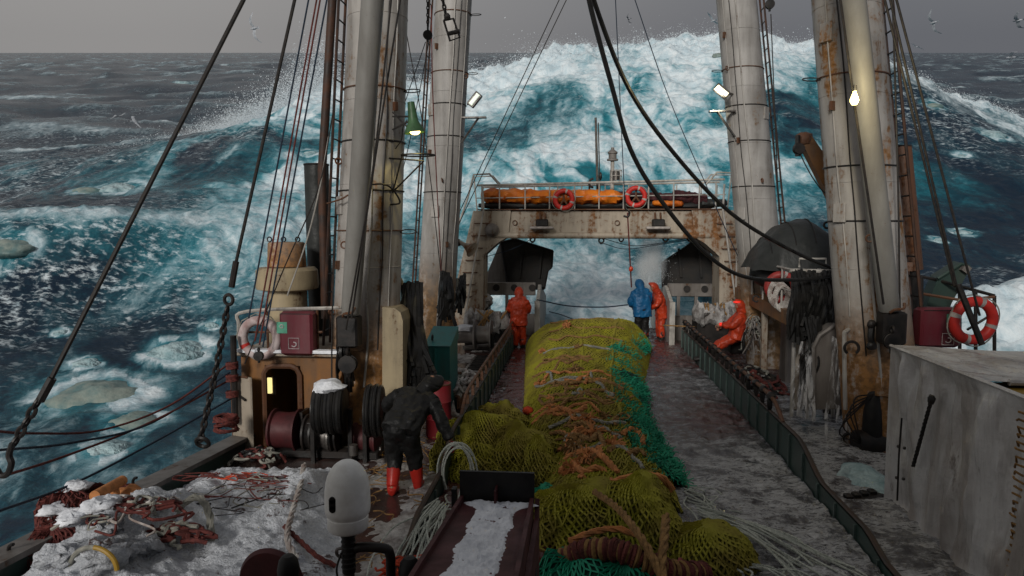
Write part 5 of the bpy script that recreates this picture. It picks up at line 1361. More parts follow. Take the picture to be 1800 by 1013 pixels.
for k, (px, py, s) in enumerate(((1012, 655, .2), (1010, 683, .13), (996, 575, .14), (1018, 614, .15), (954, 621, .12), (1040, 770, .26), (1010, 795, .24), (1032, 810, .2), (950, 680, .15), (1015, 700, .15), (1010, 835, .24), (975, 725, .15), (1065, 740, .15), (1035, 745, .2), (1080, 785, .18))):
    # where the sight line to this knot meets the net top
    y = 16.0
    for _ in range(12):
        p = P(px, py, y); tx = 2*(p[0]-net_x(np.array(y))[0])/(net_x(np.array(y))[1]-net_x(np.array(y))[0])-1
        zt2 = on_net(y, float(np.clip(tx, -.95, .95)), 0)[2]
        y = float(np.clip(y + .6*(G(px, py, zt2)[1]-y), 9, 21))
    p = P(px, py, y); p[2] = zt2+.04
    mb = tuft(p, s, 60, MB(), R, r=.012)
    mb.blob(p, (s*.38, s*.38, s*.3), 10, 7, .3, 2, k)
    mb.build('frayed_knot', M['ropeorange' if k % 3 else 'ropebrown'], tn)
MB().blob(G(928, 722, .3), (.10, .08, .08), 12, 8, .1).build('orange_float', M['orangenet'], tn)
# tangled brown rope lying on the nearer half of the net
for k in range(46):
    y = R.uniform(9.6, 14.2); tt = R.uniform(-.6, .45); a = R.uniform(0, 6.28); p = []
    for i in range(6):
        p.append(on_net(float(np.clip(y, 9, 16)), float(np.clip(tt, -.9, .9)), .05+.05*R.random()))
        a += R.normal(0, .8); y += .16*sin(a); tt += .12*cos(a)
    MB().rope(spline(p, 5), R.choice([.022, .03, .036]), 4, 5).build('loose_rope', M[('ropebrown', 'ropeorange', 'ropegrey', 'ropebrown')[k % 4]], tn)
for k, pts in enumerate(([(955, 830), (945, 800), (962, 778), (985, 768), (1005, 780)], [(975, 845), (1000, 812), (1035, 800), (1060, 812), (1085, 840)], [(1000, 760), (1022, 752), (1045, 762), (1060, 790), (1050, 815)], [(985, 838), (1005, 822), (1025, 838), (1050, 832), (1072, 846)], [(1095, 770), (1112, 762), (1128, 775), (1130, 790)], [(1070, 800), (1090, 795), (1108, 806), (1120, 800)], [(962, 735), (985, 725), (1010, 732), (1030, 722)], [(1020, 845), (1035, 858), (1065, 850), (1080, 862)], [(1000, 790), (1018, 776), (1040, 782), (1048, 770)])):
    q = []
    for px, py in pts:
        p = G(px, py, .45); xl, xr = net_x(np.array(p[1])); tx = float(np.clip(2*(p[0]-xl)/(xr-xl)-1, -.9, .9))
        z = on_net(p[1], tx, 0)[2]; p = G(px, py, z); q.append(V(p[0], p[1], z+.07))
    MB().rope(spline(q, 6), .047, 5, 3.2).build('thick_rope', M['ropeorange' if k % 3 < 2 else 'ropebrown'], tn)
# shaggy emerald netting heaped along the edge
gt = thing('green_net', 'shaggy emerald green netting heaped along the edge of the olive net', 'fishing net', (1.8, 14, 0))
mb = MB()
gpath = np.array([on_net(y, tt, .0) for y, tt in ((19.9, .80), (18.9, .78), (17.6, .62), (16.4, .60), (15.4, .66), (14.4, .76), (13.4, .66), (12.4, .64), (11.4, .68), (10.4, .74), (9.5, .80))])
gp_ = spline(gpath, 8)
bodyA = []
for i in range(len(gp_)):
    a = np.linspace(-.1, pi+.1, 9); rr = (.24+.10*sin(i*.43))*(.8 if gp_[i][1] > 17.5 else 1.05)
    bodyA.append(np.stack([gp_[i][0]+rr*1.1*np.cos(a), gp_[i][1]+0*a, np.maximum(gp_[i][2]*(.85-.25*np.cos(a))-.05+rr*.40*np.sin(a), .02)], -1))
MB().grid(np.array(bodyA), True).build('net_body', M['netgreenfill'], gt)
for k in range(5200):
    i = R.integers(0, len(gp_)); c = gp_[i]; sc_l = (.8 if c[1] > 17.5 else 1.05)
    if R.random() < .9*math.exp(-((c[1]-15.6)/.75)**2): continue
    th = R.uniform(.0, pi*.95); rr = .27*sc_l
    s0 = c*V(1, 1, .85-.25*cos(th))+V(rr*1.15*cos(th), R.normal(0, .12), max(.0, rr*.45*sin(th)-.03))
    d = V(R.normal(.25, .7), R.normal(-.2, .7), R.normal(.1, .35)); d /= np.linalg.norm(d); p = [s0]
    L_ = R.uniform(.07, .21)
    for j in range(4):
        d = d+R.normal(0, .45, 3)+V(.05, 0, -.10); d /= np.linalg.norm(d)
        q_ = p[-1]+d*L_/4; q_[2] = max(q_[2], .03); p.append(q_)
    mb.tube(p, .0085, 3, False)
o = mb.build('netting', M['netgreen'], gt, False); o['kind'] = 'stuff'
# pile of finer olive net between the wall and the long net
net_heap('soft folded heap of fine olive net between the low wall and the long net', [
    (G(858, 800), (.62, .95, .62), .3, .30, .05, .8, .036), (G(812, 812), (.42, .75, .50), 0, .3, .05, .2, .036), (G(915, 830), (.55, .70, .62), -.3, .28, .05, 2.2, .036),
    (G(845, 840), (.50, .5, .48), .5, .3, .05, 1.0, .036), (G(950, 845), (.30, .55, .55), 0, .25, .04, .4, .036), (G(880, 765), (.45, .6, .50), 0, .3, .06, 1.4, .036)],
    'netolive', 'netfill', .0095, 50)
net_heap('small flap of emerald net under the olive heap by the dark red chute', [(G(945, 885)+V(.05, 0, 0), (.26, .30, .20), 0, .3, 0, 0, .05)], 'netgreen', 'netgreenfill', .008, 77)
# near mounds
net_heap('broad olive net mound with long folds beside the dark red chute', [
    (G(1030, 945), (.75, .62, .62), .1, .2, .03, 1.5, .042), (G(985, 940), (.42, .55, .52), .4, .2, .03, 1.3, .042)], 'netolive', 'netfill', .0125, 11)
net_heap('peaked olive net mound pulled up by two brown straps', [(G(1125, 965), (.44, .62, .80), 0, .16, .02, .2, .042), (G(1150, 985), (.36, .4, .55), 0, .16, .02, .2, .042)], 'netolive', 'netfill', .0125, 19)
net_heap('rounded olive net mound at the edge of the foaming water', [(G(1235, 1000), (.46, .50, .44), -.4, .18, .03, 2.4, .042), (G(1280, 1000), (.28, .42, .36), -.2, .18, .03, 2.4, .042)], 'netolive', 'netfill', .0125, 27)
net_heap('emerald green net spread at the foot of the olive mounds', [
    (G(1010, 1060), (.45, .50, .46), 0, .25, .03, .6, .055), (G(1100, 1075), (.50, .48, .42), 0, .25, .03, .2, .055), (G(1060, 1040), (.45, .45, .44), 0, .25, .03, .2, .055)], 'netgreen', 'netgreenfill', .0095, 33)
# roped brown collar across the near net
ct = thing('rope_collar', 'thick collar of reddish brown rope turns bound across the near net', 'rope collar', G(1080, 990)+V(0, 0, .3))
cpts = spline([G(990, 985, .40), G(1030, 968, .52), G(1085, 968, .58), (G(1140, 990, .50)), G(1180, 1005, .40), G(1235, 1008, .28)], 12)
d_, u_, w_ = frames(cpts)
for i in range(0, len(cpts)):
    MB().torus(cpts[i], .085+.012*sin(i*1.7), .024, d_[i]+R.normal(0, .12, 3), 12, 5).build('rope_turn', M[('netred', 'ropebrown', 'redrope')[i % 3]], ct)
rope_on('orange rope arching over the peaked olive mound', [G(965, 880, .45), G(1010, 857, .52), G(1075, 848, .62), G(1110, 838, .70), G(1160, 838, .72), G(1182, 862, .55)], .042, 'ropeorange')
rope_on('brown rope lying along the lower edge of the broad olive mound', [G(1000, 952, .55), G(1045, 935, .62), G(1085, 930, .62), G(1118, 940, .6)], .036, 'ropeorange')
rope_on('long tan strap rope running down over the mounds from the orange knots', [G(1045, 865, .62), G(1085, 893, .70), G(1122, 938, .74), G(1150, 985, .66), G(1168, 1030, .55)], .040, 'ropebrown')
rope_on('short upright tan strap rope beside the peaked mound', [G(1171, 908, .72), G(1168, 950, .70), G(1163, 990, .64), G(1166, 1030, .55)], .046, 'ropebrown')
single('red_strap', MB().tube(spline([G(1180, 1020, .35), G(1190, 1000, .42), G(1196, 985, .42)], 4), .03, 6), M['barrel'], 'short bright red strap end among the brown rope turns', 'strap')
# slack white lines fanned out in the foam
def line_fan(label, heads, tails, n, r, mat, seed, zz=.13, grp=None, bow=.3):
    R = np.random.default_rng(seed)
    t = thing('line_bundle', label, 'rope bundle', np.array(heads[0]), grp)
    for k in range(n):
        f = (k+.5)/n; a = np.array(heads[0])*(1-f)+np.array(heads[1])*f+R.normal(0, .03, 3)*V(1, 1, .3); b = np.array(tails[0])*(1-f)+np.array(tails[1])*f+R.normal(0, .12, 3)*V(1, 1, .2)
        m_ = (a+b)/2+V(R.normal(0, bow*.5), R.normal(0, bow*.5), .04+.05*R.random())
        q = spline([a, a*.6+m_*.4+R.normal(0, .04, 3)*V(1, 1, .3), m_, b*.6+m_*.4+R.normal(0, .05, 3)*V(1, 1, .2), b], 7); q[:, 2] = np.maximum(q[:, 2], .05)
        MB().rope(q, r, 4, 9, 90).build('line', M[mat], t)
    return t
line_fan('bundle of thin white lines fanned out in the foam beside the rounded mound', (G(1225, 890, .16), G(1235, 905, .16)), (G(1500, 1000, .12), G(1400, 1020, .12)), 14, .012, 'ropewhite', 4, bow=.15)
line_fan('stray pale cord ends lying in the foam under the emerald netting', (G(1200, 850, .12), G(1210, 880, .12)), (G(1270, 880, .1), G(1255, 930, .1)), 11, .010, 'ropewhite', 9, bow=.25)
rope_on('single pale line looping loosely through the foam', [G(1275, 922, .16), G(1345, 928, .16), G(1405, 950, .14), G(1410, 975, .12), G(1380, 1000, .12), G(1378, 1030, .1)], .014, 'ropewhite')
line_fan('cords trailing from the rounded mound toward the bottom of the lane', (G(1290, 1000, .14), G(1310, 990, .14)), (G(1370, 1040, .1), G(1440, 1030, .1)), 6, .011, 'ropewhite', 14, bow=.12)
# white line coils by the low wall near the chute
lf = line_fan('thick hank of pale lines drawn along the low wall beside the chute', (G(762, 880, .3), G(785, 890, .3)), (G(690, 1000, .12), G(725, 1020, .12)), 22, .011, 'ropewhite', 6, bow=.10)
cw = thing('line_coil', 'loose white line loops hanging over the olive heap by the low wall', 'rope coil', G(790, 850, .2))
R2 = np.random.default_rng(16)
for k in range(7):
    a = np.linspace(-.4+R2.normal(0, .2), pi+.6, 16); c = G(805+R2.normal(0, 6), 830, .35); rx, rz_ = .20+.05*R2.random(), .30+.18*R2.random()
    MB().rope(np.array([c+V(rx*cos(x), -.1-.15*R2.random()*0+.03*k, rz_*sin(x)) for x in a]), .012, 4, 9, 60).build('line_loop', M['ropewhite'], cw)
for k in range(16):
    y = R2.uniform(6.6, 8.6); x = R2.uniform(-1.45, -.9); a = R2.uniform(0, 6.28); p = []
    for i in range(6):
        p.append((np.clip(x, -1.62, -.75), y, .12+.10*R2.random())); a += R2.normal(0, .7); x += .18*cos(a); y += .3*sin(a)
    MB().rope(spline(p, 5), .012, 4, 9, 60).build('line_loop', M['ropewhite'], cw)
tangle('orange_net', 'bright orange net scraps at the foot of the dark red chute', 'net scraps', G(740, 1015, .05), .55, .35, .14, 60, .014, 'orangenet', 51, pname='twine')
# ------------------------------------------------------------------ snow covered nets along the ship's side
sn = thing('snowy_net_pile', 'wide pile of nets buried under trampled snow along the bulwark', 'net pile', (-3.6, 7, 0))
ex, ey = np.meshgrid(np.linspace(-5.2, -1.9, 130), np.linspace(3.6, 9.9, 200))
rx_ = np.interp(ey, [5.5, 7, 8.4, 9.7], [-2.0, -2.35, -2.8, -3.3])
hz = .30*np.clip(np.minimum((ex+5.4)/.7, (rx_-ex)/.7), 0, 1)**.6*np.clip((9.75-ey-.5*pn(ex*1.2, ey*0+3))/.9, 0, 1)**.6
hz = hz*(1+.5*fbm(ex*.9+2, ey*.8, 4, .55)) + .11*ridge(ex*2.0+1, ey*1.7, 5)*(hz > .02) + .06*fbm(ex*6, ey*6, 4, .6)*(hz > .01)
hz += .42*np.exp(-((ex+4.75)/.5)**2-((ey-6.9)/1.0)**2)*(1+.4*fbm(ex*3, ey*3, 3)) + .22*np.exp(-((ex+3.35)/.2)**2-((ey-8.5)/1.1)**2) + .2*np.exp(-((ex+4.4)/.9)**2-((ey-5.3)/.8)**2)
MB().grid(np.stack([ex, ey, np.maximum(hz-.035, -.05)], -1)).build('snow_cover', M['snownet'], sn)
def zpile(p):
    i = int(np.clip((p[1]-3.6)/6.3*199, 0, 199)); j = int(np.clip((p[0]+5.2)/3.3*129, 0, 129)); return max(0, hz[i, j])
def onpile(px, py, dz=.03):
    z = .3
    for _ in range(6): z = zpile(G(px, py, z))
    p = G(px, py, z); return p+V(0, 0, dz)
net_heap('frosty heap of dark red net bulging over the bulwark', [
    (onpile(130, 910, -.25), (.42, .55, .52), .4, .35, .05, .6, .05), (onpile(190, 880, -.2), (.40, .45, .38), .2, .35, .05, 1.4, .05), (onpile(95, 965, -.2), (.40, .45, .36), .2, .35, .05, 1.4, .05)], 'redrope', 'netred', .009, 61)
tangle('snowy_rope_tangle', 'tangle of frosted ropes and net on the snow by the red net heap', 'rope tangle', onpile(215, 910, -.05), .60, .55, .15, 30, .013, 'cordwhite', 71, mats=['ropegrey', 'cordwhite', 'redrope', 'redrope'])
tangle('dark_rope_tangle', 'twisted dark red rope half buried in the snow', 'rope tangle', onpile(310, 950, -.02), .45, .24, .14, 26, .022, 'redrope', 81, mats=['redrope', 'ropegrey', 'redrope'])
tangle('red_twine', 'scattered red twine on the far edge of the snow pile', 'twine', onpile(415, 846, .0), .8, .22, .05, 16, .008, 'orangenet', 91, mats=['redrope', 'orangenet', 'redrope'], pname='twine')
tangle('dark_twine', 'dark loose netting twine strewn across the snow', 'twine', onpile(450, 880, .0), .9, .8, .04, 22, .007, 'redrope', 92, mats=['black', 'redrope', 'ropegrey'], pname='twine')
rope_on('thick grey hawser arching out of the snow', [onpile(300, 925, .0), onpile(318, 910, .12), onpile(348, 908, .22), onpile(368, 925, .16), onpile(372, 950, .0)], .042, 'ropegrey')
rope_on('ridge of frosted rope running down the middle of the snow pile', [onpile(535, 828, .08), onpile(528, 860, .05), onpile(515, 905, .05), onpile(505, 950, .03), onpile(520, 985, .02)], .036, 'cordwhite')
rope_on('reddish rope end curling beside the white dome', [onpile(500, 930, .03), onpile(530, 960, .04), onpile(560, 985, .03), onpile(590, 1000, .03)], .028, 'redrope')
rope_on('short red rope stub on the snow below the rusty tube', [onpile(262, 895, .02), onpile(290, 890, .06), onpile(325, 888, .02)], .03, 'redrope')
yh = thing('yellow_hoop', 'yellow ended hoop sticking out of the snow', 'hoop', onpile(170, 1000))
c = onpile(165, 1010, .05)
MB().tube([c+V(.22*cos(a), 0, .20*sin(a)) for a in np.linspace(.0, 1.5, 10)], .022, 8).build('yellow_half', M['yellow'], yh)
MB().tube([c+V(.22*cos(a), 0, .20*sin(a)) for a in np.linspace(1.5, 3.1, 10)], .022, 8).build('grey_half', M['ropegrey'], yh)
single('rusty_tube', MB().cyl(PX(166, 872, -5.1), PX(215, 845, -5.25), .055, .06, 14).cyl(PX(200, 850, -5.2), PX(205, 885, -5.2), .05, .05, 10).blob(PX(225, 870, -5.2), (.16, .16, .10), 10, 6, .3), M['ropeorange'], 'frosted orange tube resting on the bulwark above the red nets', 'tube')
single('rope_ball', MB().rope([PX(398, 752, -5.2)+V(.16*cos(a)*(1+.1*sin(a*3.1)), .14*sin(a), .07+.10*sin(a*.37)) for a in np.linspace(0, 40, 200)], .025, 4, 5, 400), M['redrope'], 'coil of frosted red rope lying on the bulwark cap', 'rope coil')
# ------------------------------------------------------------------ things right below the bridge
t = thing('dome_aerial', 'white satellite dome on a black wrapped pole over the snow', 'satellite dome', P(612, 1040, 3.6))
c = P(612, 930, 3.6); k_ = 3.6/FPX
Rr = 41*k_*1.02
hh = P(612, 808, 3.6)[2]-c[2]
prof = [(Rr*.80, 0), (Rr*.86, .01), (Rr*.86, hh*.20), (Rr*.97, hh*.25), (Rr, hh*.32), (Rr*.99, hh*.55)]+[(Rr*.97*cos(a), hh*.58+hh*.42*sin(a)) for a in np.linspace(.1, pi/2, 10)]
MB().lathe(prof, c, n=36).build('dome_shell', M['white_dome'], t)
MB().lathe([(Rr*.865, hh*.02), (Rr*.90, hh*.04), (Rr*.90, hh*.19), (Rr*.865, hh*.2)], c, n=36).build('dome_collar', M['white_dome'], t)
sl_ = P(597, 875, 3.6); sl_ = sl_*V(1, 0, 1)+V(0, c[1]-math.sqrt(max(0, Rr**2-(sl_[0]-c[0])**2))-.001, 0)
MB().lathe([(0, 0), (.018, 0), (.018, .008), (0, .008)], sl_+V(0, .004, .03), (0, -1, 0), 14).lathe([(0, 0), (.018, 0), (.018, .008), (0, .008)], sl_+V(0, .004, -.02), (0, -1, 0), 14).box(sl_+V(0, 0, .005), (.036, .008, .05)).build('mark', M['black'], t)
MB().tube([c+V(0, 0, .01), c-V(0, 0, .24)], .036, 14).build('pole_wrap', M['blackrub'], t)
MB().tube([c-V(0, 0, .2), c-V(0, 0, 1.3)], .030, 12).build('pole', M['steel'], t)
for q in range(7): MB().torus(c-V(0, 0, .04+.028*q), .037, .004, n=16, m=5).build('wrap_turn', M['black'], t)
MB().tube(spline([c-V(0, -.02, .14), c+V(.06, 0, -.10), c+V(.19, 0, -.10), c+V(.225, 0, -.13), c+V(.23, 0, -.25), c+V(.23, 0, -.9)], 6), .026, 10).build('bracket_pipe', M['black'], t)
MB().torus(c+V(-.035, -.01, -.13), .03, .009, (0, 1, .3), 16, 6).build('hose_clip', M['sternplate'], t)
MB().tube(spline([c+V(-.03, -.03, -.12), c+V(-.05, -.05, -.2), c+V(-.045, -.03, -.3)], 5), .006, 5).build('cable', M['black'], t)
t = thing('sheave_plate', 'dark red rounded sheave plate standing at the edge of the snow', 'sheave', P(478, 1060, 4.2))
c = P(478, 1025, 4.2)
MB().lathe([(0, -.03), (.21, -.03), (.23, 0), (.21, .03), (0, .03)], c, (.12, 1, 0), 36).build('plate', M['chute'], t)
MB().box(c-V(0, 0, .5), (.3, .06, .9)).build('plate_foot', M['chute'], t, False)
single('control_knob', MB().lathe([(.03, -.5), (.03, -.06), (.055, -.05), (.06, 0), (.05, .05), (.03, .075), (0, .08)], P(507, 1000, 3.6), n=18), M['blackrub'], 'black knob in front of the dark red sheave plate', 'knob', 'black control knobs')
single('control_knob', MB().lathe([(.03, -.5), (.03, -.06), (.055, -.05), (.06, 0), (.05, .05), (.03, .075), (0, .08)], P(720, 1004, 3.6), n=18), M['blackrub'], 'black knob over the orange net scraps', 'knob', 'black control knobs')
t = thing('chute', 'dark red steel chute with a strip of snow lying in it', 'chute', P(870, 1040, 3.2))
def ch(px, py, y): return P(px, py, y)
yF, yN = 4.5, 2.9
fl, fr_ = ch(812, 880, yF), ch(935, 880, yF); nl, nr = ch(785, 1035, yN), ch(945, 1035, yN)
zf, zn = fl[2], ch(870, 1060, yN)[2]
x0, x1 = fl[0], fr_[0]
for v_ in (nl, nr): v_[2] = zn
nl[0], nr[0] = x0-.01, x1+.01
fl[2] = fr_[2] = zf
MB().prism([fl, fr_, fr_+V(0, 0, -.10), fl+V(0, 0, -.10)], nl-fl).build('chute_floor', M['chute'], t, False)
for s, a, b in ((-1, fl, nl), (1, fr_, nr)):
    MB().add([a+V(s*.012, 0, .035), b+V(s*.012, 0, .035), b+V(s*.012, 0, -.12), a+V(s*.012, 0, -.12), a+V(-s*.012, 0, .035), b+V(-s*.012, 0, .035), b+V(-s*.012, 0, -.12), a+V(-s*.012, 0, -.12)], [[0,1,2,3],[7,6,5,4],[0,4,5,1],[2,6,7,3],[0,3,7,4],[1,5,6,2]]).build('chute_side', M['chute'], t, False)
MB().box((fl+fr_)/2+V(0, .02, .09), (x1-x0+.03, .025, .21)).build('end_plate', M['blackrub'], t, False)
MB().box((fl+fr_)/2+V(0, -.05, .06), (.012, .12, .10)).build('end_web', M['chute'], t, False)
MB().box((x0-.05, yF-.0, zf-.04), (.03, .06, .25)).build('side_lug', M['blackrub'], t, False)
# side cheek and black disc painted as a hole's dark, then the legs
ck = [fr_+V(.03, 0, .03), fr_+V(.06, -.1, -.06), nr+V(.05, 0, -.15), nr+V(.05, 0, -.75), fr_+V(.09, 0, -.75)]
MB().prism([q*V(0, 1, 1)+V(x1+.02, 0, 0) for q in ck], (.03, 0, 0)).build('side_cheek', M['chute'], t, False)
MB().lathe([(0, 0), (.10, 0), (.10, .004), (0, .004)], ((x1+.05), yF-.45, zf-.33), (1, 0, 0), 20).build('cheek_dark_disc', M['blackrub'], t)
MB().box(((x0+x1)/2, yF-.1, (zf-.1)/2), (x1-x0-.06, .08, zf-.12)).build('chute_leg', M['chute'], t, False)
sx, sy = np.meshgrid(np.linspace(0, 1, 44), np.linspace(0, 1, 120))
X = x0+.10+(x1-x0-.17)*sx + .06*(sx-.5)*np.exp(-((sy)/.06)**2)*4
Yc = yF-.03+(yN-yF)*sy; Zc = zf+(zn-zf)*sy
edge = np.clip(np.minimum(sx, 1-sx)*7, 0, 1)
Zs = Zc-.009+edge*(.024+.026*fbm(sx*4, sy*14, 5, .65))+.012*fbm(sx*14, sy*50, 3)*edge + .02*fbm(sx*3+7, sy*8, 3)
MB().grid(np.stack([X, Yc, Zs], -1)).build('snow_strip', M['snow'], t)

cr = thing('snow_crust', 'lumpy crust of snow caught on the ropes beside the dark red net heap', 'snow crust', onpile(215, 930))
Rc = np.random.default_rng(5)
for k in range(13):
    p = onpile(Rc.uniform(90, 290), Rc.uniform(885, 985), .0); q = Rc.uniform(.10, .24)
    MB().blob(p+V(0, 0, .03), (q, q*Rc.uniform(.7, 1.2), q*.55), 22, 12, .5, 2.2, k).build('snow_lump', M['snownet'], cr, True, None, False)
for k in range(7):
    p = onpile(Rc.uniform(85, 200), Rc.uniform(870, 960), .12); q = Rc.uniform(.09, .17)
    MB().blob(p+V(0, 0, .12), (q, q, q*.4), 20, 10, .5, 2.2, k+30).build('snow_lump', M['snow'], cr, True, None, False)

# slush and snow trodden over the side deck
xs_, ys_ = np.meshgrid(np.linspace(-5.2, -1.86, 150), np.linspace(6.5, 20.5, 420))
hs_ = .075*fbm(xs_*.9+7, ys_*.7, 5, .62)+.02*fbm(xs_*8, ys_*8, 3)-.006+.05*sstep(-2.3, -1.9, xs_)
tagp(MB().grid(np.stack([xs_, ys_, np.minimum(hs_, .07)], -1)).build('slush', M['dirtysnow'], None, True, (0, 0, 0)), 'trodden grey slush lying in patches on the side deck', None, None, 'stuff')
Rl = np.random.default_rng(31); lt = MB()
for k in range(90):
    x, y, a = Rl.uniform(-3.3, -1.95), Rl.uniform(7, 13), Rl.uniform(0, 6.28); p = []
    for i in range(5): p.append((x, y, .05+.02*Rl.random())); a += Rl.normal(0, .8); x += .1*cos(a); y += .13*sin(a)
    lt.tube(spline(p, 3), Rl.uniform(.004, .010), 4)
tagp(lt.build('deck_litter', M['ropebrown']), 'scraps of brown twine littering the side deck', None, None, 'stuff')
# ------------------------------------------------------------------ people
tex = bpy.data.textures.new('cloth_folds', 'CLOUDS'); tex.noise_scale = .13; tex.noise_depth = 3
def fused(mb, name, mat, parent, vox, fold=0.0, it=4):
    o = mb.build(name, mat, parent, True)
    r = o.modifiers.new('fuse', 'REMESH'); r.mode = 'VOXEL'; r.voxel_size = vox; r.use_smooth_shade = True
    s = o.modifiers.new('ease', 'SMOOTH'); s.factor = .5; s.iterations = it
    if fold:
        d = o.modifiers.new('folds', 'DISPLACE'); d.texture = tex; d.strength = fold; d.mid_level = .5; d.texture_coords = 'GLOBAL'
    return o
def person(label, base, face, J, cols, s=1.0, hood=True, glove=None, lookface=True):
    """J: joints in the person's own frame (x to their right, y ahead, z up), metres"""
    base = np.array(base, float); ca, sa = cos(face), sin(face)
    W = lambda p: base + V(p[0]*ca-p[1]*sa, p[0]*sa+p[1]*ca, p[2])*s
    j = {k: W(v) for k, v in J.items()}
    t = thing('person', label, 'person', base)
    fwd = V(-sa, ca, 0)
    hd = j['head']; nk = j['neck']
    hdir = (hd-nk)/np.linalg.norm(hd-nk); look = W(np.array(J['look'])+np.array(J['head']))-hd; look /= np.linalg.norm(look)
    b = MB()
    b.tube(spline([j['pelvis']-V(0, 0, .06*s), j['pelvis'], (j['pelvis']+j['chest'])/2, j['chest'], nk], 4), np.interp(np.linspace(0, 1, 17), [0, .3, .7, .85, 1], [.09, .09, .10, .09, .05])*s, 12)
    b.tube([nk-hdir*.05, hd], [.06*s, .055*s], 10)
    b.blob(hd+hdir*.03*s, (.082*s, .092*s, .115*s), 14, 10, .02)
    side = np.cross(look, hdir)
    b.tube([hd+look*.07*s+hdir*.03*s, hd+look*.115*s-hdir*.005*s], [.012*s, .018*s], 6)
    b.blob(hd+look*.055*s-hdir*.06*s, (.05*s, .05*s, .04*s), 8, 6, .02)
    for q in (-1, 1):
        b.blob(hd+side*q*.085*s, (.018*s, .025*s, .035*s), 6, 5, .02)
    for q in 'LR':
        b.tube(spline([j['sh'+q], j['el'+q], j['ha'+q]], 6), np.linspace(.045, .034, 13)*s, 8)
        b.tube(spline([j['hip'+q], j['kn'+q], j['an'+q]], 6), np.linspace(.070, .042, 13)*s, 10)
        ft = (W(np.array(J['an'+q])+V(0, 1, 0))-j['an'+q]); ft /= np.linalg.norm(ft)
        b.tube([j['an'+q], j['an'+q]-V(0, 0, .05*s), j['an'+q]+ft*.14*s-V(0, 0, .05*s)], [.045*s, .045*s, .035*s], 8)
    fused(b, 'body', M['skin'], t, .018*s, 0, 2)
    # hands: palm, four fingers of different lengths, thumb from the side of the palm
    for q in 'LR':
        h = MB(); a0 = j['ha'+q]; d = a0-j['el'+q]; d /= np.linalg.norm(d)
        sd_ = np.cross(d, V(0, 0, 1)); sd_ /= np.linalg.norm(sd_)+1e-6; up = np.cross(sd_, d)
        pm = a0+d*.05*s
        h.blob(pm, (.045*s, .045*s, .05*s), 10, 7, .03)
        for f_, (off, ln) in enumerate(((-.033, .062), (-.011, .075), (.011, .08), (.033, .07))):
            p0 = pm+sd_*off*s+d*.02*s
            h.tube([p0, p0+d*ln*.5*s-up*.01*s, p0+d*ln*.8*s-up*.035*s, p0+d*ln*.75*s-up*.06*s], [.0115*s, .0105*s, .0095*s, .008*s], 6)
        sgn = 1 if q == 'L' else -1
        p0 = pm-d*.015*s+sd_*.035*s*sgn
        h.tube([p0, p0+sd_*.03*s*sgn+d*.02*s, p0+sd_*.035*s*sgn+d*.05*s-up*.02*s], [.014*s, .012*s, .009*s], 6)
        h.build('hand', glove or M['skin'], t)
    # trousers
    tr = MB()
    for q in 'LR':
        lo_ = cols.get('cuff', .06)
        tr.tube(spline([j['hip'+q], j['kn'+q], j['an'+q]+(j['kn'+q]-j['an'+q])*lo_/.38], 6), np.linspace(.125, .092, 13)*s, 12)
    tr.tube([j['hipL'], j['pelvis'], j['hipR']], [.13*s, .15*s, .13*s], 12); tr.tube([j['pelvis'], j['pelvis']+V(0, 0, .1)], .16*s, 12)
    fused(tr, 'trousers', cols['trousers'], t, .020*s, .06)
    for q in 'LR':
        bt = MB(); ft = (W(np.array(J['an'+q])+V(0, 1, 0))-j['an'+q]); ft /= np.linalg.norm(ft)
        kn = j['an'+q]+(j['kn'+q]-j['an'+q])*.62
        bt.tube([kn, (kn+j['an'+q])/2, j['an'+q]+V(0, 0, .02)], [.095*s, .085*s, .075*s], 12)
        bt.tube([j['an'+q]+V(0, 0, .0), j['an'+q]-V(0, 0, .05*s)], [.068*s, .062*s], 10)
        bt.tube([j['an'+q]-ft*.05*s-V(0, 0, .045*s), j['an'+q]+ft*.06*s-V(0, 0, .035*s), j['an'+q]+ft*.17*s-V(0, 0, .055*s)], [.052*s, .056*s, .04*s], 10)
        fused(bt, 'boot', cols['boot'], t, .016*s, 0, 2)
    # jacket
    jk = MB(); dn = (j['pelvis']-j['chest']); dn /= np.linalg.norm(dn)
    hem = j['pelvis']+dn*cols.get('hem', .22)*s
    sp_ = [hem, j['pelvis'], (j['pelvis']+j['chest'])/2, j['chest'], nk-hdir*.04*s]
    acr = j['shR']-j['shL']; acr /= np.linalg.norm(acr)
    for off in (-.085, 0, .085):
        jk.tube([q+acr*off*s*w for q, w in zip(sp_, (1.2, 1.05, 1.0, 1.1, .2))], np.array([.165, .165, .165, .155, .09])*s, 12)
    for q in 'LR':
        jk.tube([nk-hdir*.02*s, j['sh'+q]], [.10*s, .098*s], 10)
        jk.tube(spline([j['sh'+q], j['el'+q], j['ha'+q]-(j['ha'+q]-j['el'+q])*.10], 6), np.linspace(.10, .070, 13)*s, 12)
    jo = fused(jk, 'jacket', cols['jacket'], t, .018*s, .075, 2)
    # hood: shell round the head, open in front of the face
    hb = MB(); nu, nv = 26, 16; rows_ = []
    fx = look; ux = hdir; sx_ = np.cross(fx, ux); sx_ /= np.linalg.norm(sx_)
    for i in range(nv):
        w = (i/(nv-1))*2.15
        rr_ = sin(w) if w < pi/2 else 1.0 - .10*(w-pi/2)
        yy = -cos(w) if w < pi/2 else (w-pi/2)*.55
        rows_.append([hd+ux*.02*s + fx*yy*.135*s - ux*.0 + (sx_*cos(a)*.118+ux*sin(a)*.150)*rr_*s + ux*(.012*s if yy > 0 else 0) for a in np.linspace(0, 2*pi, nu)])
    A = np.array(rows_); hb.grid(A)
    ho = hb.build('hood', cols['hood'], t)
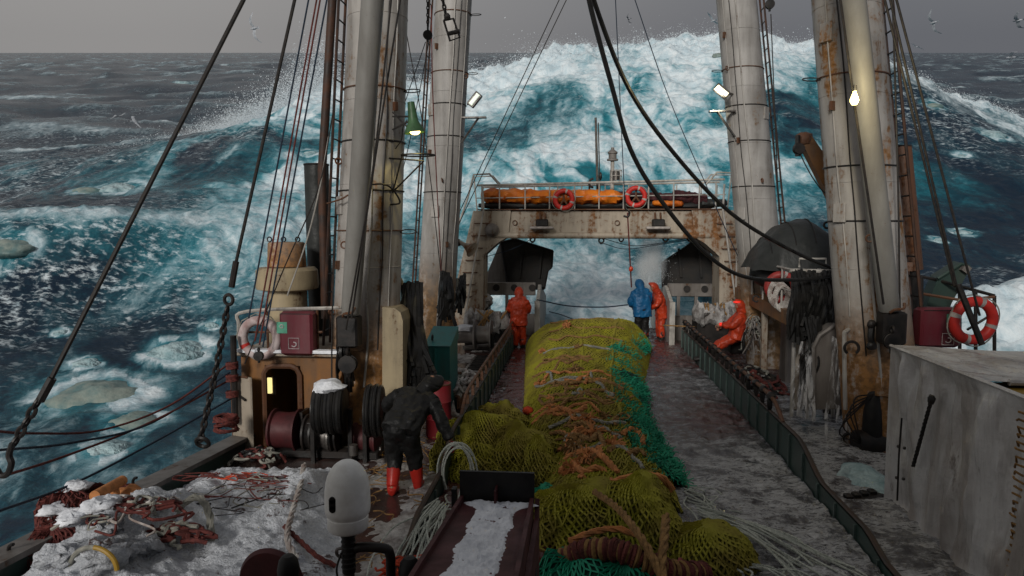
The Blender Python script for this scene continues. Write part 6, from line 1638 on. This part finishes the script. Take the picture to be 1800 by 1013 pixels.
    sm = ho.modifiers.new('cloth', 'SOLIDIFY'); sm.thickness = .014; d = ho.modifiers.new('folds', 'DISPLACE'); d.texture = tex; d.strength = .035; d.texture_coords = 'GLOBAL'
    MB().tube([nk-hdir*.05*s, hd-hdir*.02*s-look*.02*s], [.115*s, .112*s], 14).build('hood_collar', cols['hood'], t)
    return t, j, W
def stand(lean=0.0, bow=0.3, arms='down', spread=.11, tw=0):
    c = V(0, lean*.45, 1.34); pz = V(0, 0, .92)
    J = dict(pelvis=pz, chest=c, neck=V(0, .03+lean*.62, 1.52), head=V(0, .07+lean*.7+bow*.05, 1.64-.02*bow), look=V(0, 1, -bow),
             shL=V(-.19, lean*.55, 1.43), shR=V(.19, lean*.55, 1.43), hipL=V(-.09, 0, .90), hipR=V(.09, 0, .90), knL=V(-.10, .03, .5), knR=V(.10, .03, .5), anL=V(-spread, 0, .09), anR=V(spread, 0, .09))
    if arms == 'down': J.update(elL=V(-.27, .02+lean*.5, 1.15), elR=V(.27, .02+lean*.5, 1.15), haL=V(-.25, .16+lean*.5, .90), haR=V(.25, .16+lean*.5, .90))
    else: J.update(elL=V(-.28, .10+lean*.5, 1.17), elR=V(.28, .10+lean*.5, 1.17), haL=V(-.12, .34+lean*.4, 1.02), haR=V(.12, .34+lean*.4, 1.0))
    return J
oc = dict(jacket=M['orange'], trousers=M['orange'], hood=M['orange'], boot=M['black'], hem=.20)
pl = G(912, 617)
person('person in orange oilskins seen from behind at the plain pipe rail', pl*V(1, 1, 0), .05, stand(.0, .2, 'front'), oc, 1.03)
bc = dict(jacket=M['blue'], trousers=M['darkcloth'], hood=M['blue'], boot=M['orange'], hem=.16)
person('person in a blue hooded jacket bent over the end of the net', G(1128, 606)*V(1, 1, 0), .28, stand(.16, .6, 'front'), bc, 1.12)
person('person in orange oilskins with bowed head facing the one in blue', G(1160, 604)*V(1, 1, 0)+V(.05, .25, 0), 1.75, stand(.20, .55, 'front', .14), oc, 1.06, glove=M['black'])
# leaning back against the drum, legs stretched out behind the wall
bl = P(1292, 618, 18.2)*V(1, 1, 0)
LJ = dict(pelvis=V(0, .0, .82), chest=V(0, -.10, 1.24), neck=V(.0, -.12, 1.42), head=V(0, -.07, 1.55), look=V(0, 1, -.25), shL=V(-.18, -.09, 1.33), shR=V(.18, -.09, 1.33),
          elL=V(-.24, .10, 1.12), elR=V(.24, .10, 1.12), haL=V(-.12, .36, 1.10), haR=V(.12, .32, 1.04), hipL=V(-.09, .02, .80), hipR=V(.09, .02, .80), knL=V(-.10, .42, .58), knR=V(.10, .42, .56), anL=V(-.10, .80, .30), anR=V(.10, .80, .28))
oc2 = dict(oc); oc2['hem'] = .08
tp_, jj, WW = person('person in orange oilskins leaning back behind the roller topped wall', bl, 1.5, LJ, oc2, 1.05)
M['band'] = glow('glowing_red_band', (1.0, .035, .02), .35)  # self-glow put into headband and glove; the glove is no lamp
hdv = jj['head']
MB().blob(hdv+V(-.06, -.05, .11), (.11, .09, .035), 12, 6, .1).build('glowing_headband', M['band'], tp_)
MB().blob(jj['haL']+V(0, 0, .02), (.05, .05, .05), 8, 6).build('glowing_glove', M['band'], tp_)
# stooping by the hose reels, reaching to the wall
kb = G(703, 868)*V(1, 1, 0)
KJ = dict(pelvis=V(.02, -.02, .84), chest=V(.10, .34, 1.13), neck=V(.17, .46, 1.22), head=V(.24, .56, 1.30), look=V(.3, 1, -.5), shL=V(-.12, .36, 1.20), shR=V(.34, .34, 1.12),
          elL=V(-.34, .46, 1.02), elR=V(.50, .26, .88), haL=V(-.30, .62, .86), haR=V(.62, .22, .66), hipL=V(-.10, 0, .82), hipR=V(.12, 0, .82), knL=V(-.10, .10, .46), knR=V(.15, .14, .46), anL=V(-.08, -.06, .09), anR=V(.17, .20, .09))
kc = dict(jacket=M['darkcloth'], trousers=M['darkcloth'], hood=M['darkcloth'], boot=M['boot'], hem=.06, cuff=.20)
person('person in black oilskins and red boots stooping to hold the low wall', kb, -.12, KJ, kc, 1.06, glove=M['barrel'])
# ------------------------------------------------------------------ rigging
def line(label, pts, r, mat='wire', name='rigging_wire', group='rigging wires', sub=6, cat='wire', n=6):
    p = spline(pts, sub) if len(pts) > 2 else np.array(pts)
    return single(name, MB().tube(p, r, n), M[mat], label, cat, group)
cw_ = thing('cargo_wire', 'heavy black cargo wire with a chain hook, crossing the sea beside the snowy nets', 'wire', P(30, 830, 5.5))
MB().tube([P(470, -90, 7.0), P(428, 0, 6.8), P(78, 690, 5.6)], .021, 8).build('wire_rope', M['wire'], cw_)
MB().tube([P(92, 665, 5.62), P(70, 705, 5.58)], .036, 8).build('ferrule', M['black'], cw_)
chain(cw_, [P(70, 700, 5.58), P(22, 785, 5.5)], .017, .05)
hk = [P(22, 780, 5.5), P(16, 800, 5.5), P(20, 815, 5.5), P(14, 832, 5.5), P(2, 836, 5.5), P(-8, 822, 5.5)]
MB().tube(spline(hk, 6), .026, 8).build('hook', M['black'], cw_)
cs = thing('chain_stay', 'black wire ending in a long chain shackled to the bulwark cap', 'chain', P(352, 785, 9.4))
MB().tube([P(535, -60, 9.6), P(518, 0, 9.6), P(413, 470, 9.5)], .024, 8).build('wire_rope', M['wire'], cs)
MB().tube([P(415, 460, 9.5), P(407, 505, 9.5)], .045, 8).build('ferrule', M['black'], cs)
MB().torus(P(402, 527, 9.5), .07, .026, (.2, 1, 0), 16, 6).build('shackle', M['black'], cs)
chain(cs, [P(400, 540, 9.5), P(380, 650, 9.45), P(352, 775, 9.4)], .021, .062)
MB().torus(P(356, 778, 9.4), .09, .03, (0, 1, .6), 14, 6).build('deck_shackle', M['black'], cs)
for k, (a, b, mt) in enumerate((((548, -30), (437, 560), 'bluerope'), ((562, -30), (448, 600), 'redrope'), ((568, -30), (456, 606), 'redrope'), ((580, -30), (462, 610), 'bluerope'))):
    line(('outermost dark blue fall rope beside the vent pipe', 'first red fall rope leading to the block on the life ring', 'second red fall rope leading to the block on the life ring', 'dark blue fall rope nearest the vent pipe')[k], [P(*a, 10.6), P(*b, 10.6)], .013, mt, 'fall_rope', 'fall ropes by the deckhouse', cat='rope')
block('black rope block hanging over the white life ring', P(455, 626, 10.55), .12)
line('slack dark line from the vent pipe to the deckhouse rail', [P(585, 200, 11), P(560, 330, 10.9), P(500, 470, 10.8), P(430, 640, 10.7)], .010, 'wire')
line('pale line drooping from the mast ladder past the vents', [P(578, 240, 11.0), P(562, 330, 10.9), P(540, 420, 10.8), P(505, 520, 10.7)], .011, 'rail')
line('black wire running down in front of the green lamp mast', [P(692, -40, 9.9), P(655, 300, 10.1), P(608, 580, 10.5)], .014)
line('second black wire close beside it on the green lamp mast', [P(710, -40, 10.0), P(664, 250, 10.2), P(618, 560, 10.5)], .014)
line('dark stay wire dropping along the front of the mast base', [P(590, 400, 10.8), P(584, 560, 10.7), P(583, 690, 10.6)], .012)
line('dark wire hanging between the green lamp and the slim mast', [P(700, -20, 16.5), P(748, 250, 17), P(775, 480, 17.5)], .012)
line('thin red brown wire down the front of the slim horn mast', [P(758, 10, 17.2), P(762, 200, 17.2), P(778, 520, 17.4)], .014, 'redrope')
bk = block('black rope block on a chain between the two tall masts with thin falls', P(752, 62, 13.5), .14)
chain(bk, [P(752, -20, 13.5), P(752, 48, 13.5)], .012, .04)
line('thin fall wire slanting from the hanging block to the lamp mast', [P(748, 74, 13.5), P(700, 215, 13.2)], .008)
line('thin fall wire from the hanging block behind the green lamp', [P(754, 74, 13.5), P(722, 240, 13.4), P(700, 330, 13.4)], .008)
sk = thing('chain_clamp', 'rectangular black chain clamp dangling before the slim mast', 'clamp', P(795, 70, 13.0))
chain(sk, [P(772, -30, 13), P(785, 32, 13)], .017, .05)
q = [P(780, 36, 13), P(797, 33, 13), P(808, 66, 13), P(791, 72, 13)]
MB().tube(q, .022, 6, closed=True).build('clamp_frame', M['black'], sk)
MB().tube([P(786, 60, 13), P(808, 55, 13)], .04, 8).build('clamp_bar', M['black'], sk)
MB().blob(P(786, 30, 13), (.06, .06, .07), 8, 6).build('clamp_swivel', M['black'], sk)
line('thin stay wire slanting down to the gantry leg by the horn', [P(997, -30, 20), P(795, 400, 20.5)], .013)
line('second thin stay wire slanting to the slim mast foot', [P(1010, -30, 19.5), P(765, 480, 19.5)], .013)
line('heavy black hose drooping from aloft to the cable rack', [P(1025, -60, 9.0), P(1040, 20, 9.2), P(1075, 150, 9.6), P(1108, 262, 10), P(1160, 350, 10.4), P(1240, 445, 11), P(1310, 487, 11.8), P(1400, 492, 12.6), P(1480, 484, 13)], .032, 'hose', 'sagging_hose', 'sagging black hoses', cat='hose', n=8)
line('heavy black hose hanging higher, over the black boat cover', [P(1030, -60, 9.4), P(1047, 10, 9.6), P(1105, 155, 10.2), P(1185, 270, 11), P(1285, 375, 12), P(1390, 440, 12.8), P(1478, 478, 13.2)], .032, 'hose', 'sagging_hose', 'sagging black hoses', cat='hose', n=8)
hw = thing('hoist_hook', 'thin hoist wire with a hook and a red rope above the blue jacket', 'hook', P(1103, 500, 20))
MB().tube([P(1081, -20, 19), P(1098, 350, 19.9)], .014, 6).build('hoist_wire', M['bluerope'], hw)
MB().tube(spline([P(1098, 345, 19.9), P(1099, 365, 19.9), P(1106, 372, 19.9), P(1104, 381, 19.9), P(1096, 380, 19.9)], 5), .03, 8).build('hook', M['black'], hw)
MB().tube([P(1103, 374, 19.9), P(1107, 450, 20), P(1110, 505, 20.6)], .022, 6).build('red_rope', M['redrope'], hw)
MB().blob(P(1109, 473, 20.2), (.06, .06, .08), 8, 6, .2).build('knot', M['orange'], hw)
line('thin blue wire slanting down past the light mast', [P(1106, -30, 18), P(1175, 170, 18.6), P(1252, 350, 19.4), P(1308, 475, 20)], .013, 'bluerope')
pb_ = block('black pear shaped block hanging high beside the slim mast', P(1353, 8, 15), .15)
line('thin wire falling from the pear shaped block', [P(1355, 25, 15), P(1362, 200, 15), P(1369, 372, 15.4)], .011)
line('black wire running past the bright bulb to the boom heel', [P(1473, -30, 9.8), P(1503, 190, 10.1), P(1525, 340, 10.3), P(1553, 535, 10.6)], .017)
line('thin dark wire along the outer edge of the bright mast', [P(1568, -30, 11.2), P(1578, 300, 11.2), P(1582, 560, 11.3)], .014)
for k, (a, b) in enumerate((((1548, -30), (1678, 505)), ((1558, -30), (1684, 515)), ((1568, -30), (1722, 555)))):
    line(('first of three black stay wires leading to the big red ring', 'middle one of three black stay wires by the exhaust pipe', 'outer black stay wire leading down across the wash')[k], [P(*a, 10.4), P(*b, 10.8)], .017)
single('stay_tackle', MB().tube([P(1684, 500, 10.7), P(1726, 606, 10.6)], .045, 8), M['black'], 'thick black stay tackle crossing the big red life ring', 'tackle')
for k, pts in enumerate(([(-20, 757), (60, 762), (180, 756), (300, 712), (402, 640)], [(-20, 793), (130, 778), (270, 742), (404, 655)], [(-20, 845), (120, 800), (270, 740), (404, 668)], [(-20, 905), (130, 850), (270, 778), (408, 700)])):
    n_ = len(pts)
    line(('uppermost slack red rope over the sea by the bulwark', 'second slack rope over the sea, dark blue brown', 'third rope over the sea, dull red and straighter', 'lowest dark rope over the sea above the snowy nets')[k], [P(x, y, 6.2+4.6*i/(n_-1)) for i, (x, y) in enumerate(pts)], .015, ('redrope', 'bluerope', 'redrope', 'bluerope')[k], 'mooring_rope', 'slack ropes over the sea', cat='rope')
st_ = thing('side_stanchion', 'dark upright stanchion at the ship side lashed with red rope', 'stanchion', P(412, 740, 10.7)*V(1, 1, 1))
MB().tube([P(414, 745, 10.7), P(410, 590, 10.7)], .05, 8).build('stanchion_pole', M['black'], st_)
for k, y in enumerate((640, 662, 690)): MB().rope([P(408, y, 10.7)+V(.08*cos(a), .08*sin(a), .004*a-.08) for a in np.linspace(0, 26, 70)], .02, 4, 5, 150).build('lashing', M['redrope'], st_)
line('blue rope stretched across the slipway between the two cheeks', [P(944, 527, 21.4), P(1000, 538, 21.4), P(1060, 540, 21.2), P(1104, 536, 21)], .022, 'bluerope', 'slipway_rope', None, cat='rope')
for k, pts in enumerate(([(842, 455), (900, 438), (935, 420)], [(1060, 428), (1100, 438), (1160, 430), (1230, 420), (1255, 430)], [(1062, 420), (1110, 432), (1160, 428), (1215, 418)])):
    line(('thin rope slung from the gantry leg by the horn', 'thin blue rope slung beneath the gantry beam', 'second thin rope slung beneath the gantry beam')[k], [P(x, y, 22.0) for x, y in pts], .012, 'bluerope', 'slung_rope', 'ropes under the gantry', cat='rope')
for k, pts in enumerate(([(965, 548), (985, 553), (1010, 562), (1040, 570)],)):
    line('short dark rope trailing over the end of the net', [P(x, y, 22.0) for x, y in pts], .016, 'bluerope', 'slung_rope', None, cat='rope')
line('thin pipe laid across the deck behind the end of the wall', [P(1165, 572, 20.9), P(1290, 578, 20.4)], .02, 'ropebrown', 'deck_rope', None, cat='rope')
# ------------------------------------------------------------------ lamps that are lit
def spot(o, d, e, col, ang=1.6, size=.05):
    l = bpy.data.lights.new('lamp_light', 'SPOT'); l.energy = e; l.color = col; l.spot_size = ang; l.spot_blend = .6; l.shadow_soft_size = size
    lo = bpy.data.objects.new('lamp_light', l); COL.objects.link(lo); lo.location = tuple(o); lo.rotation_euler = Vector(d).to_track_quat('-Z', 'Y').to_euler()
def pointl(o, e, col, size=.05):
    l = bpy.data.lights.new('lamp_light', 'POINT'); l.energy = e; l.color = col; l.shadow_soft_size = size
    lo = bpy.data.objects.new('lamp_light', l); COL.objects.link(lo); lo.location = tuple(o)
M['bulb'] = glow('lit_bulb', (1.0, .76, .26), 8)
M['tubeglow'] = glow('lit_tube', (1.0, .93, .62), 2.2)
M['dimtube'] = glow('dim_tube', (.85, .93, .80), .55)
c = P(727, 217, 11.2)
t = thing('green_floodlight', 'green bell shaped floodlight glowing yellow beside the thick mast', 'floodlight', c-V(0, 0, .2))
MB().lathe([(0, .34), (.055, .33), (.075, .10), (.085, .02), (.14, -.08), (.17, -.15), (.155, -.15), (.12, -.07)], c, (-.12, 0, 1), 24).build('lamp_bowl', M['lampgreen'], t)
MB().blob(c+V(.02, 0, -.12), (.085, .085, .06), 14, 8, .02).build('lamp_bulb', M['bulb'], t)
for a, b in (((690, 197), (715, 222)), ((690, 228), (718, 214)), ((690, 205), (722, 205))): MB().tube([P(*a, 11.3), P(*b, 11.2)], .016, 6).build('lamp_arm', M['steel'], t)
MB().tube(spline([P(716, 210, 11.2), P(708, 225, 11.2), P(706, 245, 11.25), P(695, 262, 11.3)], 5), .009, 5).build('lamp_cable', M['black'], t)
spot(c+V(.02, -.0, -.20), (-.25, -.1, -1), 26, (1, .80, .32))
c = P(1502, 173, 9.9)
t = thing('bare_bulb', 'bright bare yellow bulb hanging on the wire before the thick mast', 'bulb', c-V(0, 0, .16))
MB().lathe([(0, -.09), (.03, -.085), (.052, -.045), (.055, -.02), (.042, .02), (.022, .07), (.018, .10), (0, .11)], c, n=20).build('bulb_glass', M['bulb'], t)
MB().cyl(c+V(0, 0, .09), c+V(0, 0, .17), .024, .020, 10).build('bulb_socket', M['black'], t)
pointl(c+V(0, -.16, 0), 50, (1, .82, .42), .08)
def tubelamp(label, c, d, mat, arm):
    t = thing('tube_floodlight', label, 'floodlight', np.array(c)-V(0, 0, .2), 'box floodlights on the slim masts')
    d = np.array(d, float); d /= np.linalg.norm(d); n1 = np.cross(d, V(0, 1, 0)); 
    e = Vector(d).to_track_quat('X', 'Z').to_euler()
    m = np.array(e.to_matrix())
    def ob(dx_, dims, mt, nm): 
        b_ = MB().bbox((0, 0, 0), dims, .015); b_.v[0] = b_.v[0]@m.T+np.array(c)+m@np.array(dx_, float); return b_.build(nm, M[mt], t)
    ob((0, .05, 0), (.38, .14, .20), 'steel', 'lamp_box'); ob((0, -.03, 0), (.32, .03, .10), mat, 'lamp_tube')
    MB().tube([c, arm], .02, 6).build('lamp_arm', M['steel'], t); MB().tube([np.array(c)+V(0, .05, -.1), arm], .014, 6).build('lamp_arm', M['steel'], t)
tubelamp('lit box floodlight on the slim mast rising behind the boat cover', P(1269, 160, 17.6), (.75, 0, -.62), 'tubeglow', P(1290, 166, 18))
tubelamp('dim box floodlight on the slim mast by the horn', P(834, 175, 17.6), (.62, 0, .75), 'dimtube', P(822, 184, 18))
spot(P(1266, 163, 17.3), (-.5, 1, -.35), 220, (1, .95, .75), 1.9)
# ------------------------------------------------------------------ gulls and drift ice
def gull(label, c, span, roll, head, flap):
    c = np.array(c)
    o = MB()
    o.lathe([(0, -.2), (.03, -.17), (.062, -.02), (.05, .1), (.036, .17), (.034, .2), (.012, .24), (0, .27)], (0, 0, 0), (0, 1, 0), 10)
    o.add([[-.05, -.19, .0], [.05, -.19, 0], [.07, -.31, 0], [-.07, -.31, 0], [0, -.2, .015]], [[0, 1, 2, 3], [0, 4, 1]])
    for s in (-1, 1):
        q = []
        for k, (x, y0, y1, z) in enumerate(((.03, -.07, .11, .02), (.25, -.03, .14, .10*flap), (.45, -.06, .09, .10*flap), (.70, -.20, -.15, -.02*flap))):
            q += [[s*x, y0, z], [s*x, y1, z], [s*x, (y0+y1)/2, z+.02]]
        f = []
        for k in range(3):
            a = k*3; f += [[a, a+3, a+5, a+2], [a+2, a+5, a+4, a+1], [a, a+1, a+4, a+3]]
        o.add(q, f)
    sc_ = span/1.0
    m = np.array(Matrix.Rotation(head, 3, 'Z') @ Matrix.Rotation(roll, 3, 'Y'))
    for i in range(len(o.v)): o.v[i] = (o.v[i]*sc_)@m.T+c
    single('gull', o, M['gull'], label, 'gull', 'gulls in flight')
for k, (px, py, y, sp_, rl, hd_) in enumerate(((447, 50, 34, 1.0, 1.2, 1.2), (1254, 37, 45, 1.0, .6, .5), (1641, 40, 40, 1.0, 1.0, .4), (1611, 83, 60, .9, .4, .2), (1790, 36, 40, 1.0, .5, .8), (237, 214, 40, 1.0, -.6, 2.4), (203, 204, 46, .9, -.4, 1.0), (1778, 101, 55, 1.3, .2, 1.2), (1105, 33, 70, .9, .5, 1.2))):
    gull(('gull banking high against the grey sky, beyond the cargo wire', 'small gull just above the crest of the great wave', 'gull wheeling in the sky outside the bright mast', 'tiny gull low over the horizon outside the bright mast', 'gull at the very edge of the sky', 'white headed gull skimming the dark sea', 'tiny gull low over the dark sea beside another', 'dark winged gull over the whitecap on the horizon', 'speck of a gull in the sky above the gantry')[k], P(px, py, y), sp_, rl, hd_, 1.0 if k % 2 else -.8)
for k, (px, py, w, lab, br) in enumerate(floes):
    q, s_ = FLOE[k]
    wc = V(0, 0, EYE)+S_M@(q-V(0, 0, s_*.19))
    b_ = MB().blob((0, 0, 0), (s_*.95, s_*.75, s_*.36), 36, 22, .20, 1.2, k+2)
    b_.v[0] = b_.v[0]@S_M.T+wc
    tagp(b_.build('ice_floe', M['icebrown' if br else 'ice'], None, True, None, False), lab, 'ice floe', 'drifting ice floes')
# ------------------------------------------------------------------ spray: droplets torn off the crests and thrown up at the stern
def droplets(name, label, c, s, parent=None):
    n = len(c); R = np.random.default_rng(9)
    tet = np.array([[1, 1, 1], [1, -1, -1], [-1, 1, -1], [-1, -1, 1]], float)*.6
    v = (c[:, None]+tet[None]*s[:, None, None]*(1+.4*R.normal(0, 1, (n, 4, 1)))).reshape(-1, 3)
    b = np.arange(n)[:, None]*4
    f = np.concatenate([b+np.array(q)[None] for q in ([0,1,2],[0,3,1],[0,2,3],[1,3,2])])
    o = mesh_obj(name, v, f, M['droplet'], None, False, origin=(0, 0, 0))
    return tagp(o, label, None, None, 'stuff')
M['droplet'] = plain('spray_drops', (.74, .79, .82), (.66, .72, .76), .9, 3, 0)
R = np.random.default_rng(21)
n_ = 50000
x = R.uniform(-28, 40, n_); yc_ = 61-.0035*(x-12)**2 + R.normal(-1.0, 2.0, n_)
z = sea_h(x, yc_)[0]
dz_ = R.exponential(.62, n_)*(.45+.5*np.clip(pn(x*.35, x*0+2.2), 0, 1)+.35*sstep(8, -24, x))
qs = np.stack([x-dz_*.5, yc_, z+dz_*.8], 1)
droplets('crest_spray', 'fine white spray blown off the crest of the great wave', V(0, 0, EYE)+qs@S_M.T, .006+np.minimum(R.exponential(.010, n_), .05))
n_ = 60000
u = R.uniform(0, 1, n_)**.7; x = -27+13*u+R.normal(0, .8, n_); yy_ = 58+R.normal(0, 1.6, n_)-2*(1-u)
z = sea_h(x, yy_)[0]+np.abs(R.normal(0, 1, n_))*(.4+1.3*u)
droplets('breaking_spray', 'sheet of white spray where the wave shoulder is breaking', V(0, 0, EYE)+np.stack([x, yy_, z], 1)@S_M.T, .006+np.minimum(R.exponential(.011, n_), .05))
cA, cB = P(1140, 505, 22.6), P(1146, 418, 22.9)
n_ = 5000
u = R.beta(1.2, 2.0, n_); rad = (.16+.42*u*(1.15-u))*np.abs(R.normal(0, .8, n_)); a = R.uniform(0, 6.28, n_)
pc = cA+(cB-cA)*u[:, None]+np.stack([rad*np.cos(a)*1.3, rad*np.sin(a), R.normal(0, .05, n_)], 1)
droplets('stern_spray', 'column of white spray thrown up at the stern beside the man in blue', pc, R.uniform(.004, .011, n_))
# mist bodies inside the spray
def mist(name, label, c, r, dens, rot=None, col=(.80, .85, .88)):
    b_ = MB().blob((0, 0, 0), r, 20, 12, .1, 1.4, 3)
    if rot is not None: b_.v[0] = b_.v[0]@np.array(rot).T
    b_.v[0] = b_.v[0]+np.array(c)
    m = bpy.data.materials.new(name); m.use_nodes = True; t_ = m.node_tree; t_.nodes.clear()
    out = t_.nodes.new('ShaderNodeOutputMaterial'); vol = t_.nodes.new('ShaderNodeVolumePrincipled'); tc_ = t_.nodes.new('ShaderNodeTexCoord')
    no = t_.nodes.new('ShaderNodeTexNoise'); no.inputs['Scale'].default_value = 2.2/max(r); no.inputs['Detail'].default_value = 5
    mr = t_.nodes.new('ShaderNodeMapRange'); mr.inputs[1].default_value = .38; mr.inputs[2].default_value = .75; mr.inputs[3].default_value = 0; mr.inputs[4].default_value = dens
    ln = t_.nodes.new('ShaderNodeVectorMath'); ln.operation = 'LENGTH'; sc2 = t_.nodes.new('ShaderNodeVectorMath'); sc2.operation = 'DIVIDE'
    gr = t_.nodes.new('ShaderNodeMapRange'); gr.interpolation_type = 'SMOOTHSTEP'; gr.inputs[1].default_value = .15; gr.inputs[2].default_value = .95; gr.inputs[3].default_value = 1; gr.inputs[4].default_value = 0
    mu = t_.nodes.new('ShaderNodeMath'); mu.operation = 'MULTIPLY'
    l = t_.links.new
    l(tc_.outputs['Object'], no.inputs['Vector']); l(no.outputs[0], mr.inputs[0])
    l(tc_.outputs['Object'], sc2.inputs[0]); sc2.inputs[1].default_value = tuple(r); l(sc2.outputs[0], ln.inputs[0]); l(ln.outputs['Value'], gr.inputs[0])
    l(mr.outputs[0], mu.inputs[0]); l(gr.outputs[0], mu.inputs[1]); l(mu.outputs[0], vol.inputs['Density']); vol.inputs['Color'].default_value = (*col, 1); vol.inputs['Anisotropy'].default_value = .2
    l(vol.outputs[0], out.inputs['Volume'])
    o = b_.build(name, m, None, True, origin=tuple(c)); return tagp(o, label, None, None, 'stuff')
mist('shoulder_mist', 'drifting white spray mist over the breaking wave shoulder', V(0, 0, EYE)+S_M@V(-20, 58.5, -5.4), (9.5, 3.0, 2.3), .5, rot=S_M@np.array(Matrix.Rotation(-.32, 3, 'Y')))
mist('stern_mist', 'cloud of white spray mist rising beside the gantry', (cA+cB)/2+V(0, 0, .05), (.62, .55, 1.25), 13, col=(.97, .98, .98))
# unseen bridge front behind the observer, added to shade the near deck
wh = thing('wheelhouse', 'unseen white wheelhouse front added behind the observer to shade the deck', 'wheelhouse', (.7, -2.5, 0))
MB().box((.7, -3.0, 3.6), (11.6, 3.2, 7.2)).build('shading_front', M['mast_far'], wh, False)
for k in range(7): MB().box((-4+1.55*k, -1.37, 5.6), (1.15, .06, .95)).build('window', M['black'], wh, False)
